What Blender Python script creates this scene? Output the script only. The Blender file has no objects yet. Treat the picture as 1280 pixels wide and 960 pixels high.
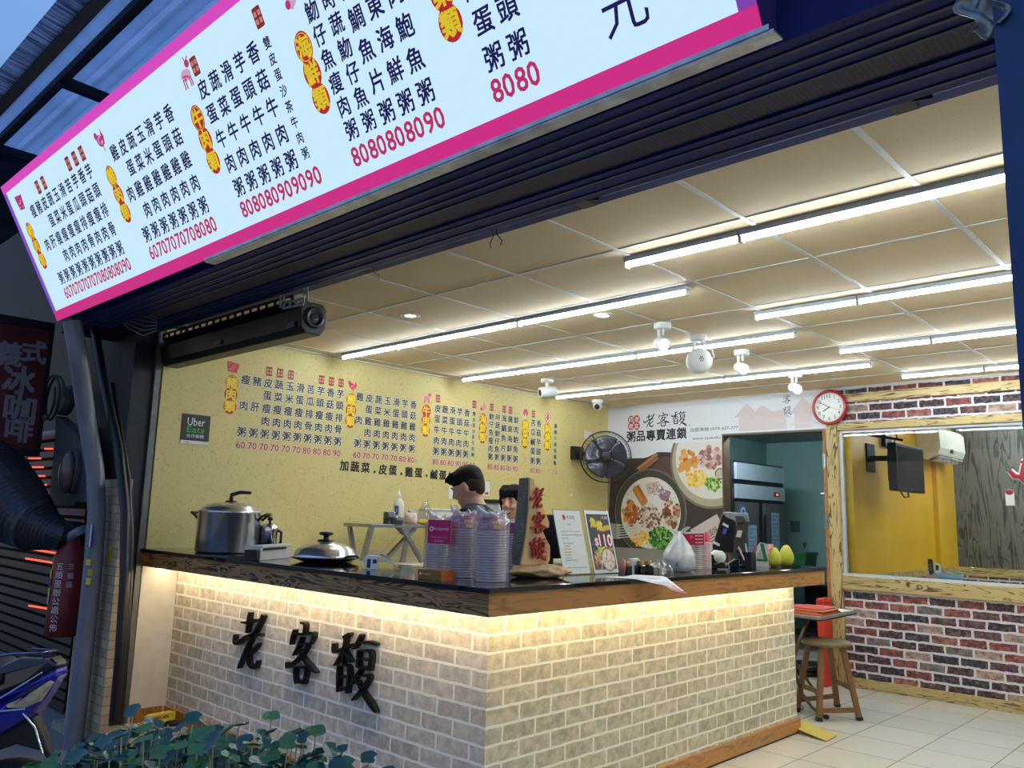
import bpy, math, random
from mathutils import Vector as V, Matrix
random.seed(11)
sc = bpy.context.scene
col = sc.collection
rad, sin, cos, pi = math.radians, math.sin, math.cos, math.pi

# ------------------------------------------------------------------ camera
F, H = 1019.26, 1.42
_y, _p, _r = rad(-43.709), rad(9.146), rad(1.592)
fwd = V((sin(_y)*cos(_p), cos(_y)*cos(_p), sin(_p)))
_rt = V((cos(_y), -sin(_y), 0)); _up = _rt.cross(fwd)
cr = cos(_r)*_rt + sin(_r)*_up
cu = -sin(_r)*_rt + cos(_r)*_up
EYE = V((0, 0, H))
cam = bpy.data.cameras.new('camera'); cam_o = bpy.data.objects.new('camera', cam); col.objects.link(cam_o)
cam.sensor_fit = 'HORIZONTAL'; cam.sensor_width = 36; cam.lens = 36*F/1280; cam.clip_start = .05
mm = Matrix((cr, cu, -fwd)).transposed().to_4x4(); mm.translation = EYE
cam_o.matrix_world = mm
sc.camera = cam_o
sc.view_settings.view_transform = 'Standard'; sc.view_settings.look = 'None'
sc.view_settings.gamma = 1; sc.view_settings.use_curve_mapping = False
sc.view_settings.exposure = 0.0
sc.cycles.use_denoising = True
sc.cycles.max_bounces = 8; sc.cycles.diffuse_bounces = 4; sc.cycles.transparent_max_bounces = 16
sc.cycles.sample_clamp_indirect = 6

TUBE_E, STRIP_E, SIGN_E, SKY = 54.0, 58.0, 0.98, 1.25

# ------------------------------------------------------------------ sky at dusk
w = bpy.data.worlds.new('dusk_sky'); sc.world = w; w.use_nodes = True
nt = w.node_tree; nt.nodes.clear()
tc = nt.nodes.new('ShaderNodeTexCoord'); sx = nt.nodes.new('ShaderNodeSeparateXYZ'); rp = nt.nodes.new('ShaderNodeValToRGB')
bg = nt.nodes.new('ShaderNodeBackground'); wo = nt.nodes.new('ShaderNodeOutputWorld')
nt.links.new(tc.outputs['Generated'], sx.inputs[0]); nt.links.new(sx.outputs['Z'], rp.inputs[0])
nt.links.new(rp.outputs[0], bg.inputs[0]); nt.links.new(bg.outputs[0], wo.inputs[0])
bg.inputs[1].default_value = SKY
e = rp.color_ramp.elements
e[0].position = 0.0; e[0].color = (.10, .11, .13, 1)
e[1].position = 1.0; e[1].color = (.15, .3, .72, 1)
for pos, c in ((.03, (.52, .50, .48, 1)), (.16, (.40, .42, .46, 1)), (.3, (.15, .27, .52, 1)), (.58, (.17, .34, .72, 1)), (.75, (.2, .4, .85, 1))):  # low neutral band added to brighten the counter front, as from shops opposite
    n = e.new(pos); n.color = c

# ------------------------------------------------------------------ helpers
def lin(c):
    return tuple(((x/255)/12.92 if x/255 <= .04045 else ((x/255+.055)/1.055)**2.4) for x in c[:3])

def ray(px, py):
    return cr*((px-640)/F) - cu*((py-480)/F) + fwd

def at(px, py, x=None, y=None, z=None, d=None):
    r = ray(px, py)
    t = x/r.x if x is not None else y/r.y if y is not None else (z-H)/r.z if z is not None else d
    return EYE + r*t

def mpp(p):
    return (V(p)-EYE).dot(fwd)/F

def tag(o, label=None, cat=None, group=None, kind=None):
    if label: o['label'] = label
    if cat: o['category'] = cat
    if group: o['group'] = group
    if kind: o['kind'] = kind
    return o

def thing(name, label, cat, loc, group=None, kind=None):
    o = bpy.data.objects.new(name, None); col.objects.link(o)
    o.location = loc; o.empty_display_size = .05
    return tag(o, label, cat, group, kind)

def wloc(o):
    p = V((0, 0, 0))
    while o is not None:
        p += o.location; o = o.parent
    return p

def dup(root, loc, label=None, group=None):
    r = root.copy(); col.objects.link(r); r.location = loc
    if label: r['label'] = label
    if group: r['group'] = group
    for ch in list(root.children):
        c = ch.copy(); col.objects.link(c); c.parent = r
        for g in ch.children:
            d = g.copy(); col.objects.link(d); d.parent = c
    return r

def basis(w):
    w = V(w).normalized()
    a = V((0, 0, 1)) if abs(w.z) < .9 else V((1, 0, 0))
    u = a.cross(w).normalized()
    return u, w.cross(u), w

class MB:
    """collects shapes, then links them as one mesh object; T maps local shapes into the world"""
    def __init__(s, T=None):
        s.v, s.f, s.mi, s.sm = [], [], [], []
        s.m = 0; s.T = T
    def add(s, vs, fs, smooth=False):
        b = len(s.v)
        s.v += [(s.T @ V(q) if s.T else V(q)) for q in vs]
        for q in fs:
            s.f.append([i+b for i in q]); s.mi.append(s.m); s.sm.append(smooth)
        return s
    def box(s, a, b):
        x0, y0, z0 = a; x1, y1, z1 = b
        vs = [(x, y, z) for x in (x0, x1) for y in (y0, y1) for z in (z0, z1)]
        if (x1-x0)*(y1-y0)*(z1-z0) < 0: vs = vs[4:]+vs[:4]
        return s.add(vs, [(0, 1, 3, 2), (4, 6, 7, 5), (0, 4, 5, 1), (2, 3, 7, 6), (0, 2, 6, 4), (1, 5, 7, 3)])
    def bar(s, p0, p1, w, h, up=(0, 0, 1)):
        p0, p1 = V(p0), V(p1); d = (p1-p0).normalized()
        a = V(up)
        if abs(a.dot(d)) > .98: a = V((1, 0, 0))
        u = d.cross(a).normalized()*(w/2); q = u.cross(d).normalized()*(h/2)
        vs = [p+i*u+j*q for p in (p0, p1) for i, j in ((-1, -1), (1, -1), (1, 1), (-1, 1))]
        return s.add(vs, [(3, 2, 1, 0), (4, 5, 6, 7), (0, 1, 5, 4), (1, 2, 6, 5), (2, 3, 7, 6), (3, 0, 4, 7)])
    def cyl(s, p0, p1, r0, r1=None, n=16, smooth=True):
        return s.tube([p0, p1], [r0, r0 if r1 is None else r1], n, smooth=smooth)
    def tube(s, pts, r, n=8, closed=False, smooth=True, caps=True):
        pts = [V(p) for p in pts]; k = len(pts)
        rs = r if isinstance(r, (list, tuple)) else [r]*k
        vs = []; u = None
        for i, p in enumerate(pts):
            a = pts[(i-1) % k] if (closed or i > 0) else p
            b = pts[(i+1) % k] if (closed or i < k-1) else p
            t = (b-a)
            if t.length < 1e-9: t = V((0, 0, 1))
            t.normalize()
            if u is None: u = basis(t)[0]
            u = (u - t*u.dot(t))
            if u.length < 1e-6: u = basis(t)[0]
            u.normalize(); q = t.cross(u)
            vs += [p + (u*cos(2*pi*j/n)+q*sin(2*pi*j/n))*rs[i] for j in range(n)]
        fs = []
        for i in range(k if closed else k-1):
            a, b = i*n, ((i+1) % k)*n
            fs += [(a+j, a+(j+1) % n, b+(j+1) % n, b+j) for j in range(n)]
        s.add(vs, fs, smooth)
        if caps and not closed:
            s.add(vs[:n], [tuple(reversed(range(n)))]); s.add(vs[-n:], [tuple(range(n))])
        return s
    def lathe(s, prof, c, axis=(0, 0, 1), n=28, smooth=True, sxy=(1, 1), caps=True):
        u, q, w_ = basis(axis); c = V(c)
        if axis == (0, 0, 1): u, q, w_ = V((1, 0, 0)), V((0, 1, 0)), V((0, 0, 1))
        vs = []
        for r, z in prof:
            vs += [c + u*(r*sxy[0]*cos(2*pi*j/n)) + q*(r*sxy[1]*sin(2*pi*j/n)) + w_*z for j in range(n)]
        fs = []
        for i in range(len(prof)-1):
            a, b = i*n, (i+1)*n
            fs += [(a+j, a+(j+1) % n, b+(j+1) % n, b+j) for j in range(n)]
        s.add(vs, fs, smooth)
        if not caps or prof[0] == prof[-1]: return s
        if prof[0][0] > 1e-4: s.add(vs[:n], [tuple(reversed(range(n)))])
        if prof[-1][0] > 1e-4: s.add(vs[-n:], [tuple(range(n))])
        return s
    def prism(s, poly, o, u, v, t):
        """polygon in the plane (o,u,v) extruded by vector t"""
        o, u, v, t = V(o), V(u), V(v), V(t)
        a = [o+u*p[0]+v*p[1] for p in poly]; n = len(a)
        if u.cross(v).dot(t) < 0: a.reverse()
        vs = a+[p+t for p in a]
        fs = [tuple(reversed(range(n))), tuple(range(n, 2*n))]
        fs += [(i, (i+1) % n, n+(i+1) % n, n+i) for i in range(n)]
        return s.add(vs, fs)
    def ell(s, c, r, n=16, m=10, R=None):
        if not isinstance(r, (tuple, list)): r = (r, r, r)
        vs = []; c = V(c)
        for i in range(m+1):
            th = pi*i/m
            for j in range(n):
                q = V((r[0]*sin(th)*cos(2*pi*j/n), r[1]*sin(th)*sin(2*pi*j/n), -r[2]*cos(th)))
                vs.append(c+(R @ q if R else q))
        fs = [(i*n+j, i*n+(j+1) % n, (i+1)*n+(j+1) % n, (i+1)*n+j) for i in range(m) for j in range(n)]
        return s.add(vs, fs, True)
    def grid(s, fn, nu, nv, smooth=True):
        vs = [fn(i/nu, j/nv) for i in range(nu+1) for j in range(nv+1)]
        k = nv+1
        return s.add(vs, [(i*k+j, (i+1)*k+j, (i+1)*k+j+1, i*k+j+1) for i in range(nu) for j in range(nv)], smooth)
    def build(s, name, mats, parent=None, loc=None, bevel=0, solid=0, sub=0, remesh=0, smooth=0):
        off = wloc(parent) if parent is not None else V((0, 0, 0))
        if loc is not None: off = off + V(loc) if parent is not None else V(loc)
        me = bpy.data.meshes.new(name)
        me.from_pydata([tuple(q-off) for q in s.v], [], s.f)
        if not isinstance(mats, (list, tuple)): mats = [mats]
        for m_ in mats: me.materials.append(m_)
        me.polygons.foreach_set('material_index', s.mi)
        me.polygons.foreach_set('use_smooth', s.sm)
        me.update()
        o = bpy.data.objects.new(name, me); col.objects.link(o)
        if parent is not None: o.parent = parent
        if loc is not None: o.location = loc
        if solid:
            m_ = o.modifiers.new('thick', 'SOLIDIFY'); m_.thickness = solid; m_.offset = 0
        if remesh:
            m_ = o.modifiers.new('skin', 'REMESH'); m_.mode = 'VOXEL'; m_.voxel_size = remesh; m_.use_smooth_shade = True
        if smooth:
            m_ = o.modifiers.new('soft', 'SMOOTH'); m_.factor = .5; m_.iterations = smooth
        if bevel:
            m_ = o.modifiers.new('edge', 'BEVEL'); m_.width = bevel; m_.segments = 2; m_.limit_method = 'ANGLE'; m_.angle_limit = rad(40)
        if sub:
            m_ = o.modifiers.new('round', 'SUBSURF'); m_.levels = sub; m_.render_levels = sub
        return o

# ------------------------------------------------------------------ lettering
GL = {}
def glyph(s, off=0.0):
    k = (s, off)
    if k in GL: return GL[k]
    c = bpy.data.curves.new('glyph', 'FONT'); c.body = s; c.resolution_u = 2; c.offset = off
    o = bpy.data.objects.new('glyph', c); col.objects.link(o)
    dg = bpy.context.evaluated_depsgraph_get()
    me = bpy.data.meshes.new_from_object(o.evaluated_get(dg))
    vs = [(q.co.x, q.co.y) for q in me.vertices]; fs = [tuple(p.vertices) for p in me.polygons]
    bpy.data.objects.remove(o); bpy.data.curves.remove(c); bpy.data.meshes.remove(me)
    xs = [q[0] for q in vs] or [0]; ys = [q[1] for q in vs] or [0]
    cx, cy = (min(xs)+max(xs))/2, (min(ys)+max(ys))/2
    if off:
        g0 = GL[(s, 0.0)] if (s, 0.0) in GL else glyph(s)
        cx, cy = g0[2]
    GL[k] = ([(x-cx, y-cy) for x, y in vs], fs, (cx, cy), max(xs)-min(xs), max(ys)-min(ys))
    return GL[k]

for ch in '瘦豬皮蔬玉滑苦芋香蛋菜米瓜頭菇肉肝排骨粥雞牛雙沙茶魩仔魚時海鯛片廣東鮮鮑鹹類麵元加品專賣連鎖盟線濃汁':
    glyph(ch)

CAL = {
'老': [[(.42,1.0,.05),(.40,.85,.07),(.38,.64,.05)], [(.2,.80,.03),(.40,.82,.06),(.62,.90,.03)],
      [(.02,.56,.04),(.02,.44,.08),(.12,.42,.07),(.35,.56,.06),(.62,.64,.07),(.8,.66,.03)],
      [(.82,1.0,.07),(.72,.82,.07),(.5,.52,.065),(.32,.22,.06),(.2,.0,.02)],
      [(.74,.50,.05),(.60,.36,.05),(.5,.30,.05)], [(.50,.40,.04),(.48,.2,.07),(.55,.10,.07),(.70,.10,.06),(.76,.22,.03)]],
'客': [[(.40,1.0,.04),(.54,.98,.06),(.52,.82,.03)], [(.2,.86,.05),(.14,.72,.06),(.10,.60,.02)],
      [(.20,.79,.03),(.5,.82,.06),(.84,.86,.06),(.74,.68,.02)], [(.46,.76,.04),(.36,.60,.06),(.22,.44,.02)],
      [(.42,.64,.03),(.66,.67,.06),(.5,.48,.06),(.28,.34,.06),(.04,.22,.05),(.0,.30,.02)],
      [(.40,.56,.03),(.58,.42,.06),(.8,.32,.10),(1.0,.26,.02)],
      [(.3,.26,.05),(.32,.1,.06),(.38,.0,.05)], [(.32,.26,.03),(.66,.28,.06),(.62,.04,.06)], [(.38,.04,.05),(.64,.05,.06)]],
'馥': [[(.36,.98,.05),(.22,.90,.06)], [(.0,.78,.04),(.02,.66,.07),(.2,.72,.05),(.46,.84,.03)],
      [(.27,.93,.04),(.25,.72,.06),(.24,.50,.04)], [(.24,.72,.04),(.14,.56,.05),(.04,.44,.02)], [(.27,.7,.03),(.42,.56,.06)],
      [(.14,.46,.04),(.15,.28,.06),(.16,.06,.04)], [(.15,.45,.03),(.38,.47,.05),(.37,.08,.06)], [(.17,.3,.04),(.36,.32,.04)], [(.17,.12,.05),(.37,.14,.05)],
      [(.62,1.0,.05),(.54,.86,.06),(.46,.76,.02)], [(.56,.87,.04),(.8,.91,.06),(.95,.90,.04)],
      [(.58,.76,.05),(.58,.5,.06)], [(.58,.75,.03),(.84,.77,.05),(.83,.5,.06)], [(.6,.64,.035),(.82,.65,.035)], [(.6,.51,.05),(.83,.52,.05)],
      [(.64,.48,.04),(.54,.34,.06),(.44,.22,.02)], [(.6,.38,.03),(.84,.41,.06),(.7,.2,.06),(.5,.0,.03)], [(.58,.30,.03),(.74,.14,.07),(.9,.02,.10),(1.02,-.08,.02)]],
}
def ribbon(st):
    """brush stroke [(x,y,width)] -> outline polygon, smoothed"""
    pts = []
    for i in range(len(st)-1):
        a, b = st[i], st[i+1]
        p0 = st[i-1] if i > 0 else a; p3 = st[i+2] if i+2 < len(st) else b
        for k in range(4):
            t = k/4
            q = [.5*((2*a[j])+(b[j]-p0[j])*t+(2*p0[j]-5*a[j]+4*b[j]-p3[j])*t*t+(3*a[j]-p0[j]-3*b[j]+p3[j])*t**3) for j in range(3)]
            pts.append(q)
    pts.append(list(st[-1]))
    L, R_ = [], []
    for i, p in enumerate(pts):
        a = pts[max(0, i-1)]; b = pts[min(len(pts)-1, i+1)]
        dx, dy = b[0]-a[0], b[1]-a[1]; l = math.hypot(dx, dy) or 1
        nx, ny = -dy/l, dx/l; h = max(p[2], .012)*.62
        L.append((p[0]+nx*h, p[1]+ny*h)); R_.append((p[0]-nx*h, p[1]-ny*h))
    return L, R_

class Flat:
    """printed picture: coloured polygons in thin layers over a surface map fr(u,v,d)"""
    def __init__(s, fr, step=.0005):
        if isinstance(fr, tuple):
            o, u, v = (V(q) for q in fr); n = u.cross(v).normalized()
            fr = lambda a, b, d: o+u*a+v*b+n*d
        s.fr, s.step = fr, step
        s.v, s.f, s.c, s.k = [], [], [], 0
    def faces(s, pts, fs, c, d):
        b = len(s.v); s.k = (s.k+1) % 17; d = d+s.k*.05; s.v += [s.fr(x, y, d*s.step) for x, y in pts]
        c = lin(c)
        for q in fs: s.f.append([i+b for i in q]); s.c.append(c)
    def poly(s, pts, c, d=1): s.faces(pts, [tuple(range(len(pts)))], c, d)
    def rect(s, u0, v0, u1, v1, c, d=1): s.poly([(u0, v0), (u1, v0), (u1, v1), (u0, v1)], c, d)
    def disc(s, x, y, r, c, d=1, ry=None, n=20, a=0, j=0):
        ry = r if ry is None else ry
        P = []
        for i in range(n):
            t = 2*pi*i/n; k = 1+random.uniform(-j, j)
            X, Y = r*k*cos(t), ry*k*sin(t)
            P.append((x+X*cos(a)-Y*sin(a), y+X*sin(a)+Y*cos(a)))
        s.poly(P, c, d)
    def line(s, pts, wd, c, d=1):
        for (x0, y0), (x1, y1) in zip(pts, pts[1:]):
            l = math.hypot(x1-x0, y1-y0) or 1; nx, ny = -(y1-y0)/l*wd/2, (x1-x0)/l*wd/2
            s.poly([(x0-nx, y0-ny), (x1-nx, y1-ny), (x1+nx, y1+ny), (x0+nx, y0+ny)], c, d)
    def text(s, t, x, y, h, c, d=2, w=None, off=0.0, fix=True):
        """one centred word; h = glyph height for words, em height for single CJK signs; w squeezes to a width"""
        g = glyph(t)
        k = h/1.0 if (len(t) == 1 and ord(t) > 999) else h/max(g[4], .01)
        kx = k if w is None else w/max(g[3], .01)
        o = off*h/max(k, 1e-6) if len(t) > 1 else off
        for ox, oy in ([(0, 0)] if not off else [(-o, -o), (o, -o), (o, o), (-o, o)]+([(0, o*1.4), (0, -o*1.4), (o*1.4, 0), (-o*1.4, 0)] if off > .04 else [])):
            s.faces([(x+(a+ox)*kx, y+(b+oy)*k) for a, b in g[0]], g[1], c, d)
    def cal(s, ch, x, y, w_, h, c, d=2):
        for st in CAL[ch]:
            L, R_ = ribbon(st); n = len(L)
            pts = [(x+(a-.5)*w_, y+(b-.5)*h) for a, b in L+R_]
            s.faces(pts, [(i, i+1, n+i+1, n+i) for i in range(n-1)], c, d)
    def build(s, name, mat, parent=None, kind=None):
        off = wloc(parent) if parent is not None else V((0, 0, 0))
        me = bpy.data.meshes.new(name)
        me.from_pydata([tuple(q-off) for q in s.v], [], s.f)
        me.materials.append(mat)
        ca = me.color_attributes.new('Col', 'FLOAT_COLOR', 'CORNER')
        buf = []
        for p, c in zip(s.f, s.c): buf += [c[0], c[1], c[2], 1.0]*len(p)
        ca.data.foreach_set('color', buf)
        me.update()
        o = bpy.data.objects.new(name, me); col.objects.link(o)
        if parent is not None: o.parent = parent
        return o

# ------------------------------------------------------------------ materials
MC = {}
def nodes(name):
    m = bpy.data.materials.new(name); m.use_nodes = True
    t = m.node_tree
    return m, t, t.nodes['Principled BSDF']

def N(t, kind, **kw):
    n = t.nodes.new('ShaderNode'+kind)
    for k, v in kw.items():
        if k in n.inputs: n.inputs[k].default_value = v
        else: setattr(n, k, v)
    return n

def M(name, c, rough=.5, metal=0, var=.1, scale=12, bump=0, coat=0, c2=None, stretch=None, spec=.5, trans=0):
    """plain surface with a slight procedural variation; c in 0-255 sRGB"""
    if name in MC: return MC[name]
    m, t, b = nodes(name)
    a = lin(c)
    d = lin(c2) if c2 else tuple(min(1, x*(1-var)) for x in a)
    tc = N(t, 'TexCoord'); ns = N(t, 'TexNoise', Scale=scale, Detail=4.0)
    src = tc.outputs['Object']
    if stretch:
        mp = N(t, 'Mapping'); mp.inputs['Scale'].default_value = stretch
        t.links.new(src, mp.inputs[0]); src = mp.outputs[0]
    t.links.new(src, ns.inputs['Vector'])
    r = N(t, 'ValToRGB'); r.color_ramp.elements[0].color = (*d, 1); r.color_ramp.elements[1].color = (*a, 1)
    r.color_ramp.elements[0].position = .35; r.color_ramp.elements[1].position = .65
    t.links.new(ns.outputs['Fac'], r.inputs[0]); t.links.new(r.outputs[0], b.inputs['Base Color'])
    b.inputs['Roughness'].default_value = rough; b.inputs['Metallic'].default_value = metal
    b.inputs['Coat Weight'].default_value = coat; b.inputs['Specular IOR Level'].default_value = spec
    if bump:
        bp = N(t, 'Bump', Strength=bump, Distance=.01)
        t.links.new(ns.outputs['Fac'], bp.inputs['Height']); t.links.new(bp.outputs[0], b.inputs['Normal'])
    if trans:
        tl_ = N(t, 'BsdfTranslucent'); mxs = N(t, 'MixShader'); mxs.inputs[0].default_value = trans
        t.links.new(r.outputs[0], tl_.inputs[0]); t.links.new(b.outputs[0], mxs.inputs[1]); t.links.new(tl_.outputs[0], mxs.inputs[2])
        t.links.new(mxs.outputs[0], t.nodes['Material Output'].inputs[0])
    MC[name] = m
    return m

def glow(name, c, s):
    """something that gives off light itself"""
    if name in MC: return MC[name]
    m = bpy.data.materials.new(name); m.use_nodes = True; t = m.node_tree; t.nodes.clear()
    em = N(t, 'Emission'); em.inputs[0].default_value = (*c, 1); em.inputs[1].default_value = s
    t.links.new(em.outputs[0], N(t, 'OutputMaterial').inputs[0])
    MC[name] = m
    return m

def ink(name, glowing=0, rough=.55):
    m, t, b = nodes(name)
    at_ = N(t, 'Attribute', attribute_name='Col'); tc = N(t, 'TexCoord'); ns = N(t, 'TexNoise', Scale=40.0)
    mx = N(t, 'MixRGB', blend_type='MULTIPLY'); mx.inputs[0].default_value = .12
    t.links.new(tc.outputs['Object'], ns.inputs['Vector'])
    t.links.new(at_.outputs['Color'], mx.inputs[1]); t.links.new(ns.outputs['Fac'], mx.inputs[2])
    t.links.new(mx.outputs[0], b.inputs['Base Color']); b.inputs['Roughness'].default_value = rough
    if glowing:
        t.links.new(mx.outputs[0], b.inputs['Emission Color']); b.inputs['Emission Strength'].default_value = glowing
    return m

def pos_uv(t, ua, va, du=0, dv=0):
    g = N(t, 'NewGeometry'); s = N(t, 'SeparateXYZ'); c = N(t, 'CombineXYZ')
    t.links.new(g.outputs['Position'], s.inputs[0])
    t.links.new(s.outputs[ua], c.inputs[0]); t.links.new(s.outputs[va], c.inputs[1])
    mp = N(t, 'Mapping'); mp.inputs['Location'].default_value = (du, dv, 0)
    t.links.new(c.outputs[0], mp.inputs[0])
    return mp.outputs[0]

def bricks(name, ua, va, bw, rh, mortar_c, ramp, mortar=.006, du=0, dv=0, grain=.35, bump=.6, rough=.75, squash=.5, wob=.004, pale=None, char=0, wsc=20.0):
    m, t, b = nodes(name)
    uv = pos_uv(t, ua, va, du, dv)
    nz = N(t, 'TexNoise', Scale=wsc, Detail=3.0); t.links.new(uv, nz.inputs['Vector'])
    ad = N(t, 'VectorMath', operation='MULTIPLY_ADD')
    ad.inputs[1].default_value = (wob, wob, 0); t.links.new(nz.outputs['Color'], ad.inputs[0]); t.links.new(uv, ad.inputs[2])
    bk = N(t, 'TexBrick', Scale=1.0); bk.offset = squash
    bk.inputs['Color1'].default_value = (0, 0, 0, 1); bk.inputs['Color2'].default_value = (1, 1, 1, 1)
    bk.inputs['Mortar'].default_value = (.5, .5, .5, 1)
    bk.inputs['Mortar Size'].default_value = mortar; bk.inputs['Mortar Smooth'].default_value = .15
    bk.inputs['Brick Width'].default_value = bw; bk.inputs['Row Height'].default_value = rh
    t.links.new(ad.outputs[0], bk.inputs['Vector'])
    r = N(t, 'ValToRGB'); r.color_ramp.interpolation = 'CONSTANT' if len(ramp) > 3 else 'LINEAR'
    el = r.color_ramp.elements
    el.remove(el[1]); el[0].position = 0; el[0].color = (*lin(ramp[0]), 1)
    for i, c in enumerate(ramp[1:], 1):
        k = el.new(i/len(ramp) if len(ramp) > 3 else i/(len(ramp)-1)); k.color = (*lin(c), 1)
    t.links.new(bk.outputs['Color'], r.inputs[0])
    n2 = N(t, 'TexNoise', Scale=30.0, Detail=7.0, Roughness=.72); t.links.new(uv, n2.inputs['Vector'])
    r2 = N(t, 'ValToRGB'); r2.color_ramp.elements[0].position = .45; r2.color_ramp.elements[1].position = .72
    t.links.new(n2.outputs['Fac'], r2.inputs[0])
    mx = N(t, 'MixRGB'); t.links.new(r.outputs[0], mx.inputs[1]); mx.inputs[2].default_value = (*lin(pale or mortar_c), 1)
    ml = N(t, 'Math', operation='MULTIPLY'); ml.inputs[1].default_value = grain; t.links.new(r2.outputs[0], ml.inputs[0]); t.links.new(ml.outputs[0], mx.inputs[0])
    top = mx.outputs[0]
    if char:
        n4 = N(t, 'TexNoise', Scale=17.0, Detail=4.0, Roughness=.65); t.links.new(uv, n4.inputs['Vector'])
        r4 = N(t, 'ValToRGB'); r4.color_ramp.elements[0].position = .38; r4.color_ramp.elements[1].position = .6
        r4.color_ramp.elements[0].color = (1-char, 1-char, 1-char*.95, 1); r4.color_ramp.elements[1].color = (1.12, 1.1, 1.08, 1)
        t.links.new(n4.outputs['Fac'], r4.inputs[0])
        m4 = N(t, 'MixRGB', blend_type='MULTIPLY'); m4.inputs[0].default_value = 1
        t.links.new(top, m4.inputs[1]); t.links.new(r4.outputs[0], m4.inputs[2]); top = m4.outputs[0]
    m2 = N(t, 'MixRGB'); t.links.new(bk.outputs['Fac'], m2.inputs[0]); t.links.new(top, m2.inputs[1]); m2.inputs[2].default_value = (*lin(mortar_c), 1)
    t.links.new(m2.outputs[0], b.inputs['Base Color']); b.inputs['Roughness'].default_value = rough
    if bump:
        sm = N(t, 'Math', operation='MULTIPLY_ADD'); sm.inputs[1].default_value = .25
        t.links.new(n2.outputs['Fac'], sm.inputs[0]); t.links.new(bk.outputs['Fac'], sm.inputs[2])
        bp = N(t, 'Bump', Strength=bump, Distance=.004)
        t.links.new(sm.outputs[0], bp.inputs['Height']); t.links.new(bp.outputs[0], b.inputs['Normal'])
    return m

def wood(name, c, dark, axis, scale=1.0, rough=.45, amount=.5, coat=0, lo=.28, hi=.46):
    """grain running along an axis"""
    m, t, b = nodes(name)
    g = N(t, 'NewGeometry'); mp = N(t, 'Mapping')
    s = [14*scale]*3; s['xyz'.index(axis)] = 1.6*scale
    mp.inputs['Scale'].default_value = s
    t.links.new(g.outputs['Position'], mp.inputs[0])
    n1 = N(t, 'TexNoise', Scale=1.4, Detail=2.0, Distortion=.9); t.links.new(mp.outputs[0], n1.inputs['Vector'])
    sn = N(t, 'Math', operation='MULTIPLY'); sn.inputs[1].default_value = 9.0; t.links.new(n1.outputs['Fac'], sn.inputs[0])
    fr_ = N(t, 'Math', operation='PINGPONG'); fr_.inputs[1].default_value = .5; t.links.new(sn.outputs[0], fr_.inputs[0])
    n2 = N(t, 'TexNoise', Scale=3.0, Detail=5.0); t.links.new(mp.outputs[0], n2.inputs['Vector'])
    a = N(t, 'Math', operation='MULTIPLY'); t.links.new(fr_.outputs[0], a.inputs[0]); t.links.new(n2.outputs['Fac'], a.inputs[1])
    r = N(t, 'ValToRGB'); r.color_ramp.elements[0].position = lo*.5; r.color_ramp.elements[1].position = hi*.5
    r.color_ramp.elements[0].color = (*lin(c), 1)
    mixd = tuple(x*(1-amount)+y*amount for x, y in zip(lin(c), lin(dark)))
    r.color_ramp.elements[1].color = (*mixd, 1)
    t.links.new(a.outputs[0], r.inputs[0])
    n3 = N(t, 'TexNoise', Scale=.7, Detail=2.0); t.links.new(mp.outputs[0], n3.inputs['Vector'])
    mx = N(t, 'MixRGB', blend_type='MULTIPLY'); mx.inputs[0].default_value = .45
    t.links.new(r.outputs[0], mx.inputs[1]); t.links.new(n3.outputs['Fac'], mx.inputs[2])
    t.links.new(mx.outputs[0], b.inputs['Base Color']); b.inputs['Roughness'].default_value = rough
    b.inputs['Coat Weight'].default_value = coat
    return m

def clear(name, tint, op, rough=.05, gl=.12):
    """thin clear sheet: mostly see-through, a little of its own colour and a reflection"""
    if name in MC: return MC[name]
    m = bpy.data.materials.new(name); m.use_nodes = True; t = m.node_tree; t.nodes.clear()
    tr = N(t, 'BsdfTransparent'); df = N(t, 'BsdfDiffuse'); gs = N(t, 'BsdfGlossy', Roughness=rough)
    df.inputs[0].default_value = (*lin(tint), 1)
    a = N(t, 'MixShader'); c = N(t, 'MixShader'); lw = N(t, 'LayerWeight', Blend=.35); mu = N(t, 'Math', operation='MULTIPLY_ADD')
    ns = N(t, 'TexNoise', Scale=9.0, Detail=3.0); tc = N(t, 'TexCoord'); t.links.new(tc.outputs['Object'], ns.inputs['Vector'])
    om = N(t, 'Math', operation='MULTIPLY'); om.inputs[1].default_value = op*2; t.links.new(ns.outputs['Fac'], om.inputs[0])
    t.links.new(om.outputs[0], a.inputs[0])
    t.links.new(tr.outputs[0], a.inputs[1]); t.links.new(df.outputs[0], a.inputs[2])
    mu.inputs[1].default_value = .5; mu.inputs[2].default_value = gl*.3
    t.links.new(lw.outputs['Fresnel'], mu.inputs[0]); t.links.new(mu.outputs[0], c.inputs[0])
    t.links.new(a.outputs[0], c.inputs[1]); t.links.new(gs.outputs[0], c.inputs[2])
    t.links.new(c.outputs[0], N(t, 'OutputMaterial').inputs[0])
    MC[name] = m
    return m

INK = ink('printed_ink'); INKG = ink('backlit_ink', .55); INKB = ink('backlit_border', 1.0)
BLACK = M('black_plastic', (14, 14, 16), .4); STEEL = M('stainless_steel', (214, 216, 218), .24, .92, .03, 6)
STEELB = M('brushed_steel', (170, 172, 172), .32, 1, .15, 30); WHITE = M('white_plastic', (232, 232, 228), .4)
WHITEP = M('white_paint', (215, 212, 202), .6); NAVY = M('dark_painted_steel', (34, 42, 108), .55, 0, .3, 6, spec=.2)
CHROME = M('chrome', (220, 222, 225), .1, 1, .05)
# ================================================================== THE SETTING
XL, YB, ZC, ZT = -5.7, 7.6, 2.69, 1.13

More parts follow.
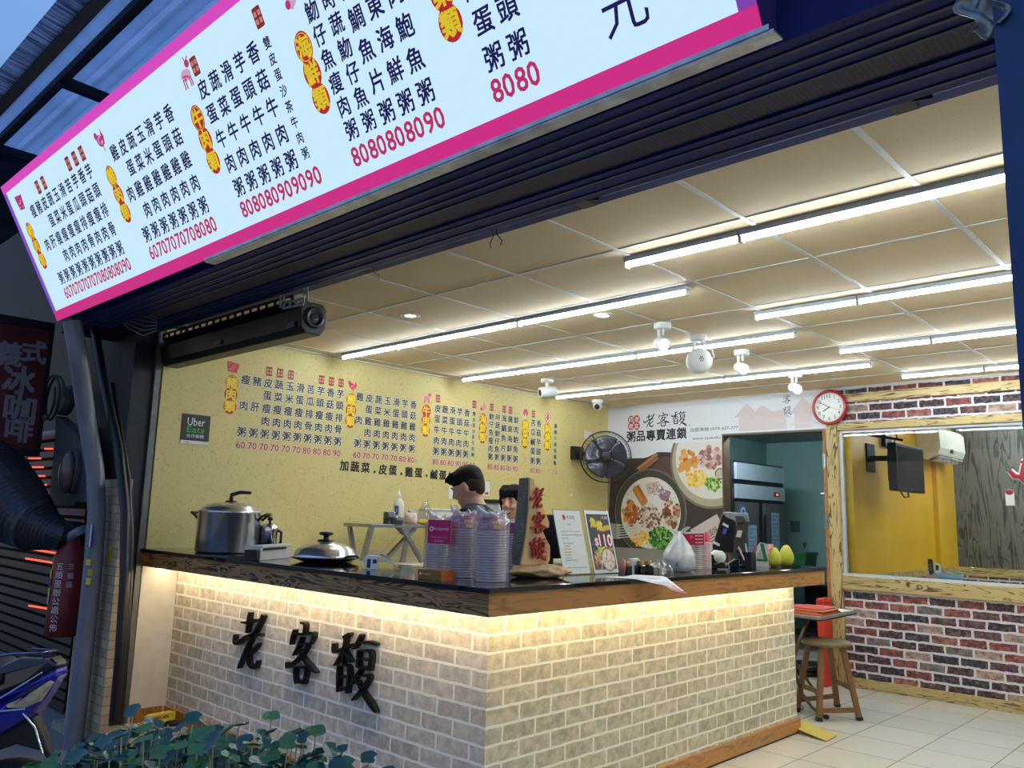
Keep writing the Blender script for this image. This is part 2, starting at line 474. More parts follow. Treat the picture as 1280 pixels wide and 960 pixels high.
M_yel, t, b = nodes('yellow_wallpaper')
g = N(t, 'NewGeometry'); n1 = N(t, 'TexNoise', Scale=26.0, Detail=5.0, Roughness=.75, Distortion=2.5); n2 = N(t, 'TexNoise', Scale=2.2, Detail=2.0)
t.links.new(g.outputs['Position'], n1.inputs['Vector']); t.links.new(g.outputs['Position'], n2.inputs['Vector'])
r = N(t, 'ValToRGB'); r.color_ramp.elements[0].position = .35; r.color_ramp.elements[1].position = .43
r.color_ramp.elements[0].color = (*lin((166, 146, 108)), 1); r.color_ramp.elements[1].color = (*lin((224, 205, 136)), 1)
t.links.new(n1.outputs['Fac'], r.inputs[0])
mx = N(t, 'MixRGB', blend_type='MULTIPLY'); mx.inputs[0].default_value = .12; t.links.new(r.outputs[0], mx.inputs[1]); t.links.new(n2.outputs['Color'], mx.inputs[2])
t.links.new(mx.outputs[0], b.inputs['Base Color']); b.inputs['Roughness'].default_value = .6

M_ceil, t, b = nodes('ceiling_tile')
g = N(t, 'NewGeometry'); vo = N(t, 'TexVoronoi', Scale=38.0); t.links.new(g.outputs['Position'], vo.inputs['Vector'])
r = N(t, 'ValToRGB'); r.color_ramp.elements[0].position = .05; r.color_ramp.elements[1].position = .09
r.color_ramp.elements[0].color = (*lin((160, 134, 96)), 1); r.color_ramp.elements[1].color = (*lin((220, 196, 156)), 1)
t.links.new(vo.outputs['Distance'], r.inputs[0]); t.links.new(r.outputs[0], b.inputs['Base Color']); b.inputs['Roughness'].default_value = .8

M_cbX = bricks('pale_brick_street_side', 0, 2, .218, .0775, (240, 237, 226), [(182, 174, 160), (206, 197, 180), (194, 189, 176)], .0066, .093, .029, grain=.55, pale=(214, 208, 194), wob=.011, char=.26)
M_cbY = bricks('pale_brick_shop_side', 1, 2, .218, .0775, (238, 232, 214), [(176, 164, 134), (202, 190, 158), (190, 180, 152)], .0066, .203, .029, grain=.55, pale=(214, 208, 190), wob=.011, char=.26)
RB = [(98, 42, 42), (122, 58, 50), (42, 40, 56), (150, 92, 78), (72, 42, 52), (112, 104, 100), (28, 28, 40), (138, 68, 58), (88, 52, 60), (168, 140, 124), (60, 34, 44), (128, 62, 58)]
M_rbX = bricks('dark_brick_wallpaper', 0, 2, .215, .0768, (206, 198, 200), RB, .0095, .05, .0, grain=.4, bump=.15, wob=.022, pale=(196, 168, 156), char=.6)
M_rbY = bricks('dark_brick_wallpaper_side', 1, 2, .215, .0768, (206, 198, 200), RB, .0095, .05, .0, grain=.4, bump=.15, wob=.022, pale=(196, 168, 156), char=.6)
W_pineX = wood('knotty_pine_level', (206, 180, 118), (74, 42, 20), 'x', .8, .5, .9, lo=.36, hi=.52)
W_pineZ = wood('knotty_pine_upright', (206, 180, 118), (74, 42, 20), 'z', .8, .5, .9, lo=.34, hi=.5)
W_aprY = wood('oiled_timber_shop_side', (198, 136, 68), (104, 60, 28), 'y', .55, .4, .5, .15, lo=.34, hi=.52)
W_aprX = wood('oiled_timber_street_shade', (178, 138, 92), (26, 16, 10), 'x', .9, .4, .95, .1, lo=.24, hi=.4)  # same timber as the shop side, with street-side shade put into its colour
W_jamb = wood('orange_door_jamb', (190, 130, 66), (110, 62, 30), 'z', .8, .5, .6)
W_grey = wood('weathered_dark_planks', (112, 108, 98), (48, 48, 44), 'z', .35, .6, .9)

M_floor = bricks('floor_tiles', 0, 1, .434, .434, (112, 108, 98), [(196, 194, 182), (204, 202, 190), (200, 198, 188)], .0028, 2.33, -5.06+.434*12, grain=.12, bump=.12, rough=.16, squash=0, wob=.0008, pale=(180, 176, 164))
M_asph = M('pavement', (126, 124, 120), .85, 0, .2, 40, .3)
M_conc = M('concrete', (150, 142, 128), .8, 0, .2, 18, .2)
M_teal = M('cool_light_wall_tint', (134, 170, 166), .7, 0, .06, 5)  # the room's dim cool light is put into this wall colour
M_amber = M('amber_wall_paint', (226, 172, 38), .45, 0, .08, 3)
M_greyw = M('grey_wall_paint', (138, 136, 128), .6, 0, .06, 6)
M_dark = M('dark_facade', (23, 25, 32), .6, .1, .35, 7)

def struct(mb, name, mats, parent=None, **k):
    o = mb.build(name, mats, parent, **k)
    if parent is None: o['kind'] = 'structure'
    return o

struct(MB().box((-5.75, 2.36, -.1), (1.5, YB+3.4, 0)), 'floor', M_floor)
struct(MB().box((-14, -9, -.15), (6, 2.36, -.05)), 'ground', M_asph)
struct(MB().box((-6.1, 2.06, -.05), (-4.6, 2.36, -.005)).box((-4.6, 2.2, -.05), (.4, 2.36, -.01)), 'trim_1', M_conc)     # threshold step

# ceiling with its tile grid
cl = struct(MB().box((XL, 2.48, ZC), (1.5, YB+.1, ZC+.08)), 'ceiling', M_ceil)
gb = MB()
for k in range(-7, 5):
    x = -.92+.6615*k
    if XL < x < 1.5: gb.box((x-.011, 2.48, ZC-.004), (x+.011, YB, ZC+.002))
for k in range(8):
    y = 3.05+.677*k
    if y < YB: gb.box((XL, y-.011, ZC-.0035), (1.5, y+.011, ZC+.002))
gb.box((XL, 2.48, ZC-.012), (XL+.02, YB, ZC)); gb.box((XL, YB-.02, ZC-.012), (1.5, YB, ZC))
gb.build('ceiling_grid', M('grid_bar_paint', (206, 204, 198), .5), cl)

wl = struct(MB().box((XL-.12, 2.40, 0), (XL, YB, ZC+.05)), 'wall_left', M_yel)
struct(MB().box((XL, 2.385, 0), (XL+.012, 2.66, 1.03)), 'trim_2', WHITEP)
struct(MB().box((XL+.012, 2.40, 0), (XL+.03, 2.60, .085)), 'baseboard_left', W_jamb)

# back wall with the doorway to the cold-store room, then the window wall
wb = MB().box((XL, YB, 0), (-4.22, YB+.1, ZC+.05)).box((-4.22, YB, 2.30), (-3.15, YB+.1, ZC+.05))
wb = struct(wb, 'wall_back', M_greyw)
struct(MB().box((-3.06, YB+.01, 0), (1.5, YB+.1, .86)).box((-3.06, YB+.01, 2.34), (1.5, YB+.1, ZC+.05)), 'wall_brick', M_rbX)
struct(MB().box((-3.02, YB-.012, 0), (1.5, YB+.01, .085)), 'baseboard_back', W_pineX, bevel=.004)
struct(MB().box((-3.03, YB-.03, .845), (1.5, YB+.13, .965)), 'trim_3', W_pineX, bevel=.006)
struct(MB().box((-3.03, YB-.02, 2.285), (1.5, YB+.12, 2.352)), 'trim_4', W_pineX, bevel=.004)
struct(MB().box((-3.09, YB-.02, 2.545), (1.5, YB+.02, 2.625)), 'trim_5', W_pineX, bevel=.004)
struct(MB().box((-3.135, YB-.03, 0), (-3.03, YB+.13, 2.55)), 'trim_6', W_pineZ, bevel=.006)
dj = struct(MB().box((-3.175, YB-.012, 0), (-3.135, YB+.12, 2.30)), 'door_1', W_jamb)
MB().box((-4.232, YB-.006, 0), (-4.214, YB+.12, 2.304)).box((-4.214, YB-.004, 2.29), (-3.175, YB+.12, 2.304)).build('door_frame', M('dark_brown_frame', (92, 70, 48), .5, 0, .3, 8), dj)
hb = MB()
for z in (1.94, 1.38): hb.box((-3.172, YB-.02, z), (-3.150, YB-.010, z+.13)); hb.cyl((-3.175, YB-.02, z-.01), (-3.175, YB-.02, z+.14), .006, n=8)
hb.build('hinge', STEELB, dj)
MB().box((-3.178, YB+.02, 1.66), (-3.17, YB+.05, 1.76)).tube([(-3.175, YB+.03, 1.70), (-3.22, YB+.03, 1.70), (-3.23, YB+.05, 1.70)], .007, 6).build('latch', STEELB, dj)

win = struct(MB().box((-3.03, YB-.015, .965), (1.5, YB+.09, .985)).box((-3.03, YB+.02, .985), (-3.005, YB+.07, 2.285)).box((-3.005, YB+.02, 2.262), (1.5, YB+.07, 2.285)), 'window_1', M('pale_window_track', (212, 216, 222), .35, .2))
m = bpy.data.materials.new('window_glass'); m.use_nodes = True; t = m.node_tree; t.nodes.clear()
tr = N(t, 'BsdfTransparent'); tr.inputs[0].default_value = (.9, .94, .93, 1); gs = N(t, 'BsdfGlossy', Roughness=.02); lw = N(t, 'Fresnel', IOR=1.32); mxs = N(t, 'MixShader')
ns = N(t, 'TexNoise', Scale=3.0); ad = N(t, 'Math', operation='MULTIPLY_ADD'); ad.inputs[1].default_value = .006; t.links.new(ns.outputs['Fac'], ad.inputs[0]); t.links.new(lw.outputs[0], ad.inputs[2])
t.links.new(ad.outputs[0], mxs.inputs[0]); t.links.new(tr.outputs[0], mxs.inputs[1]); t.links.new(gs.outputs[0], mxs.inputs[2]); t.links.new(mxs.outputs[0], N(t, 'OutputMaterial').inputs[0])
M_glass = m
MB().box((-3.005, YB+.04, .985), (-1.62, YB+.046, 2.262)).box((-1.62, YB+.052, .985), (1.5, YB+.058, 2.262)).build('window_pane', M_glass, win)

# the room behind the glass
struct(MB().box((-3.07, YB+.1, 0), (-2.95, 10.95, ZC)), 'wall_side', M_amber)
struct(MB().box((-3.07, YB+.1, 0), (-3.06, 10.4, ZC)), 'wall_passage', M_teal)
struct(MB().box((-2.95, 10.02, .97), (-2.90, 10.18, ZC)), 'trim_7', M_amber)
struct(MB().box((-2.95, 10.85, 0), (1.5, 10.95, ZC)), 'wall_far', W_grey)
struct(MB().box((-2.95, YB+.12, .90), (-2.925, 10.83, .965)), 'trim_8', W_pineZ)
struct(MB().box((-2.95, 10.82, .87), (1.5, 10.85, .965)), 'trim_9', W_pineX)
struct(MB().box((-2.95, YB+.11, 0), (-2.94, 10.83, .9)), 'wall_low', M_rbY)
struct(MB().box((-2.94, 10.83, 0), (1.5, 10.848, .87)), 'wall_lower', M_rbX)
struct(MB().box((-3.07, YB+.1, ZC), (1.5, 10.95, ZC+.06)), 'ceiling_2', M_ceil)
# cold-store room behind the doorway
struct(MB().box((-5.2, YB+.1, 0), (-5.08, 10.4, 2.5)).box((-5.2, 10.3, 0), (-3.06, 10.4, 2.5)), 'wall_cold', M_teal)
struct(MB().box((-5.2, YB+.1, 2.47), (-3.06, 10.4, 2.55)), 'ceiling_3', M('dim_ceiling', (150, 160, 160), .8))
# right-hand and street-side walls
struct(MB().box((1.5, 2.4, 0), (1.6, 10.95, ZC)), 'wall_right', WHITEP)
struct(MB().box((-.3, 2.38, 0), (1.5, 2.48, 3.6)), 'wall_front', M_dark)
# soffit of the shop front: stepped dark steel over the shutter slot
bm_ = MB().box((-5.74, 1.76, 2.575), (-.30, 1.88, 3.6)).box((-5.74, 1.88, 2.60), (-.30, 2.02, 3.3)).box((-5.74, 2.02, 2.64), (-.30, 2.18, 3.3)).box((-5.74, 2.18, 2.622), (-.30, 2.34, 3.3))
bm_.box((-6.3, 2.34, 2.672), (-.30, 2.50, 3.3))
bm_.cyl((-5.7, 2.405, 2.676), (-.33, 2.405, 2.676), .022, n=10)
so = struct(bm_, 'beam_front', NAVY)
M_perf = bricks('perforated_shutter_slat', 0, 1, .016, .011, (24, 26, 46), [(44, 46, 78), (60, 56, 78), (40, 46, 88)], .002, 0, 0, grain=.3, bump=0, squash=0, wob=.0005, rough=.6)
MB().box((-5.7, 2.015, 2.632), (-.33, 2.185, 2.641)).build('shutter_slot', M_perf, so)
gr_ = MB()
for y_, z_ in ((1.80, 2.574), (1.86, 2.574), (1.95, 2.599), (2.00, 2.599), (2.215, 2.621), (2.29, 2.621)): gr_.box((-5.7, y_, z_-.004), (-.32, y_+.012, z_+.002))
gr_.build('soffit_ribs', M('rib_steel', (44, 46, 74), .45, .2, .2, 6), so)
for nm, px, py in (('tape_scrap', 1100, 122), ('tape_scrap', 705, 255)):
    p = at(px, py, z=2.605); q = at(px+14, py+4, z=2.60)
    MB().box((p.x-.02, 2.36, 2.635), (p.x+.045, 2.43, 2.66)).prism([(0, 0), (.07, -.01), (.06, .03), (.02, .02)], (p.x+.03, 2.375, 2.635), (1, 0, 0), (0, 0, 1), (0, -.004, 0)).build(nm, BLACK, so)
wr = MB()
for px, py, dx in ((466, 340, .05), (615, 285, -.02), (620, 286, .03)):
    p = at(px, py, y=2.4)
    wr.tube([(p.x, 2.40, 2.66), (p.x+.01, 2.40, 2.62), (p.x+dx, 2.41, 2.595), (p.x+dx*.7, 2.41, 2.575)], .0022, 5)
wr.build('wire_end', BLACK, so)

# posts at both ends of the shop front
struct(MB().box((-5.765, 2.345, -.05), (-5.695, 2.385, 2.66)), 'pillar_left', M('grey_steel_post', (110, 112, 112), .5, .4, .25, 9))
struct(MB().box((-5.97, 2.22, -.05), (-5.72, 2.37, 2.62)).box((-5.74, 2.20, -.05), (-5.715, 2.235, 2.62)), 'pillar_inner', M('dark_post_panel', (38, 40, 50), .55, .2, .35, 16))
struct(MB().box((-.335, 1.66, -.05), (-.20, 1.80, 3.5)), 'pillar_right', M('blue_steel_post', (44, 72, 120), .5, .2, .2, 6))

# neighbour's dark front
struct(MB().box((-14, 2.26, -.05), (-5.96, 2.45, 4.6)), 'wall_neighbour', M_dark)
struct(MB().box((-6.3, 1.9, 2.62), (-5.70, 2.4, 3.6)), 'wall_corner', M_dark)

# ================================================================== LAMPS
W_TUBE = (0.79, 0.91, 1.0)
G_TUBE = glow('lit_tube', W_TUBE, TUBE_E); G_TUBE2 = glow('lit_tube_bright', W_TUBE, TUBE_E*2.2); G_COLD_FILL = glow('added_tube_cool', (.74, .90, 1.0), TUBE_E*3.4)
HOUS = M('tube_housing', (206, 212, 220), .4)
def tube_row(y, xs, label, em=None, ZC=ZC):
    r = thing('tube_light', label, 'light', (xs[0], y, ZC), 'rows of linked ceiling tubes')
    for a, b_ in zip(xs, xs[1:]):
        h = MB().prism([(-.03, 0), (.03, 0), (.026, -.022), (-.026, -.022)], (a+.004, y, ZC-.003), (0, 1, 0), (0, 0, 1), (b_-a-.008, 0, 0)).build('housing', HOUS, r)
        MB().cyl((a+.008, y, ZC-.031), (b_-.008, y, ZC-.031), .0155, n=10).build('tube', em or G_TUBE, r)
        for x in (a+.003, b_-.010): MB().box((x, y-.0165, ZC-.051), (x+.006, y+.0165, ZC-.016)).build('end_cap', WHITE, r)
LX = [-5.53, -4.84, -3.57, -2.30]
tube_row(3.785, LX, 'row of tube lights over the counter, nearest the air curtain')
tube_row(5.125, LX, 'row of tube lights between the recessed downlight and the first swivel spotlight')
tube_row(6.47, LX, 'row of tube lights ending beside the bullet camera at the yellow wall')
RX = [-2.29, -1.67, -.40, .87]
tube_row(3.19, RX, 'row of tube lights closest to the street, beside the dark shop-front beam')
tube_row(4.54, RX, 'second row of tube lights from the street over the dining side')
tube_row(5.83, RX, 'third row of tube lights from the street over the dining side')
tube_row(7.13, RX, 'row of tube lights just in front of the dark brick window wall')
tube_row(9.2, [-2.2, -.95, .3], 'row of tube lights in the amber room behind the glass', G_TUBE2)
tube_row(10.2, [-2.6, -1.35, -.1], 'far row of tube lights in the amber room by the plank wall', G_TUBE2)
tube_row(7.95, [-4.7, -3.5], 'unseen tube light added inside the doorway to brighten the cold-store room', G_COLD_FILL, 2.465)  # hidden tube, added because the cold-store room came out too dark

G_WARM = glow('lit_downlight', (1, .80, .58), 14)
for i, (px, py, lab) in enumerate(((513, 394, 'round recessed downlight between the air curtain and the nearest tube row'), (754, 394, 'round recessed downlight beside the swivel spotlights'))):
    p = at(px, py, z=ZC)
    d = thing('downlight', lab, 'light', (p.x, p.y, ZC), 'recessed ceiling downlights')
    MB().lathe([(.036, -.004), (.060, -.006), (.066, 0)], (p.x, p.y, ZC-.001), caps=False).build('ring', WHITE, d)
    MB().lathe([(.0, -.003), (.037, -.003)], (p.x, p.y, ZC-.002)).build('lens', G_WARM, d)
    L = bpy.data.lights.new('downlight_beam', 'SPOT'); L.energy = 14; L.color = (1, .82, .6); L.spot_size = rad(110); L.spot_blend = .6; L.shadow_soft_size = .03
    lo = bpy.data.objects.new('downlight_beam', L); col.objects.link(lo); lo.location = (0, 0, -.02); lo.parent = d

ORD = ['first', 'second', 'third']
for i, (px, py) in enumerate(((828, 404), (927, 438), (994, 466))):
    p = at(px, py, z=ZC)
    s_ = thing('spotlight', 'small white swivel spotlight on the ceiling, %s from the street' % ORD[i], 'light', (p.x, p.y, ZC), 'white swivel spotlights')
    x, y = p.x, p.y
    MB().lathe([(.056, 0), (.056, -.035), (.05, -.042), (0, -.042)], (x, y, ZC)).build('canopy', WHITE, s_)
    MB().bar((x-.022, y-.01, ZC-.04), (x-.022, y-.01, ZC-.135), .016, .016).bar((x+.012, y-.01, ZC-.04), (x+.012, y-.01, ZC-.085), .012, .012).build('arm', WHITE, s_, bevel=.002)
    ax = V((.75, -.45, -.35)).normalized(); c = V((x-.005, y-.01, ZC-.135))
    MB().lathe([(.0, -.055), (.03, -.052), (.038, -.03), (.042, .0), (.042, .05), (.036, .052)], c, tuple(ax), caps=False).build('head', WHITE, s_)
    MB().lathe([(.0, .046), (.037, .046)], c, tuple(ax)).build('lens', G_WARM, s_)
    L = bpy.data.lights.new('spot_beam', 'SPOT'); L.energy = 10; L.color = (1, .85, .66); L.spot_size = rad(70); L.spot_blend = .6; L.shadow_soft_size = .03
    lo = bpy.data.objects.new('spot_beam', L); col.objects.link(lo); lo.parent = s_
    lo.location = c+ax*.07-V(s_.location); lo.rotation_euler = ax.to_track_quat('-Z', 'Y').to_euler()

p = at(873, 419, z=ZC); x, y = p.x, p.y
s_ = thing('pendant_fan_spotlight', 'large white round-bodied lamp on a yoke between the small spotlights', 'light', (x, y, ZC))
MB().lathe([(.056, 0), (.056, -.035), (.05, -.042), (0, -.042)], (x, y, ZC)).build('canopy', WHITE, s_)
MB().bar((x-.03, y, ZC-.04), (x-.045, y-.02, ZC-.16), .016, .016).bar((x+.03, y, ZC-.04), (x+.02, y+.02, ZC-.11), .012, .012).build('yoke', WHITE, s_)
MB().lathe([(.0, -.07), (.045, -.068), (.075, -.045), (.088, 0), (.088, .03), (.07, .055), (.0, .06)], (x, y, ZC-.185), (.72, -.6, .12), 24).build('body', WHITE, s_)
cc = V((x, y, ZC-.185))+V((.72, -.6, .12)).normalized()*.061
hm = MB()
for k in range(7):
    q = cc+V((.6, .75, 0))*(0 if k == 0 else .014*cos(k*pi/3))+V((0, 0, .016))*(0 if k == 0 else sin(k*pi/3))
    hm.ell(q, .0045, 8, 6)
hm.build('vent', BLACK, s_)
MB().tube([(x+.03, y, ZC-.05), (x+.07, y+.05, ZC-.09), (x+.085, y+.06, ZC-.15), (x+.05, y+.03, ZC-.2)], .006, 6).build('cord', WHITE, s_)

# cameras on the ceiling
p = at(684, 474, z=ZC); x, y = p.x, p.y
s_ = thing('security_camera', 'white bullet security camera hanging from the ceiling by the yellow wall', 'camera', (x, y, ZC))
MB().lathe([(.06, 0), (.06, -.03), (.05, -.036), (0, -.036)], (x, y, ZC)).build('canopy', WHITE, s_)
MB().bar((x, y, ZC-.035), (x, y, ZC-.10), .022, .022).build('arm', WHITE, s_)
ax = V((-.35, -.85, -.2)).normalized(); c = V((x, y, ZC-.12))
MB().lathe([(.0, -.10), (.042, -.095), (.048, -.05), (.048, .07), (.042, .075)], c, tuple(ax)).build('housing', WHITE, s_)
MB().lathe([(.0, .078), (.042, .074)], c, tuple(ax)).build('lens', BLACK, s_)
p = at(747, 500, z=ZC); x, y = p.x, p.y
s_ = thing('security_camera', 'white dome security camera in the ceiling corner above the wall fan', 'camera', (x, y, ZC))
MB().lathe([(.065, 0), (.065, -.03), (.058, -.04), (0, -.04)], (x, y, ZC)).build('canopy', WHITE, s_)
MB().ell((x, y, ZC-.065), (.052, .052, .05)).build('housing', WHITE, s_)
MB().ell(V((x, y, ZC-.068))+V((.4, -.75, -.25)).normalized()*.03, .032).build('lens', BLACK, s_)

# ================================================================== PRINTED MENU
S1 = ('豬肉類', ['瘦.肉.粥', '豬.肝.粥', '皮蛋瘦肉粥', '蔬菜瘦肉粥', '玉米瘦肉粥', '滑蛋瘦肉粥', '苦瓜排骨粥', '芋頭瘦肉粥', '香菇瘦肉粥', '芋頭排骨粥'], '60 70 70 70 70 70 80 80 80 90'.split(), (2, 3, 4, 7, 8, 9))
S2 = ('雞肉類', ['雞.肉.粥', '皮蛋雞肉粥', '蔬菜雞肉粥', '玉米雞肉粥', '滑蛋雞肉粥', '芋頭雞肉粥', '香菇雞肉粥'], '60 70 70 70 70 80 80'.split(), ())
S3 = ('牛肉類', ['皮蛋牛肉粥', '蔬菜牛肉粥', '滑蛋牛肉粥', '芋頭牛肉粥', '香菇牛肉粥', '雙皮蛋沙茶牛肉粥'], '80 80 80 90 90 90'.split(), (0, 5))
S4 = ('海鮮類', ['魩仔魚瘦肉粥', '時蔬魩仔魚粥', '海鯛魚片粥', '廣東海鮮粥', '鮮肉鮑魚粥'], '80 80 80 80 90'.split(), (0, 2, 3))
S5 = ('蔬菜類', ['苦瓜鹹蛋粥', '香菇芋頭粥'], '80 80'.split(), (0,))
S6 = ('鍋燒類', ['濃雞汁鍋烏龍麵'], ['110'], ())

def section(fl, sec, xh, x0, dx, ztop, zbot, zp, em, hz, hr, dark, red, halo, stamp_z, sq=1.0, ph=None):
    head, cols, prices, stamps = sec
    for i, s in enumerate(cols):
        n = len(s); e_ = em if n <= 6 else em*4.6/n
        if n == 6: e_ = em*.92
        for j, c in enumerate(s):
            if c == '.': continue
            z = ztop+(zbot-ztop)*j/(n-1)
            if halo:
                fl.text(c, x0+dx*i, z, e_, halo, 1, off=.055)
            fl.text(c, x0+dx*i, z, e_, dark, 2, off=.018)
        p_ = prices[i]
        if halo: fl.text(p_, x0+dx*i, zp, em*.66, halo, 1, w=dx*.76 if len(p_) == 2 else dx*.8, off=.06)
        fl.text(p_, x0+dx*i, zp, ph or em*.66, red, 2, w=(dx*.76 if halo else dx*.9) if len(p_) == 2 else dx*.8, off=.02)
    for k in stamps:
        x = x0+dx*k; q = em*.42
        fl.poly([(x-q*.8, stamp_z-q*.98), (x-q*.62, stamp_z-q*1.1), (x+q*.62, stamp_z-q*1.1), (x+q*.8, stamp_z-q*.98), (x+q*.8, stamp_z+q*.98), (x+q*.62, stamp_z+q*1.1), (x-q*.62, stamp_z+q*1.1), (x-q*.8, stamp_z+q*.98)], (150, 46, 40), 1)
        for a in (-1, 1):
            for b_ in (-1, 1): fl.rect(x+a*q*.38-q*.26, stamp_z+b_*q*.4-q*.27, x+a*q*.38+q*.26, stamp_z+b_*q*.4+q*.27, (226, 150, 140), 2)
    for j, c in enumerate(head):
        z = hz[0]+(hz[1]-hz[0])*j/2
        fl.disc(xh, z, hr, (206, 40, 44), 1, hr*1.12)
        fl.disc(xh, z, hr*.90, (250, 225, 60), 1.4, hr*1.0, n=20) if j == 0 else None
        fl.disc(xh, z, hr*.83, (206, 40, 44), 1.6, hr*.93, n=20) if j == 0 else None
        fl.text(c, xh, z, hr*1.7, (252, 226, 40), 3, off=.03)

def pic(fl, kind, x, z, s, c=(214, 60, 80), c2=(236, 150, 160)):
    """small printed sketch above a heading"""
    if kind == 'pig':
        fl.poly([(x-1.1*s, z+.9*s), (x+1.1*s, z+.7*s), (x+.95*s, z+.1*s), (x+.7*s, z-.9*s), (x-.8*s, z-.75*s), (x-1.0*s, z)], c, 1)
        for k in range(9): fl.disc(x+random.uniform(-.7, .7)*s, z+random.uniform(-.6, .6)*s, .16*s, c2, 2, .06*s, n=8)
    elif kind == 'hen':
        fl.disc(x, z, .75*s, c, 1, .55*s, a=-.4); fl.poly([(x+.3*s, z-.2*s), (x+.7*s, z+1.0*s), (x+1.0*s, z+.2*s), (x+.7*s, z-.5*s)], c, 1); fl.disc(x-.6*s, z+.6*s, .35*s, c, 1)
        fl.line([(x+.2*s, z-.4*s), (x+.3*s, z-1.1*s)], .12*s, c, 1)
        for k in range(7): fl.disc(x+random.uniform(-.5, .6)*s, z+random.uniform(-.3, .4)*s, .2*s, c2, 2, .09*s, n=8, a=1)
    elif kind == 'ox':
        fl.disc(x, z, .8*s, c2, 1, .45*s); fl.disc(x+.7*s, z+.7*s, .36*s, c, 1, .3*s); fl.line([(x+.4*s, z+1.3*s), (x+.6*s, z+.8*s), (x+1.1*s, z+1.2*s)], .12*s, c, 1)
        for q in (-.6, -.3, .35, .6): fl.line([(x+q*s, z-.2*s), (x+q*s*1.1, z-1.0*s)], .17*s, c, 1)
        for k in range(6): fl.disc(x+random.uniform(-.6, .6)*s, z+random.uniform(-.25, .25)*s, .15*s, c, 2, .08*s, n=8)
    elif kind == 'fish':
        fl.poly([(x-.9*s, z-.6*s), (x-.3*s, z-.9*s), (x+.8*s, z-.2*s), (x+.5*s, z+.5*s), (x, z+1.3*s), (x-.15*s, z+.4*s), (x-.7*s, z+.1*s)], c2, 1)
        fl.disc(x-.7*s, z-.45*s, .3*s, c, 2)
    elif kind == 'leaf':
        for a in range(6): fl.disc(x+.5*s*cos(a*pi/3), z+.3*s+.5*s*sin(a*pi/3), .38*s, c, 1, n=9)
        fl.poly([(x-.15*s, z), (x+.15*s, z), (x+.2*s, z-.9*s), (x-.2*s, z-.9*s)], (240, 220, 220), 2)
    else:
        fl.disc(x, z, .9*s, c, 1, 1.1*s); fl.disc(x, z, .75*s, (238, 200, 200), 2, .95*s); fl.poly([(x-.5*s, z+.1*s), (x+.5*s, z+.1*s), (x, z-.8*s)], c, 3); fl.disc(x, z+.4*s, .3*s, c, 3)

fw = Flat(((XL+.0006, 0, 0), (0, 1, 0), (0, 0, 1)))
DK, RD, HL = (24, 26, 48), (196, 66, 76), (236, 232, 214)
for sec, xh, x0, dx, k in ((S1, 2.92, 3.03, .0955, 'pig'), (S2, 4.005, 4.09, .0983, 'hen'), (S3, 4.835, 4.97, .094, 'ox'), (S4, 5.565, 5.68, .09, 'fish'), (S5, 6.18, 6.30, .09, 'leaf'), (S6, 6.53, 6.66, .09, 'bowl')):
    section(fw, sec, xh, x0, dx, 2.383, 1.985, 1.886, .077, (2.345, 2.165), .052, DK, RD, HL, 2.475)
    pic(fw, k, xh, 2.462, .046)
x = 3.97
for i, c in enumerate('加蔬菜.皮蛋.雞蛋.鹹蛋加10元'):
    if c == '.': fw.disc(x-.012, 1.755, .012, (20, 18, 20), 2); x += .075; continue
    fw.text(c, x, 1.79-.004*i*.5, .092 if ord(c) > 999 else .075, (20, 18, 20), 2, off=.028); x += .109 if ord(c) > 999 else .06
fw.build('menu_lettering', INK, wl)
# switch plates and paper notes on the yellow wall
for px, py, w_, h_ in ((566, 612, .10, .17), (608, 611, .085, .14)):
    p = at(px, py, x=XL)
    n_ = MB().box((XL+.001, p.y-w_/2, p.z-h_/2), (XL+.004, p.y+w_/2, p.z+h_/2)).build('paper_notice', M('paper', (232, 228, 220), .7))
    tag(n_, 'white paper notice with a red arrow on the yellow wall' if px > 600 else 'white paper notice on the yellow wall behind the bent head', 'notice', 'paper notices on the yellow wall')
    if px > 600:
        fl = Flat(((XL+.0045, p.y, p.z), (0, 1, 0), (0, 0, 1))); fl.rect(-.025, -.055, .01, -.035, (200, 40, 50)); fl.poly([(.01, -.065), (.03, -.045), (.01, -.025)], (200, 40, 50)); fl.build('arrow_print', INK, n_)
p0, p1 = at(229, 517, x=XL), at(259, 556, x=XL)
us = MB().box((XL+.001, 2.567, 1.862), (XL+.006, 2.776, 2.075)).build('partner_sign', M('black_card', (24, 24, 28), .5))
tag(us, 'square black delivery sticker with white and green words on yellow wall', 'sign')
fl = Flat(((XL+.0063, 2.6715, 1.97), (0, 1, 0), (0, 0, 1)))
fl.text('Uber', 0, .052, .056, (240, 240, 240), 1, w=.13); fl.text('Eats', 0, -.004, .045, (70, 190, 60), 1, w=.13)
fl.text('合作餐廳', 0, -.05, .026, (230, 230, 230), 1, w=.13); fl.rect(-.1045, -.108, .1045, -.084, (228, 228, 228), 1)
fl.text('合作餐廳', -.06, -.096, .008, (40, 40, 40), 2); fl.build('lettering', INK, us)

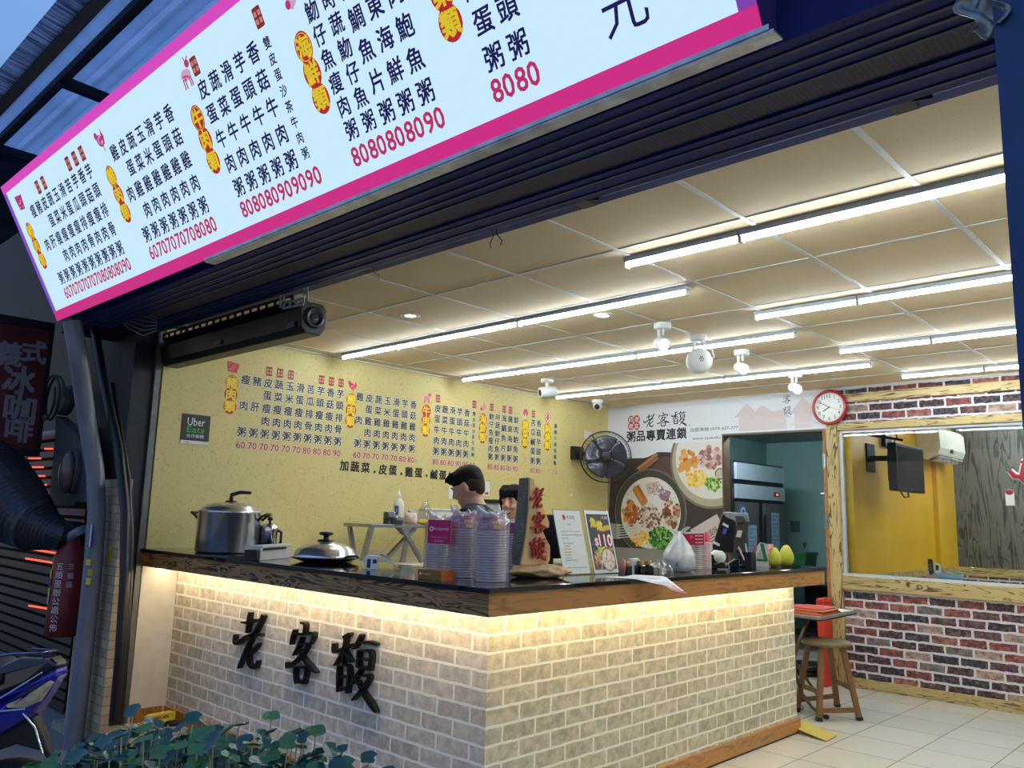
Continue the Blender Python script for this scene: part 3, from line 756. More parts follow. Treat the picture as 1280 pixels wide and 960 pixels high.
# ================================================================== MURAL on the back wall
def clipped(fl, box):
    u0, v0, u1, v1 = box
    def cut(P, k, lim, keep_less):
        out = []
        for a, b_ in zip(P, P[1:]+P[:1]):
            ia = (a[k] <= lim) if keep_less else (a[k] >= lim); ib = (b_[k] <= lim) if keep_less else (b_[k] >= lim)
            if ia: out.append(a)
            if ia != ib:
                q = (lim-a[k])/(b_[k]-a[k]); out.append((a[0]+(b_[0]-a[0])*q, a[1]+(b_[1]-a[1])*q))
        return out
    raw = fl.poly
    def poly(pts, c, d=1):
        P = list(pts)
        for k, lim, less in ((0, u0, False), (0, u1, True), (1, v0, False), (1, v1, True)):
            if P: P = cut(P, k, lim, less)
        if len(P) > 2: raw(P, c, d)
    fl.poly = poly
    return fl
mu = Flat(((0, YB-.0006, 0), (1, 0, 0), (0, 0, 1)), .0003)
mu.rect(XL, 2.05, -4.236, ZC, (226, 226, 230), 1); mu.rect(-4.24, 2.312, -3.14, ZC, (226, 226, 230), 1)
clipped(mu, (XL, 1.10, -4.236, 2.24))
R_ = random.Random(5)
top = [(XL, 1.10), (-4.236, 1.10), (-4.236, 2.18)] + [(-4.236-.07*k, 2.175-.006*k+R_.uniform(-.008, .008)) for k in range(6)] + [(-4.70, 2.13), (-4.9, 2.145), (-5.02, 2.15), (-5.15, 2.10)] + [(-5.2-.09*k, 2.095-.004*k+R_.uniform(-.006, .006)) for k in range(6)]
mu.poly(top, (58, 48, 44), 2)
mu.poly([(-5.30, 1.98), (-5.05, 2.14), (-5.01, 2.12), (-5.27, 1.96)], (176, 122, 78), 3); mu.poly([(-5.28, 1.95), (-5.03, 2.10), (-5.0, 2.08), (-5.25, 1.92)], (150, 98, 60), 3)
mu.poly([(-5.2, 1.9), (-4.95, 2.1), (-4.85, 2.1), (-4.85, 1.8)], (92, 62, 58), 3)
def blobs(cx, cy, rx, ry, n, r, cs, d, a=0):
    for k in range(n):
        q = math.sqrt(R_.random()); th = R_.uniform(0, 2*pi)
        x, y = rx*q*cos(th), ry*q*sin(th)
        mu.disc(cx+x*cos(a)-y*sin(a), cy+x*sin(a)+y*cos(a), r*R_.uniform(.6, 1.25), R_.choice(cs), d+k*.02, r*R_.uniform(.5, 1.1), n=9, a=R_.uniform(0, 3), j=.2)
def bowl(cx, cy, r):
    mu.disc(cx, cy, r, (36, 37, 38), 3, n=48); mu.disc(cx+r*.01, cy, r*.97, (104, 100, 88), 4, n=48); mu.disc(cx, cy, r*.93, (66, 64, 58), 5, n=48); mu.disc(cx+.01, cy-.01, r*.80, (222, 218, 206), 6, n=48)
    blobs(cx, cy, r*.76, r*.76, 220, r*.028, [(236, 232, 222), (206, 200, 186), (228, 222, 210)], 7)
# upper bowl
cx, cy, r = -4.36, 2.04, .50
mu.disc(cx, cy, r, (120, 110, 88), 3, n=48); mu.disc(cx, cy, r*.95, (176, 166, 140), 4, n=48); mu.disc(cx, cy+.03, r*.86, (224, 218, 206), 6, n=48)
blobs(-4.62, 2.06, .12, .11, 26, .035, [(206, 130, 52), (226, 158, 78), (184, 104, 40)], 14)
for a, b_ in (((-4.74, 1.98), (-4.56, 2.06)), ((-4.76, 1.94), (-4.58, 2.02))): mu.line([a, b_], .06, (220, 150, 66), 15)
blobs(-4.36, 2.07, .15, .12, 60, .035, [(188, 140, 132), (206, 164, 156), (150, 104, 98), (216, 182, 176)], 14)
blobs(-4.54, 1.86, .13, .09, 110, .017, [(238, 196, 66), (246, 212, 96), (220, 170, 40)], 14)
blobs(-4.34, 1.80, .09, .075, 80, .016, [(150, 186, 70), (96, 142, 46), (190, 210, 110), (70, 116, 40)], 15)
mu.disc(-4.26, 1.90, .06, (70, 62, 56), 15); mu.disc(-4.26, 1.90, .05, (190, 180, 160), 16)
# big bowl
cx, cy, r = -5.13, 1.50, .485
bowl(cx, cy, r)
mu.disc(-5.13, 1.86, .06, (84, 80, 72), 5.5, .03)
def quad(x, y, w_, h_, a, c, d):
    P = [(-w_/2, -h_/2), (w_/2, -h_/2), (w_/2, h_/2), (-w_/2, h_/2)]
    mu.poly([(x+p*cos(a)-q*sin(a), y+p*sin(a)+q*cos(a)) for p, q in P], c, d)
quad(-5.25, 1.68, .10, .22, .6, (176, 106, 44), 15); quad(-5.27, 1.69, .04, .21, .6, (206, 140, 66), 16); quad(-5.20, 1.60, .09, .06, .6, (196, 128, 60), 17)
blobs(-5.37, 1.48, .10, .13, 60, .03, [(170, 96, 40), (196, 120, 56), (140, 74, 30), (210, 140, 70)], 15)
quad(-5.08, 1.76, .16, .12, .2, (206, 184, 170), 15); quad(-4.93, 1.68, .13, .12, -.3, (150, 112, 128), 15); quad(-4.95, 1.71, .12, .04, -.3, (178, 148, 158), 16); quad(-5.03, 1.60, .11, .10, .25, (224, 220, 218), 17)
blobs(-5.0, 1.74, .14, .06, 40, .008, [(110, 76, 100), (230, 220, 214)], 18)
blobs(-4.84, 1.48, .11, .14, 46, .032, [(120, 76, 50), (170, 124, 90), (206, 176, 146), (92, 54, 36)], 15)
blobs(-4.87, 1.54, .10, .05, 6, .018, [(190, 44, 36)], 17)
blobs(-5.12, 1.44, .15, .12, 140, .02, [(150, 110, 88), (206, 180, 160), (120, 84, 66), (226, 206, 190)], 16)
blobs(-5.25, 1.21, .12, .08, 80, .018, [(232, 176, 60), (214, 150, 44), (244, 200, 92)], 17)
blobs(-4.98, 1.22, .15, .12, 220, .02, [(60, 126, 44), (36, 92, 32), (110, 166, 70), (150, 190, 100), (24, 66, 26)], 18)
for k in range(6): mu.line([(-5.56, 1.20+.028*k), (-5.26, 1.235+.026*k)], .010, (208, 206, 204), 22)
mu.rect(-5.66, 1.19, -5.52, 1.36, (150, 148, 146), 21)
# menu cards in the picture
for (x, y, w_, h_, a) in ((-4.40, 1.30, .36, .24, .5), (-4.26, 1.16, .30, .20, .5)):
    quad(x, y, w_, h_, a, (198, 184, 176), 23+a)
    quad(x-.10, y-.07, .06, .06, a, (190, 60, 60), 25)
    for i, ch in enumerate('老客馥'):
        for st in CAL[ch]:
            L, Q = ribbon(st); n = len(L)
            P = [(x+(p-.5)*.055*cos(a)-(q-.5)*.055*sin(a)-.02+.055*i*cos(a), y-.02+(p-.5)*.055*sin(a)+(q-.5)*.055*cos(a)+.055*i*sin(a)) for p, q in L+Q]
            for k in range(n-1): mu.poly([P[k], P[k+1], P[n+k+1], P[n+k]], (40, 34, 34), 26)
    for k in range(3): quad(x+.0+.02*k, y-.045-.02*k, .16, .01, a, (110, 96, 92), 25)
# headings on the white part
del mu.poly
for i, (ux, vz) in enumerate(((-5.375, 2.53), (-5.30, 2.53), (-5.375, 2.455), (-5.30, 2.455))):
    mu.disc(ux, vz, .046, (186, 44, 44), 3, .048, n=8, a=pi/8)
    mu.text('四客老友'[i] if i != 1 else '老', ux, vz, .066, (232, 228, 228), 4, off=.02)
mu.text('since 1998', -5.335, 2.395, .016, (110, 106, 110), 3, w=.14)
for i, ch in enumerate('老客馥'): mu.cal(ch, (-5.12, -4.945, -4.745)[i], 2.50+.004*i, (.17, .16, .185)[i], .15, (26, 24, 26), 3)
mu.disc(-4.62, 2.425, .008, (120, 120, 120), 3)
for i, ch in enumerate('粥品專賣連鎖'): mu.text(ch, -5.375+.132*i, 2.335+.002*i, .128, (30, 30, 34), 3, off=.025)
mu.text('加盟專線:0979-437-777', -4.33, 2.372, .042, (60, 58, 62), 3, w=.56)
mu.text('www.laokefu', -4.42, 2.292-.012, .03, (60, 58, 62), 3, w=.33)
for dx, h in ((-3.95, .25), (-3.78, .2), (-3.62, .1), (-3.36, .28)):
    mu.poly([(dx-.14, 2.42+h*.2), (dx+.14, 2.42+h*.2), (dx+.05, 2.48+h*.35), (dx, 2.46+h*.6), (dx-.05, 2.48+h*.35)], (214, 196, 194), 2); mu.rect(dx-.09, 2.33, dx+.09, 2.43+h*.2, (216, 202, 200), 2)
for i, ch in enumerate('客馥'): mu.cal(ch, -3.52, 2.62-.11*i, .085, .085, (70, 64, 68), 3)
mu.rect(-3.5, 2.36, -3.2, 2.385, (224, 208, 206), 3)
mu.build('mural_print', INK, wb)
# ================================================================== STREET SIDE
# lit menu board, leaning out over the street
BL = V((-5.7, 1.69, 2.58)); SV = V((0, -.41, .78)).normalized(); SU = V((1, 0, 0)); SN = SU.cross(SV)
sg = thing('light_box_sign', 'long backlit porridge menu board leaning out over the shop front', 'sign', BL)
mb = MB(); SW, SH = 4.883, .882
mb.prism([(0, 0), (SW, 0), (SW, SH), (0, SH)], BL-SN*.14, SU, SV, SN*.138)
mb.build('cabinet', M('sign_cabinet', (96, 80, 150), .45, .2), sg)
fl = Flat((BL+SN*.001, SU, SV)); fl.rect(.035, .035, SW-.035, SH-.035, (255, 255, 255)); fl.build('lit_face', glow('lit_sign_face', (.60, .84, 1.0), SIGN_E), sg)
fl = Flat((BL+SN*.002, SU, SV))
fl.rect(0, 0, SW, .062, (196, 40, 120)); fl.rect(0, .832, SW, SH, (206, 66, 176)); fl.rect(0, .062, .05, .832, (120, 70, 190)); fl.rect(4.835, .062, SW, .832, (120, 60, 160))
fl.build('border', INKB, sg)
fl = Flat((BL+SN*.003, SU, SV))
PK, NV = (222, 52, 108), (30, 22, 92)
for sec, xh, x0, dx, k in ((S1, .175, .345, .1, 'pig'), (S2, 1.462, 1.59, .1025, 'hen'), (S3, 2.415, 2.535, .103, 'ox'), (S4, 3.245, 3.352, .102, 'fish'), (S5, 3.95, 4.075, .1, 'leaf')):
    if k == 'pig': sec = sec[:3]+((2, 3, 7, 8, 9),)
    section(fl, sec, xh, x0, dx, .648, .228, .135, .081, (.56, .375), .05, NV, PK, None, .742, ph=.068)
    pic(fl, k, xh+.03, .735, .052, (216, 60, 130), (238, 190, 215))
fl.text('元', 4.54, .19, .15, NV, 2); fl.text('10', 4.54, .34, .10, NV, 2); fl.text('加', 4.54, .50, .14, NV, 2); fl.text('菜', 4.54, .66, .14, NV, 2)
fl.build('lettering', INKG, sg)
MB().prism([(0, 0), (2.85, 0), (2.85, .014), (0, .014)], (-3.65, 1.685, 2.572), SU, (0, 0, 1), (0, -.004, 0)).box((-3.65, 1.685, 2.566), (-.79, 1.735, 2.572)).build('bottom_flashing', M('thin_steel_sheet', (214, 218, 222), .3, .5, .3, 14, .5), sg)

# sheet-metal awning above the board
aw = thing('awning', 'blue-grey sheet metal awning above the lit menu board', 'awning', (-3, 1.3, 3.55))
AWM = M('awning_sheet', (196, 208, 228), .5, 0, .2, 3, trans=.75); AWD = M('awning_dark_steel', (30, 32, 46), .6, .2, .3, 5)
prof = []
y = 1.0
while y < 1.62: prof += [(y, 0), (y+.055, 0), (y+.065, .028), (y+.10, .028), (y+.11, 0)]; y += .115
mb = MB()
vs = [(x, yy, 3.575+zz) for x in (-5.62, .6) for yy, zz in prof]; n = len(prof)
mb.add(vs, [(i, i+1, n+i+1, n+i) for i in range(n-1)]); mb.build('corrugated_sheet', AWM, aw)
MB().box((-7.2, 1.01, 3.50), (.6, 1.065, 3.575)).build('purlin', AWD, aw)
MB().box((-7.2, 1.165, 3.535), (.6, 1.205, 3.575)).build('purlin', AWD, aw)
mb = MB(); mb.bar((-4.37, 1.17, 3.545), (-4.40, 1.62, 3.545), .045, .05); mb.build('rafter', AWD, aw)
mb = MB(); mb.bar((-5.55, 1.20, 3.545), (-5.55, 1.72, 3.545), .05, .05); mb.build('rafter', AWD, aw)
fr_ = Flat(((-7.2, 1.0, 3.50), (1, 0, 0), (0, -.86, .5)))
mb = MB(); mb.prism([(0, 0), (7.8, 0), (7.8, .085), (0, .085)], (-7.2, 1.01, 3.51), (1, 0, 0), (0, -.98, .2), (0, 0, .006)); mb.build('fringed_edge', M('frayed_pale_sheet', (206, 220, 236), .7, 0, .55, 1.0, c2=(92, 112, 146), stretch=(60, 5, 5), trans=.6), aw)
mb = MB(); mb.box((-8.2, 1.08, 3.50), (-5.62, 1.74, 3.545)); mb.build('end_sheet', M('end_sheet', (70, 84, 110), .6, 0, .4, 3, trans=.4), aw)

# neighbour's red board
BX = -6.9
p0, p1, p2 = at(62, 416, x=BX), at(-14, 408, x=BX), at(62, 542, x=BX)
y0, y1, z0, z1 = p1.y-.12, p0.y, p2.z-.13, p0.z+.02
nb = thing('cafe_sign', 'unlit red neighbour sign board with large grey characters', 'sign', (BX, (y0+y1)/2, z0))
MB().box((BX-.10, y0, z0), (BX, y1, z1)).build('board', M('dull_red_board', (92, 26, 32), .55, 0, .4, 6), nb)
MB().box((BX-.11, y0, z0-.05), (BX+.01, y1+.03, z0)).box((BX-.11, y0, z1), (BX+.01, y1+.03, z1+.06)).box((BX-.11, y1, z0), (BX+.012, y1+.03, z1)).build('frame', M('dark_sign_frame', (26, 28, 36), .5, .2, .2, 6), nb)
for ch, px, py, h in (('義', 11, 442, 29), ('式', 43, 440, 27), ('冰', 24, 475, 35), ('咖', 25, 511, 34), ('啡', 24, 537, 30)):
    fl = Flat(((BX+.002, 0, 0), (0, 1, 0), (0, 0, 1)), .001); p = at(px, py, x=BX); fl.text(ch, p.y, p.z, h*mpp(p)*1.1, (132, 130, 140), 1, off=.03, w=h*mpp(p)*1.0); fl.build('painted_character', INK, nb)
p = at(30, 548, y=2.1)
tag(MB().cyl((p.x-1.6, 2.18, p.z+.02), (p.x+.62, 2.18, p.z+.02), .035, n=10).build('awning_roller', M('pale_roller', (150, 150, 150), .6, 0, .3, 9), loc=(p.x-.5, 2.18, p.z)), 'pale horizontal roller bar under the red neighbour sign', 'roller')
# roller shutter with red light behind its slats
sh = thing('roller_shutter', 'dark horizontal-slat roller shutter with red light between slats', 'shutter', (-8, 2.25, 0))
mb = MB(); zz = -.03
while zz < 1.92:
    mb.prism([(0, 0), (-.025, .01), (-.02, .06), (0, .068)], (-12, 2.235, zz), (0, 1, 0), (0, 0, 1), (5.65, 0, 0)); zz += .075
mb.build('slats', M('shutter_steel', (24, 22, 26), .5, .3, .3, 4), sh)
red = glow('red_lit_gap', (1, .12, .06), 1.6)
mb = MB()
for px0, px1, py in ((30, 48, 562), (36, 51, 573), (38, 54, 584), (39, 56, 595), (43, 58, 606), (50, 60, 617), (56, 66, 561), (30, 78, 685), (32, 70, 698), (36, 62, 757)):
    a, b_ = at(px0, py, y=2.20), at(px1, py+(px1-px0)*(.16 if py > 650 else 0), y=2.20)
    mb.bar(a, b_, .008, .013)
mb.build('lit_slot', red, sh)
# big corrugated duct
pts = []
ctrl = [(-36, 584), (-14, 602), (12, 632), (42, 657), (72, 669), (98, 667)]
cp = [at(px, py, y=yy) for (px, py), yy in zip(ctrl, (1.62, 1.66, 1.72, 1.80, 1.90, 2.08))]
rq = []; PR = (44, 46, 43, 31, 18, 14)
for i in range(len(cp)-1):
    for k in range(16): pts.append(cp[i].lerp(cp[i+1], k/16)); rq.append((PR[i]+(PR[i+1]-PR[i])*k/16)*mpp(pts[-1]))
rs = [q*(1+.05*(i % 2)) for i, q in enumerate(rq)]
tag(MB().tube(pts, rs, 28, smooth=False).build('exhaust_duct', M('black_duct_foil', (44, 48, 60), .35, .3, .2, 30), loc=cp[2]-V((0, 0, .3))), 'large black corrugated exhaust duct beside the neighbour shutter', 'duct')
# meters and junction box on the pillar
c = at(80, 500, y=2.12)
mt = thing('water_meter', 'round grey meter with coiled cable above the wall lamp', 'meter', c)
MB().lathe([(.0, -.05), (.11, -.05), (.12, -.03), (.12, .02), (.10, .03)], c, (0, -1, .1), 24).build('dial_case', M('grey_meter', (66, 68, 72), .5, 0, .2, 9), mt)
MB().tube([c+V((.17*cos(a)-.02, -.05-.002*k, .17*sin(a)+.01)) for k, a in enumerate([i*pi/8 for i in range(34)])], .010, 6).build('cable_coil', M('grey_cable', (62, 64, 66), .6), mt)
c2_ = at(84, 590, y=2.0); c3 = at(76, 560, y=2.10)
jb = thing('junction_box', 'grey conduit box and bracket with rounded corners beside the duct', 'box', c3)
a_ = [at(px, py, y=2.06) for px, py in ((70, 520), (93, 540), (112, 572), (112, 628), (94, 627), (93, 632), (66, 632), (62, 615), (68, 560))]
mb = MB(); mb.add(a_+[q+V((0, .08, 0)) for q in a_], [tuple(range(9)), tuple(range(17, 8, -1))]+[(i, 9+i, 9+(i+1) % 9, (i+1) % 9) for i in range(9)]); mb.build('cover', M('grey_junction', (62, 66, 72), .6, 0, .25, 8), jb)
lp = thing('wall_lamp', 'oval glass bulkhead lamp on the junction box', 'lamp', c2_)
MB().ell(c2_, (.085, .05, .15)).build('glass_dome', M('dusty_glass', (96, 84, 78), .25, 0, .3, 12), lp)
MB().lathe([(.10, -.01), (.10, .02), (.09, .03)], c2_+V((0, .05, 0)), (0, -1, 0), 20, sxy=(1, 1.5)).build('base', M('grey_junction', (0, 0, 0)), lp)

# tiled pilaster, drain pipe and cables in front of the post
xa, xb = at(92, 800, y=2.08).x, at(136, 800, y=2.08).x
zt_ = 1.58
M_tile = bricks('small_wall_tiles', 0, 2, .11, .055, (120, 112, 98), [(176, 160, 130), (158, 146, 122), (186, 172, 144)], .003, .02, .01, grain=.5, bump=.4, pale=(150, 120, 80))
pz = struct(MB().box((xa, 2.08, -.05), (xb, 2.13, zt_)), 'pillar_tiled', M_tile)
PIPE = M('grey_plastic_pipe', (120, 126, 138), .38, 0, .25, 5)
pp = thing('drain_pipe', 'grey plastic drain pipe bending down from the sign end', 'pipe', (-5.6, 2.0, 0))
def pxpath(lst, y):
    return [at(px, py, y=yy if yy else y) for px, py, yy in lst]
P = [at(90, 402, y=1.71), at(97, 440, y=1.76), at(108, 520, y=1.90), at(119, 590, y=1.98), at(121, 640, y=2.0), at(117, 700, y=2.0), at(110, 770, y=2.0), at(101, 850, y=2.0), at(88, 960, y=2.0)]
sm_ = []
for i in range(len(P)-1):
    for k in range(5): sm_.append(P[i].lerp(P[i+1], k/5))
MB().tube(sm_, .055, 16).build('pipe_run', PIPE, pp)
for (px0, py0, px1, py1, c_, nm) in ((118, 656, 128, 683, (44, 40, 110), 'blue_sticker'), (116, 688, 124, 694, (60, 150, 130), 'green_sticker'), (115, 699, 125, 706, (214, 200, 40), 'yellow_sticker'), (117, 711, 127, 719, (190, 160, 40), 'ochre_sticker'), (115, 722, 125, 730, (214, 200, 40), 'yellow_sticker')):
    c = at((px0+px1)/2, (py0+py1)/2, y=2.0); w_ = (px1-px0)*mpp(c); h_ = (py1-py0)*mpp(c)
    def wrap(u, v, d, c=c): a = u/.056; return V((c.x+.0565*sin(a+.25), c.y-.0565*cos(a+.25)-d, c.z+v))
    fl = Flat(wrap, .0006)
    for k in range(4): fl.rect(-w_/2+k*w_/4, -h_/2, -w_/2+(k+1)*w_/4, h_/2, c_, 1)
    if nm == 'blue_sticker': fl.rect(-w_*.05, -h_/2, w_*.25, h_/2, (200, 200, 210), 2); [fl.rect(-w_*.3, -h_*.4+k*h_*.13, -w_*.12, -h_*.33+k*h_*.13, (180, 180, 210), 2) for k in range(7)]
    else: fl.rect(-w_*.3, -h_*.12, w_*.3, h_*.12, (90, 80, 40), 2)
    fl.build(nm, INK, pp)
c = at(137, 692, y=2.078); fl = Flat((c, (1, 0, 0), (0, 0, 1))); fl.rect(-.03, -.045, .03, .045, (200, 186, 40)); fl.rect(-.012, -.035, .0, .035, (110, 100, 40), 2)
so_ = fl.build('yellow_notice_sticker', INK, pz)
for lst, r_, nm, lab in (([(118, 410, 2.0), (128, 470, 2.02), (148, 560, 2.05), (157, 640, 2.05), (156, 720, 2.05), (150, 820, 2.05), (140, 930, 2.05)], .030, 'thick_cable', 'thick black cable curving down the grey steel post'),
                         ([(140, 480, 2.1), (160, 600, 2.1), (164, 680, 2.1), (158, 800, 2.1), (148, 940, 2.1)], .020, 'thin_cable', 'thinner black cable behind the thick one on the post')):
    P = [at(px, py, y=yy) for px, py, yy in lst]; sm_ = []
    for i in range(len(P)-1):
        for k in range(4): sm_.append(P[i].lerp(P[i+1], k/4))
    tag(MB().tube(sm_, r_, 10).build(nm, BLACK, loc=P[-1]), lab, 'cable')
wl_ = MB()
for k in range(6):
    a, b_ = at(146, 396, y=2.0), at(196, 398+k*3, y=2.1)
    wl_.tube([a, a.lerp(b_, .35)+V((0, 0, .05-.02*k)), a.lerp(b_, .7)+V((0, 0, .04-.02*k)), b_], .004, 5)
tag(wl_.build('wire_bundle', M('pale_wires', (150, 146, 140), .5), loc=at(170, 398, y=2.0)), 'bundle of pale wires tied under the sign end', 'wires')

# red fire-extinguisher cover with white writing
c = at(83, 740, y=1.98); k_ = mpp(c)
ex = thing('extinguisher_cover', 'dark red hanging cover with white vertical writing beside the drain pipe', 'cover', c-V((0, 0, 50*k_)))
hh, rr = 52*k_, 19*k_
MB().lathe([(.0, -hh), (rr*1.05, -hh), (rr*1.02, -hh*.4), (rr, hh*.8), (rr*.9, hh*.9), (rr*.55, hh*1.15), (rr*.4, hh*1.3), (0, hh*1.3)], c, n=24).build('cover', M('dark_red_vinyl', (120, 30, 36), .45, 0, .3, 8), ex)
MB().tube([c+V((.0, -.02, hh*1.2)), c+V((.06, -.03, hh*1.35)), c+V((.10, 0, hh*1.45)), c+V((.05, .05, hh*1.5))], .028, 8).build('clear_wrap', clear('clear_wrap', (150, 170, 190), .3), ex)
def wrapx(u, v, d): a = u/rr-.0; return V((c.x+(rr*1.03+d+.002)*sin(a+.72), c.y-(rr*1.03+d+.002)*cos(a+.72), c.z+v))
fl = Flat(wrapx, .0008)
for i, ch in enumerate('五順里辦公處公佈'): fl.text(ch, -.002, hh*.62-i*hh*.2, hh*.19, (226, 214, 220), 1)
for i, ch in enumerate('三重區'): fl.text(ch, .065, hh*.62-i*hh*.21, hh*.15, (206, 190, 200), 1)
for z_, c_ in ((.44, (222, 200, 60)), (.24, (40, 60, 150)), (.02, (206, 206, 60)), (-.16, (160, 170, 180))): fl.rect(-.092, hh*(z_-.09), -.062, hh*(z_+.09), c_, 1)
fl.build('lettering', INK, ex)

# air curtain on slotted angle brackets
ac = thing('air_curtain', 'long black air curtain fan slung under the shop-front beam', 'fan', (-4.7, 2.42, 2.38))
xa, xb = -5.655, -3.865
mb = MB(); mb.prism([(-.075, .02), (-.045, -.015), (.05, -.015), (.085, .03), (.085, .13), (.06, .165), (-.06, .165), (-.085, .12)], (xa, 2.43, 2.395), (0, 1, 0), (0, 0, 1), (xb-xa, 0, 0)); mb.build('housing', BLACK, ac, bevel=.006)
MB().lathe([(.0, .0), (.020, .012), (.022, .004), (.036, .004), (.040, .016), (.058, .016), (.062, 0)], (xb+.002, 2.43, 2.475), (1, 0, 0), 24).build('motor_end', M('dark_motor', (46, 48, 54), .3, .3), ac)
for px, py in ((272, 428), (363, 406)):
    p = at(px, py, y=2.343); MB().box((p.x-.04, 2.340, p.z-.014), (p.x+.04, 2.347, p.z+.014)).build('rating_plate', M('plate_grey', (96, 92, 100), .5), ac)
def rail(mb, x0, x1, y, z, h=.05):
    mb.box((x0, y, z), (x1, y+.003, z+h*.3)).box((x0, y, z+h*.7), (x1, y+.003, z+h)); n = int((x1-x0)/.09)
    for k in range(n+1): x = x0+(x1-x0-.02)*k/n; mb.box((x, y, z+h*.3), (x+.03, y+.003, z+h*.7))
    mb.box((x0, y, z), (x1, y+.04, z+.003))
mb = MB(); rail(mb, xa-.02, -3.98, 2.36, 2.565); mb.build('slotted_rail', BLACK, ac)
GB = M('pale_slotted_angle', (214, 214, 204), .45, .3)
def strap(mb, a, b_, w=.036):
    a, b_ = V(a), V(b_); d = (b_-a); L_ = d.length; d.normalize(); s_ = d.cross(V((0, 1, 0))).normalized()
    for q in (-1, 1): mb.bar(a+s_*q*w*.36, b_+s_*q*w*.36, w*.28, .004, up=(0, 1, 0))
    n = max(2, int(L_/.06))
    for k in range(n+1): c = a+d*(L_-.016)*k/n+d*.008; mb.bar(c-d*.012, c+d*.012, w*.5, .004, up=(0, 1, 0))
mb = MB(); strap(mb, (-4.05, 2.342, 2.555), (-3.83, 2.342, 2.545), .046); strap(mb, (-4.06, 2.342, 2.55), (-4.075, 2.342, 2.72), .046); strap(mb, (-3.84, 2.36, 2.55), (-3.86, 2.36, 2.66), .046); mb.build('bracket', GB, ac)
mb = MB(); strap(mb, (-5.66, 2.345, 2.55), (-5.69, 2.345, 2.63)); strap(mb, (-5.40, 2.40, 2.57), (-5.40, 2.40, 2.64)); mb.build('bracket', GB, ac)

# scooter: tail end in view (local x toward its tail, y away from the street, z up)
rt_ = V((cr.x, cr.y, 0)).normalized(); aw_ = V((-rt_.y, rt_.x, 0))
o_ = at(40, 627, d=3.4); o_.z = -.05
TS = Matrix((rt_, aw_, V((0, 0, 1)))).transposed().to_4x4(); TS.translation = o_
def L2(px, py): return ((px-40+(py-627)*.112)*.0034, 1.47-(py-627)*.0034)
sc_ = thing('scooter', 'parked blue and black scooter, its tail pointing at the drain pipe', 'scooter', o_)
BLUE = M('metallic_blue_paint', (34, 36, 150), .22, .35, .15, 4, coat=.8)
def slab(poly, y0, y1, name, mat, bev=.012):
    mb = MB(); mb.prism([L2(*p) for p in poly], (0, y0, 0), (1, 0, 0), (0, 0, 1), (0, y1-y0, 0))
    mb.v = [TS @ V((q.x, q.y*(1-.62*max(0, min(1, (q.x+.10)/.26))), q.z)) for q in mb.v]; return mb.build(name, mat, sc_, bevel=bev)
slab([(-200, 905), (-160, 870), (-60, 852), (5, 852), (45, 838), (79, 818), (79, 828), (66, 850), (48, 874), (22, 890), (-10, 900), (-60, 930), (-140, 960), (-200, 950)], -.13, .13, 'tail_fairing', BLUE, .03)
slab([(5, 852), (45, 836), (80, 816), (70, 808), (40, 806), (-10, 830), (-60, 845), (-60, 853)], -.115, .115, 'upper_cowl', M('gloss_black_paint', (18, 16, 26), .2, 0, .1, coat=.6), .02)
mb = MB(TS); mb.grid(lambda u, v: V(((-150+192*u-40)*.00334, (-.12+.24*v)*(1-.25*u**3), 1.47-(832-20*sin(u*pi)**.7*(1 if u < .5 else 1)-3*(1-abs(2*v-1))**.5*3-627)*.00334-.03*(abs(2*v-1)**3))), 16, 10); mb.build('seat', M('seat_vinyl', (52, 52, 60), .6), sc_, solid=.04)
slab([(28, 858), (48, 848), (72, 832), (77, 834), (62, 855), (46, 862), (30, 861)], -.150, -.12, 'tail_light', M('amber_white_lens', (196, 176, 140), .15, 0, .3, 30, coat=.8), .003)
slab([(26, 858), (70, 836), (66, 832), (50, 842)], -.148, -.125, 'lens_trim', BLACK, .002)
mb = MB(TS)
def SP(px, py, y=0): a, b_ = L2(px, py); return (a, y, b_)
mb.tube([SP(-20, 812, -.05), SP(30, 803, -.06), SP(61, 801, -.06), SP(62, 804, .06), SP(30, 803, .07)], .005, 8); mb.build('grab_rail', M('dark_chrome', (110, 124, 150), .2, .9), sc_)
mb = MB(TS); mb.tube([SP(5, 862, -.132), SP(40, 850-9, -.132), SP(75, 819, -.126)], .003, 6); mb.tube([SP(-40, 876, -.134), SP(28, 862, -.134), SP(56, 859, -.13)], .003, 6); mb.build('pinstripe', M('pale_pinstripe', (190, 190, 214), .4), sc_)
slab([(-20, 900), (22, 888), (48, 874), (60, 898), (66, 915), (30, 905), (10, 912)], -.07, .07, 'inner_fender', M('grey_fender', (28, 27, 28), .7), .01)
slab([(56, 908), (62, 906), (82, 945), (76, 950)], -.05, .05, 'mudguard', M('grey_fender', (0, 0, 0)), .004)
mb = MB(TS); mb.tube([SP(49, 866, -.1), SP(63, 881, -.1), SP(72, 909, -.1)], .004, 6); mb.build('plate_bracket', CHROME, sc_)
mb = MB(TS); wx, wz = L2(14, 990)
mb.lathe([(.155, -.05), (.19, -.055), (.215, -.04), (.225, 0), (.215, .04), (.19, .055), (.155, .05), (.155, -.05)], (wx, .02, wz), (0, 1, 0), 36); wh = mb.build('rear_wheel', M('tyre_rubber', (24, 24, 26), .8, 0, .2, 30, .3), sc_)
mb = MB(TS); mb.lathe([(.15, -.03), (.158, -.052), (.145, -.055), (.135, -.03)], (wx, .02, wz), (0, 1, 0), 36)
for k in range(5): a = k*2*pi/5; mb.bar((wx, .0, wz), (wx+.145*cos(a), .0, wz+.145*sin(a)), .03, .02, up=(0, 1, 0))
mb.build('rim', M('pale_rim', (150, 140, 120), .4, .5), wh)
mb = MB(TS); a, b_ = V(SP(4, 902, -.145)), V(SP(30, 985, -.16))
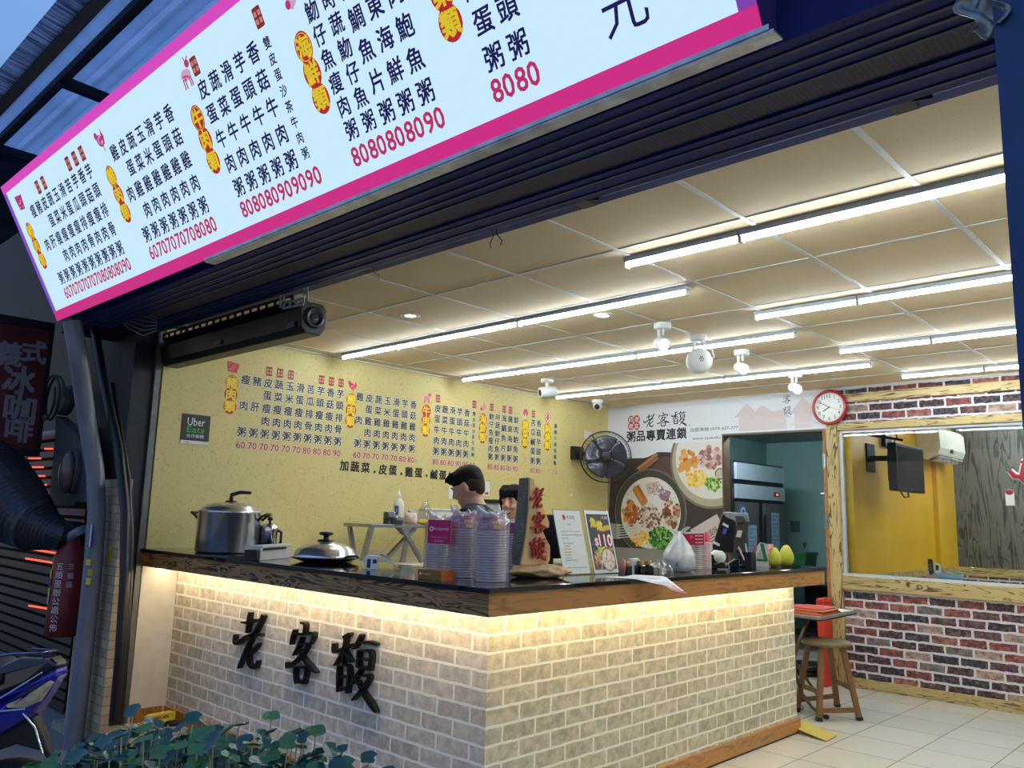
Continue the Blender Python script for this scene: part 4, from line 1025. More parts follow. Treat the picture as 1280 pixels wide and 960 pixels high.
mb.cyl(a, b_, .018, n=10); mb.build('shock_absorber', BLACK, sc_)
mb = MB(TS); mb.cyl(a.lerp(b_, -.02), a.lerp(b_, .28), .034, n=14); mb.build('shock_cap', CHROME, sc_)
mb = MB(TS); mb.tube([a.lerp(b_, .28+.7*i/60)+V((.034*cos(i*.85), .034*sin(i*.85), 0)) for i in range(61)], .008, 6); mb.build('coil_spring', BLACK, sc_)
slab([(-200, 950), (-140, 958), (-100, 1000), (-160, 1040), (-260, 1045), (-260, 1010)], -.12, .12, 'footboard', BLACK, .02)
slab([(-330, 800), (-300, 800), (-258, 1020), (-262, 1046), (-290, 1046)], -.17, .17, 'leg_shield', BLUE, .03)
mb = MB(TS); fx, fz = L2(-330, 1010); mb.lathe([(.155, -.045), (.19, -.05), (.222, 0), (.19, .05), (.155, .045), (.155, -.045)], (fx, 0, fz), (0, 1, 0), 32); mb.build('front_wheel', M('tyre_rubber', (0, 0, 0)), sc_)
mb = MB(TS); mb.tube([SP(-330, 1010, .06), SP(-318, 870, .05), SP(-300, 770, 0), SP(-296, 745, 0)], .022, 8); mb.tube([SP(-270, 742, -.32), SP(-296, 745, -.1), SP(-296, 745, .1), SP(-270, 742, .32)], .014, 8); mb.build('handlebar', BLACK, sc_)
mb = MB(TS); mb.bar(SP(-10, 1000, .06), SP(-120, 985, .06), .07, .12); mb.build('engine', M('dark_motor', (0, 0, 0)), sc_, bevel=.01)

# pennywort in a long planter
c0, c1 = at(60, 960, d=2.15), at(480, 970, d=2.0)
u_ = V((c1.x-c0.x, c1.y-c0.y, 0)); LEN = u_.length; u_.normalize(); v_ = V((-u_.y, u_.x, 0))
base = V((c0.x, c0.y, 0)); zr = .60
TP = Matrix((u_, v_, V((0, 0, 1)))).transposed().to_4x4(); TP.translation = V((c0.x, c0.y, 0))
pl = thing('potted_pennywort', 'round-leaved green pennywort plants in a planter before the counter', 'plant', (c0.x, c0.y, -.05))
mb = MB(TP); mb.prism([(-.02, -.05), (LEN+.04, -.05), (LEN+.06, zr), (-.04, zr)], (0, -.14, 0), (1, 0, 0), (0, 0, 1), (0, .3, 0)); mb.build('planter', M('pale_planter', (196, 190, 176), .7, 0, .1, 6), pl, bevel=.01)
mb = MB(TP); mb.box((0, -.12, zr), (LEN+.02, .14, zr+.012)); mb.build('soil', M('wet_soil', (56, 44, 34), .9, 0, .4, 60, .6), pl)
rr_ = random.Random(3)
fol, fol2, stm = MB(TP), MB(TP), MB(TP)
for i in range(390):
    x = rr_.uniform(-.03, LEN+.03); y = rr_.uniform(-.16, .17)
    f_ = x/LEN
    top = zr+.10+.13*max(0, sin(pi*min(1, max(0, f_*.95+.03))))**.8+rr_.uniform(-.11, .035)
    if rr_.random() < .10: top += rr_.uniform(.02, .06)*(1 if .15 < f_ < .9 else 0)
    r_ = rr_.uniform(.018, .030)
    nrm = V((rr_.uniform(-.65, .65), rr_.uniform(-.9, .35), 1)).normalized(); a, q, n_ = basis(nrm)
    c = V((x, y, top)); mbx = fol if rr_.random() < .72 else fol2
    k = 16; vs = [c-n_*.003]
    for rad_, dz in ((.55, .0), (1, .003)):
        for j in range(k):
            t_ = 2*pi*j/k; s_ = rad_*(1 if j else (.62 if rad_ == 1 else .8)); w_ = 1+.06*sin(5*t_)
            vs.append(c+(a*cos(t_)+q*sin(t_))*r_*s_*w_+n_*(dz+.002*sin(3*t_)))
    fs = [(0, 1+j, 1+(j+1) % k) for j in range(k)]+[(1+j, 1+k+j, 1+k+(j+1) % k, 1+(j+1) % k) for j in range(k)]
    mbx.add(vs, fs, True)
    stm.tube([(x+rr_.uniform(-.03, .03), y*.7, zr+.005), (x+rr_.uniform(-.012, .012), y*.9, (zr+top)/2), c-n_*.004], .0018, 5)
for i in range(160):
    x = rr_.uniform(.1*LEN, LEN); y = rr_.uniform(-.14, .05); h_ = rr_.uniform(.05, .13)
    stm.tube([(x, y, zr+.005), (x+rr_.uniform(-.02, .02), y-.01, zr+h_)], .0022, 5); stm.ell((x, y-.01, zr+h_), .005, 6, 4)
fol.build('foliage', M('blue_green_leaf', (24, 84, 74), .42, 0, .35, 9, coat=.15), pl)
fol2.build('young_foliage', M('mid_green_leaf', (66, 122, 66), .45, 0, .3, 9), pl)
stm.build('stems', M('pale_stem', (206, 190, 140), .6, 0, .25, 20), pl)

# bits on the threshold by the post
p = at(200, 905, z=0)
yb = thing('staple_gun', 'small yellow and black hand tool lying on the threshold', 'tool', (p.x, p.y, 0))
q0, q1 = at(183, 907, z=.02), at(214, 898, z=.05)
mb = MB(); mb.bar(q0, q1, .05, .03); mb.bar(q0+V((0, 0, .055)), q1+V((0, 0, .04)), .045, .018); mb.bar(q0, q0+V((0, 0, .06)), .045, .02); mb.bar(q1-V((0, 0, .01)), q1+V((0, 0, .045)), .045, .02); mb.build('body', M('tool_yellow', (222, 200, 50), .45), yb, bevel=.004)
mb = MB(); mb.bar(q0+V((.02, .06, -.01)), q1+V((.06, .06, -.03)), .06, .035); mb.build('grip', BLACK, yb, bevel=.006)
p = at(215, 910, z=0); tag(MB().box((p.x-.16, p.y-.09, .0), (p.x+.2, p.y+.08, .012)).build('grey_mat', M('grey_cloth', (150, 148, 150), .9, 0, .2, 20), loc=(p.x, p.y, 0)), 'folded grey cloth lying on the threshold by the counter', 'cloth')
# ================================================================== THE COUNTER
cb = thing('counter_base', 'pale brick counter base wrapping the corner under the black top', 'counter', (-2.62, 2.63, 0))
MB().box((XL+.012, 2.63, .05), (-2.616, 2.70, 1.0165)).build('street_brickwork', M_cbX, cb)
MB().box((-2.69, 2.6305, .05), (-2.6155, 5.67, 1.0165)).box((-2.97, 5.575, .05), (-2.62, 5.669, 1.0165)).build('shop_brickwork', M_cbY, cb)
MB().box((XL+.03, 2.612, .0), (-2.602, 2.635, .085)).build('kickboard', W_jamb, cb, bevel=.003)
MB().box((-2.62, 2.612, 0.012), (-2.598, 5.69, .10)).box((-2.97, 5.66, .012), (-2.60, 5.69, .10)).build('kickboard', W_aprY, cb, bevel=.003)
MB().box((-2.62, 2.64, 0), (-2.605, 5.68, .012)).build('plinth_gap', BLACK, cb)
G_STRIP = glow('lit_warm_strip', (1.0, .79, .50), STRIP_E)
MB().box((XL+.02, 2.515, 1.012), (-2.51, 2.53, 1.017)).box((-2.52, 2.54, 1.012), (-2.505, 5.6, 1.017)).build('light_strip', G_STRIP, cb)
ct = thing('countertop', 'black polished counter top with a deep timber front edge', 'counter', (-2.6, 2.6, 1.02))
GRAN = M('black_polished_stone', (12, 13, 15), .06, 0, .2, 60)
mb = MB(); mb.prism([(XL, 2.358), (-2.348, 2.358), (-2.348, 5.61), (-2.99, 5.61), (-2.99, 2.99), (XL, 2.99)], (0, 0, 1.108), (1, 0, 0), (0, 1, 0), (0, 0, ZT-1.108)); mb.build('stone_slab', GRAN, ct, bevel=.003)
MB().box((XL, 2.37, 1.016), (-2.3605, 2.395, 1.108)).build('front_apron', W_aprX, ct, bevel=.002)
MB().box((-2.385, 2.3705, 1.016), (-2.36, 5.60, 1.108)).box((-2.96, 5.575, 1.016), (-2.361, 5.60, 1.108)).build('side_apron', W_aprY, ct, bevel=.002)
MB().box((XL, 2.395, 1.018), (-2.9, 2.96, 1.04)).box((-2.96, 2.396, 1.0185), (-2.386, 5.57, 1.0395)).build('underside', M('white_underside', (206, 204, 196), .6), ct)

# raised black characters on the street face
LETM = M('black_letter', (9, 9, 10), .55, 0, .1, spec=.2); LETS = M('bronze_letter_edge', (40, 34, 26), .5, .3)
for ch, x0, x1, z0, z1 in (('老', -4.785, -4.395, .465, .80), ('客', -4.18, -3.88, .475, .80), ('馥', -3.735, -3.355, .475, .80)):
    mb = MB()
    for st in CAL[ch]:
        L, Q = ribbon([(a_, b_, c_*.66) for a_, b_, c_ in st]); P = [(x0+(p*1.0)*(x1-x0), z0+q*(z1-z0)) for p, q in L+Q[::-1]]
        mb.m = 0; mb.prism(P, (0, 2.606, 0), (1, 0, 0), (0, 0, 1), (0, -.010, 0))
        mb.m = 1; mb.prism(P, (0, 2.606, 0), (1, 0, 0), (0, 0, 1), (0, .0235, 0))
    o = mb.build('raised_character', [LETM, LETS], loc=((x0+x1)/2, 2.61, z0))
    tag(o, {'老': 'black raised brush character on the counter bricks, closest to the steel post', '客': 'black raised brush character on the counter bricks, in the middle of three', '馥': 'widest black raised brush character, closest to the counter corner'}[ch], 'letter', 'raised characters on the counter front')

# ================================================================== THINGS ON THE COUNTER, street leg
def onc(px, py=None, y=None, z=ZT):
    p = at(px, py if py else 700, y=y) if y is not None else at(px, py, z=z)
    return V((p.x, p.y, z))

# stock pot
c = onc(283, y=2.68); k = mpp(c); R0 = 38.5*k; hz = 49*k
pt = thing('stock_pot', 'large lidded stainless stock pot on the counter beside the yellow wall', 'pot', c)
MB().lathe([(0, .002), (R0*.97, .002), (R0, .012), (R0, hz), (R0*1.02, hz+.004), (R0*.98, hz+.004)], c, n=48).build('body', STEEL, pt)
ld = MB().lathe([(R0*1.0, hz+.004), (R0*1.01, hz+.010), (R0*.93, hz+.012), (R0*.90, hz+.026), (R0*.75, hz+.05), (R0*.45, hz+.064), (0, hz+.068)], c, n=48).build('lid', STEEL, pt)
mb = MB(); zt = hz+.066; mb.lathe([(.04, zt), (.036, zt+.01), (.014, zt+.014), (.014, zt+.03)], c); mb.tube([c+V((0, 0, zt+.02)), c+V((.0, .0, zt+.05)), c+V((.04, .04, zt+.068)), c+V((.09, .09, zt+.066))], [.014, .014, .013, .010], 8); mb.build('lid_handle', BLACK, ld)
for a in (pi+.55, .75):
    d = V((cos(a), sin(a), 0)); q = V((-d.y, d.x, 0)); b0 = c+d*R0*.99+V((0, 0, hz*.93))
    MB().tube([b0-q*.045-V((0, 0, .03)), b0-q*.05+d*.03, b0-q*.045+d*.055+V((0, 0, .012)), b0+q*.045+d*.055+V((0, 0, .012)), b0+q*.05+d*.03, b0+q*.045-V((0, 0, .03))], .009, 8).build('handle', BLACK, pt)
# kettle
c = onc(334, y=2.89); k = mpp(c); r = 11*k; hz = 33*k
kt = thing('kettle', 'tall chrome coffee kettle behind the stock pot', 'kettle', c)
MB().lathe([(0, .001), (r, .001), (r, hz*.9), (r*.96, hz), (r*.8, hz+.012), (r*.3, hz+.02), (0, hz+.02)], c, n=28).build('body', CHROME, kt)
MB().lathe([(.008, hz+.018), (.008, hz+.035), (.018, hz+.04), (.016, hz+.06), (0, hz+.062)], c, n=14).build('knob', BLACK, kt)
d = V((cr.x, cr.y, 0)).normalized()
MB().tube([c+d*r*.95+V((0, 0, hz*.85)), c+d*(r+.022)+V((0, 0, hz*.78)), c+d*(r+.022)+V((0, 0, hz*.4)), c+d*r*.95+V((0, 0, hz*.2))], .010, 8).build('handle', BLACK, kt)
MB().tube([c-d*r*.9+V((0, 0, hz*.12)), c-d*(r+.03)+V((0, 0, hz*.25)), c-d*(r+.045)+V((0, 0, hz*.55)), c-d*(r+.075)+V((0, 0, hz*.78))], [.016, .014, .010, .007], 10).build('spout', CHROME, kt)
# tissue box / card box
a, b_ = onc(325, 701), onc(366, 697); 
u = (b_-a); u.z = 0; W_ = u.length; u.normalize(); v = V((-u.y, u.x, 0))
bx = thing('napkin_box', 'small white box with a dark slot in front of the kettle', 'box', a)
mb = MB(Matrix((u, v, V((0, 0, 1)))).transposed().to_4x4()); mb.T.translation = a
mb.box((0, 0, 0), (W_*.93, .085, .068)); mb.build('body', M('grey_white_card', (196, 194, 186), .6), bx, bevel=.003)
mb2 = MB(mb.T); mb2.box((.02, -.004, .055), (W_*.75, .0, .068)).box((-.03, .005, 0), (0, .08, .06)); mb2.build('slot', BLACK, bx)
mb2 = MB(mb.T); mb2.box((.02, .0, .0685), (W_*.95, .08, .082)); mb2.build('lid', M('grey_white_card', (0, 0, 0)), bx, bevel=.003)
MB().tube([a+V((-.02, .02, .035)), a+V((-.16, -.0, .012)), a+V((-.30, -.02, .006)), a+V((-.12, -.07, .006)), a+V((.03, -.03, .006))], .006, 6).build('cord', BLACK, bx)
# wok lid
c = onc(406, y=2.72); k = mpp(c); R0 = 40*k
wk = thing('wok', 'wide flat black-rimmed wok with a domed steel lid', 'pan', c)
MB().lathe([(0, .003), (R0*.7, .003), (R0*1.0, .02), (R0*1.06, .024), (R0*1.0, .028), (0, .028)], c, n=48).build('pan', M('black_iron', (26, 26, 28), .4, .6), wk)
ld = MB().lathe([(R0*.99, .028), (R0, .034), (R0*.95, .042), (R0*.86, .072), (R0*.62, .098), (R0*.3, .112), (0, .115)], c, n=48).build('lid', STEEL, wk)
MB().lathe([(.05, .112), (.045, .124), (.016, .126), (.016, .146), (.036, .150), (.042, .160), (.03, .168), (0, .17)], c, n=24).build('knob', BLACK, ld)
MB().tube([c+V((R0*1.02, .0, .03)).xyz, c+V((R0*1.1, .02, .04)), c+V((R0*1.1, .07, .04)), c+V((R0*.98, .10, .03))], .007, 6).build('handle', M('black_iron', (0, 0, 0)), wk)
# card terminal and arched holder
c = onc(463, 712); k = mpp(c)
td = thing('card_reader', 'small white and blue card reader in the corner of the street counter', 'card reader', c)
d = V((cr.x, cr.y, 0)).normalized(); n_ = V((-d.y, d.x, 0))
TT = Matrix((d, n_, V((0, 0, 1)))).transposed().to_4x4(); TT.translation = c
mb = MB(TT); mb.prism([(-.035, 0), (.035, 0), (.035, .062), (.028, .068), (-.028, .068), (-.035, .062)], (0, 0, 0), (1, 0, 0), (0, .2, 1), (0, .03, 0)); mb.build('body', WHITE, td, bevel=.003)
mb = MB(TT); mb.prism([(-.02, .008), (-.002, .008), (-.002, .052), (-.02, .052)], (0, -.0015, 0), (1, 0, 0), (0, .2, 1), (0, .002, 0)); mb.prism([(.008, .03), (.028, .03), (.028, .05), (.008, .05)], (0, -.0015, 0), (1, 0, 0), (0, .2, 1), (0, .002, 0)); mb.build('screen', M('screen_blue', (30, 44, 74), .2), td)
ar = thing('sign_holder', 'dark glossy arched holder beside the white card reader', 'holder', c+d*.07)
mb = MB(TT)
mb.grid(lambda a, b_: V((.045+.085*a, b_*.06+.0, .072*cos(a*pi/2*.98)+.002)), 12, 4); mb.build('arched_panel', M('dark_acrylic', (26, 32, 44), .08, 0, .1, coat=.5), ar, solid=.004)
mb = MB(TT); mb.grid(lambda a, b_: V((.05+.083*a, -.002, (.05+.018*b_)*cos(a*pi/2*.98)+.002)), 10, 1); mb.build('white_stripe', WHITE, ar)

# stacks of paper bowls in thin plastic bags
BOWL = M('printed_paper_bowl', (112, 50, 110), .5, 0, .6, 34, c2=(206, 176, 196))
BOWLT = M('printed_bowl_wrap', (110, 46, 120), .5, 0, .5, 26, c2=(196, 84, 90)); RIM = M('bowl_rim', (212, 204, 206), .5)
bowl_mesh = None
def bowl_stack(c, n, group, label, r=.068, dz=.0118, top=True, mats=(BOWL, RIM, BOWLT), txt=True):
    first = None
    for i in range(n):
        p = c+V((0, 0, .001+i*dz))
        if first is None:
            first = thing('paper_bowl', label, 'bowl', p, group)
            MB().lathe([(r*.98, .004), (r*.80, .062), (r*.78, .064), (r*.74, .060), (0, .060)], p, n=32).build('cup', mats[0], first)
            MB().lathe([(r*.97, 0), (r*1.03, .002), (r*1.03, .006), (r*.97, .0065)], p, n=32).build('rim', mats[1], first)
        elif i < n-1: dup(first, p)
        else:
            t_ = thing('paper_bowl', label.replace('nested in', 'topmost of'), 'bowl', p, group)
            MB().lathe([(r*.98, .004), (r*.80, .062), (r*.78, .064), (r*.74, .060), (0, .060)], p, n=32).build('cup', mats[2], t_)
            MB().lathe([(r*.97, 0), (r*1.03, .002), (r*1.03, .006), (r*.97, .0065)], p, n=32).build('rim', mats[1], t_)
            if txt:
                a0 = math.atan2(-p.y, -p.x)
                def cone(u_, v_, d_, p=p): rr = r*(.98-.18*(v_-.004)/.058)+.0006+d_; a = a0+u_/r; return V((p.x+rr*cos(a), p.y+rr*sin(a), p.z+v_))
                fl = Flat(cone)
                for q in range(3): fl.text('老客馥'[q], .010+q*.016, .044, .015, (240, 206, 90), 1, off=.035)
                for q in range(2): fl.text('粥品'[q], .018+q*.018, .024, .019, (236, 200, 80), 1, off=.035)
                for q in range(9): fl.text('瘦肉皮蛋粥香菇雞肉'[q], -.052+.013*(q//3), .048-.013*(q % 3), .011, (220, 210, 226), 1)
                fl.build('lettering', INK, t_)
BAG = clear('thin_plastic_bag', (226, 228, 234), .13, .18, .25)
def bag(c, r, h, ears, group, label, seed):
    q = random.Random(seed); b = thing('plastic_bag', label, 'bag', c, group)
    def f(u, v):
        a = 2*pi*u; z = h*v
        k = 1+.03*sin(5*a+seed)+.02*sin(11*a+7*v)
        if v > .86: k *= 1-.9*(v-.86)/.14*(.5+.3*sin(3*a+seed))
        return c+V((r*k*cos(a), r*k*sin(a), z+(.012*sin(4*a+seed) if v > .85 else .001)))
    MB().grid(f, 40, 22).build('bag_film', BAG, b)
    mb = MB()
    for (dx, dz_, w_) in ears:
        d_ = V((cr.x, cr.y, 0)).normalized()*dx
        p0 = c+V((0, 0, h*.93))+d_*.5
        mb.grid(lambda u, v, p0=p0, d_=d_: p0+d_*.7*v+V((cr.x, cr.y, 0))*w_*(u-.5)*(1-.75*v)+V((.012*sin(9*u+5*v), .012*cos(7*u), dz_*v)), 10, 8)
    mb.build('bag_handle', clear('bag_handle_film', (236, 238, 242), .6, .2, .25), b)
st = [(V((-2.965, 2.70, ZT)), 15), (V((-2.735, 2.60, ZT)), 20), (V((-2.548, 2.592, ZT)), 20)]
st[0] = (onc(549, y=2.84), 14); st[1] = (onc(578, y=2.68), 19); st[2] = (onc(613, y=2.62), 19)
bowl_stack(st[0][0], 17, 'bowls in the bagged stack behind the pink sign', 'paper bowl nested in the bagged stack behind the pink delivery sign')
bowl_stack(st[1][0], 19, 'bowls in the middle bagged stack', 'paper bowl nested in the bagged stack between two other bagged stacks')
bowl_stack(st[2][0], 19, 'bowls in the bagged stack at the counter corner', 'paper bowl nested in the bagged stack closest to the counter corner')
bag(st[0][0], .078, .275, ((-.05, .05, .08), (.05, .025, .06)), 'bags around bowl stacks', 'clear plastic bag around the bowls behind the pink sign', 1)
bag(st[1][0], .078, .302, ((-.05, .05, .07), (.05, .03, .07), (0, .02, .08)), 'bags around bowl stacks', 'clear plastic bag around the middle bowl stack', 2)
bag(st[2][0], .080, .302, ((-.055, .05, .07), (.055, .03, .07), (0, .025, .08)), 'bags around bowl stacks', 'clear plastic bag around the bowl stack at the counter corner', 4)
c = onc(647, y=3.14); bowl_stack(c, 17, 'unbagged bowls behind the carved sign', 'grey-rimmed paper bowl nested in the stack half hidden by the carved sign', txt=False)

# delivery sign and box
a, b_ = at(535, 701, y=2.53), at(563, 702, y=2.53); kk = mpp(a)
c = V((a.x, a.y, ZT))
ps = thing('acrylic_sign', 'magenta delivery sign standing in front of the bowl stack', 'sign', onc(549, y=2.53))
z0, z1 = at(549, 680, y=2.53).z, at(549, 650, y=2.53).z
mb = MB(); u = V((1, .25, 0)).normalized(); wv = (b_.x-a.x)/u.x*.80
mb.prism([(0, z0), (wv, z0), (wv, z1), (0, z1)], (a.x-.006, a.y, 0), u, (0, 0, 1), u.cross(V((0, 0, 1)))*.004); mb.build('panel', M('magenta_card', (200, 14, 104), .5), ps)
mb = MB(); mb.prism([(.01, ZT), (wv-.01, ZT), (wv-.01, z0), (.01, z0)], (a.x-.006, a.y+.004, 0), u, (0, 0, 1), u.cross(V((0, 0, 1)))*.003); mb.build('clear_foot', clear('clear_acrylic', (220, 220, 230), .03, .05, .05), ps)
fl = Flat((V((a.x-.006, a.y, 0))+u.cross(V((0, 0, 1)))*.0052, u, (0, 0, 1)))
fl.disc(wv*.17, z0+(z1-z0)*.62, .011, (245, 235, 240)); fl.disc(wv*.17, z0+(z1-z0)*.62, .006, (206, 18, 110), 2)
fl.text('foodpanda', wv*.60, z0+(z1-z0)*.62, .018, (245, 235, 240), w=wv*.66)
fl.text('Order online now!', wv*.52, z0+(z1-z0)*.28, .008, (240, 170, 205), w=wv*.72); fl.text('合作店家', wv*.52, z0+(z1-z0)*.12, .011, (240, 190, 215), w=wv*.4)
fl.build('lettering', INK, ps)
a, m_, b_ = onc(523, y=2.405), onc(552, y=2.41), onc(564, y=2.45)
bx = thing('delivery_box', 'flat brown and orange cardboard box at the foot of the magenta sign', 'box', a)
u = m_-a; W_ = u.length; u.normalize(); v = V((-u.y, u.x, 0)); Tb = Matrix((u, v, V((0, 0, 1)))).transposed().to_4x4(); Tb.translation = a
mb = MB(Tb); mb.box((0, 0, 0), (W_, .07, .045)); mb.build('carton', M('brown_carton', (140, 98, 34), .5), bx, bevel=.002)
mb = MB(Tb); mb.box((W_, .001, .0), (W_+.001, .084, .044)); mb.build('orange_end', M('orange_carton', (196, 98, 40), .5), bx)
fl = Flat((a-v*.0012, u, (0, 0, 1))); fl.disc(W_*.12, .026, .006, (236, 226, 206)); fl.text('foodpanda', W_*.38, .026, .012, (236, 226, 206), w=W_*.4); fl.build('lettering', INK, bx)

# carved shop sign on driftwood
c = at(670, 700, x=-2.66); kk = mpp(c)*.1875
tc_ = V((-c.x, -c.y, 0)).normalized(); rt2 = V((cr.x, cr.y, 0)).normalized()
nrm = (tc_*cos(rad(27))+rt2*sin(rad(27))).normalized(); ux = V((0, 0, 1)).cross(nrm).normalized()
if ux.dot(rt2) < 0: ux.negate()
cs = thing('carved_sign', 'upright carved wooden sign with red brush characters on driftwood', 'sign', V((c.x, c.y, ZT)))
out = [(735, 163), (768, 160), (776, 200), (800, 205), (832, 244), (826, 272), (812, 300), (836, 350), (844, 372), (876, 450), (874, 482), (850, 486), (832, 505), (858, 560), (884, 606), (886, 690), (872, 722), (834, 730), (786, 744), (690, 728), (706, 640), (722, 520), (735, 350)]
sxk = 1.12
o0 = V((c.x, c.y, 0)); z_of = lambda yy: ZT+.045+(748-yy)*kk*1.0
P = [((x-790)*kk*sxk, z_of(y)) for x, y in out]
mb = MB(); mb.prism(P, o0, ux, (0, 0, 1), -nrm*.018); mb.build('face_board', M('sanded_cedar', (240, 194, 134), .5, 0, .2, 6, stretch=(1, 1, .25)), cs, bevel=.003)
P2 = [((x-790)*kk*sxk, z_of(y)) for x, y in ((733, 150), (764, 156), (770, 330), (800, 520), (800, 735), (700, 738), (694, 640), (708, 500), (722, 330))]
mb = MB(); mb.prism(P2, o0-nrm*.018, ux, (0, 0, 1), -nrm*.10); mb.build('bark_back', M('slate_bark', (124, 128, 122), .8, 0, .4, 30, .8, stretch=(1, 1, 4)), cs, bevel=.006)
REDL = M('red_carved_letter', (176, 40, 36), .4)
for ch, cx_, cy_ in (('老', 790, 290), ('客', 800, 452), ('馥', 798, 618)):
    mb = MB(); w_, h_ = 106*kk*sxk, 140*kk
    for s_ in CAL[ch]:
        L, Q = ribbon(s_); P = [((cx_-790)*kk*sxk+(p-.5)*w_, z_of(cy_)+(q-.5)*h_) for p, q in L+Q[::-1]]
        mb.prism(P, o0, ux, (0, 0, 1), nrm*.014)
    mb.build('red_character', REDL, cs)
fl = Flat((o0+nrm*.0006, ux, (0, 0, 1)))
for i, ch in enumerate('粥品專賣'): fl.text(ch, (856-790)*kk*sxk, z_of(585+i*30), .017, (186, 50, 44))
fl.build('small_lettering', INK, cs)
q_ = random.Random(9)
def rock(u, v):
    th, ph = pi*v, 2*pi*u
    k = 1+.10*sin(3*ph+4*th)+.06*sin(7*ph-5*th)
    d = ux*(.155*k*sin(th)*cos(ph))+nrm*(.085*k*sin(th)*sin(ph)) + V((0, 0, -.032*cos(th)*(1+.2*sin(2*ph))))
    return V((c.x, c.y, ZT+.028))+ux*.02+d
MB().grid(rock, 36, 16).build('driftwood_base', M('driftwood', (204, 166, 122), .8, 0, .4, 22, .9), cs)

# till monitor behind, paper notices in acrylic stands
c = at(689, 700, x=-2.86)
mn = thing('till_monitor', 'dark flat till monitor behind the white notice stand', 'monitor', V((c.x, c.y, ZT)))
k = mpp(c); mb = MB(); uu = V((.35, .94, 0)).normalized(); nn_ = uu.cross(V((0, 0, 1)))
mb.prism([(-.14, .07), (.16, .07), (.15, .30), (-.15, .30)], V((c.x, c.y, ZT)), uu, (-.05, .02, 1), -nn_*.03); mb.build('screen_back', M('navy_plastic', (18, 24, 44), .35), mn, bevel=.006)
MB().box((c.x-.07, c.y-.09, ZT), (c.x+.07, c.y+.09, ZT+.015)).bar((c.x-.02, c.y, ZT+.01), (c.x-.02, c.y, ZT+.12), .05, .03).build('stand', BLACK, mn, bevel=.004)
def stand(BLp, BRp, TLp, name, label, cat):
    a, b_ = onc(*BLp), onc(*BRp); a.x = b_.x = (a.x+b_.x)/2; t_ = at(*TLp, y=a.y)
    s_ = thing(name, label, cat, a)
    u = b_-a; v = t_-a; n = u.cross(v).normalized(); W_, H_ = u.length, v.length; u.normalize(); v.normalize()
    mb = MB(); mb.prism([(0, 0), (W_, 0), (W_, H_), (0, H_)], a+V((0, 0, .002)), u, v, -n*.003); mb.prism([(0, 0), (W_, 0), (W_, .07), (0, .07)], a+V((0, 0, .001)), u, V((-1, 0, 0)), V((0, 0, .003)))
    mb.build('acrylic_sheet', clear('clear_acrylic', (0, 0, 0), .1), s_)
    fl = Flat((a+n*.0012+V((0, 0, .002)), u, v)); return s_, fl, W_, H_
s_, fl, W_, H_ = stand((702.6, 719.5), (740.5, 718), (690, 636.7), 'notice_stand', 'white printed notice in an acrylic stand beside the carved sign', 'notice')
fl.rect(.004, .004, W_-.004, H_-.006, (222, 222, 214))
fl.disc(W_*.36, H_*.875, .013, (176, 60, 50), 2, .016, n=8, a=pi/8)
for i, ch in enumerate('老客馥'): fl.cal(ch, W_*(.50+.10*i), H_*.875, .020, .022, (40, 36, 36), 2)
fl.text('公告', W_*.5, H_*.765, .013, (70, 70, 70), 2)
def greek(fl, x0, x1, y, h, c):
    x = x0
    while x < x1: w_ = random.uniform(.4, 1)*h*.8; fl.rect(x, y-h*.4, min(x+w_, x1), y+h*.4, c, 2); x += w_+h*.35
for y, x1, c_ in ((.655, .86, (150, 150, 146)), (.60, .92, (120, 116, 106)), (.555, .40, (150, 150, 146)), (.475, .55, (150, 150, 146)), (.43, .38, (206, 110, 100)), (.385, .42, (206, 110, 100)), (.34, .42, (206, 96, 90)), (.295, .40, (190, 110, 104)), (.25, .40, (150, 150, 146)), (.215, .60, (120, 120, 118)), (.105, .92, (150, 150, 146))):
    greek(fl, W_*(.16 if x1 > .39 else .2), W_*x1, H_*y, .0065, c_)
fl.build('printed_sheet', INK, s_)
s_, fl, W_, H_ = stand((741.5, 717.8), (775, 716.4), (729, 637.8), 'poster_stand', 'dark food poster priced at 110 in an acrylic stand', 'poster')
fl.rect(.002, .002, W_-.002, H_-.003, (226, 226, 222)); fl.rect(.012, .02, W_-.012, H_-.022, (44, 42, 44), 2)
def brush(fl, x, y, s, c, d, ch):
    fl.text(ch, x, y, s, c, d, off=.04)
for i, ch in enumerate('老客馥'): fl.cal(ch, W_*(.72+.075*i), H_*.88, .013, .016, (210, 206, 206), 4)
fl.rect(W_*.63, H_*.865, W_*.68, H_*.90, (196, 50, 50), 4)
for i, ch in enumerate('魚燉'): brush(fl, W_*(.28+.24*i), H_*(.80-.05*i), .055, (232, 206, 40), 4, ch)
for i, ch in enumerate('烏龍麵'): brush(fl, W_*(.62+.12*i), H_*(.70+.012*i), .028, (226, 180, 44), 4, ch)
fl.line([(W_*.45, H_*.64), (W_*.9, H_*.69)], .008, (150, 40, 40), 3)
for o_, c_, d_ in ((.07, (196, 40, 50), 5), (.02, (236, 230, 232), 6)):
    fl.text('110', W_*.66, H_*.515, .062, c_, d_, w=W_*.52, off=o_); fl.text('$', W_*.29, H_*.485, .045, c_, d_, off=o_)
for i in range(60): fl.disc(W_*random.uniform(.1, .3), H_*random.uniform(.34, .52), .006, random.choice([(70, 76, 76), (100, 104, 100), (56, 60, 60)]), 4, .003, n=6, a=random.uniform(0, 3))
fl.rect(.012, .02, W_-.012, H_*.30, (116, 72, 48), 3)
for i in range(40): fl.disc(W_*random.uniform(.15, .4), H_*random.uniform(.14, .34), .012, random.choice([(196, 146, 90), (170, 116, 64), (214, 170, 116)]), 4.1+i*.01, .007, n=7, a=random.uniform(0, 3))
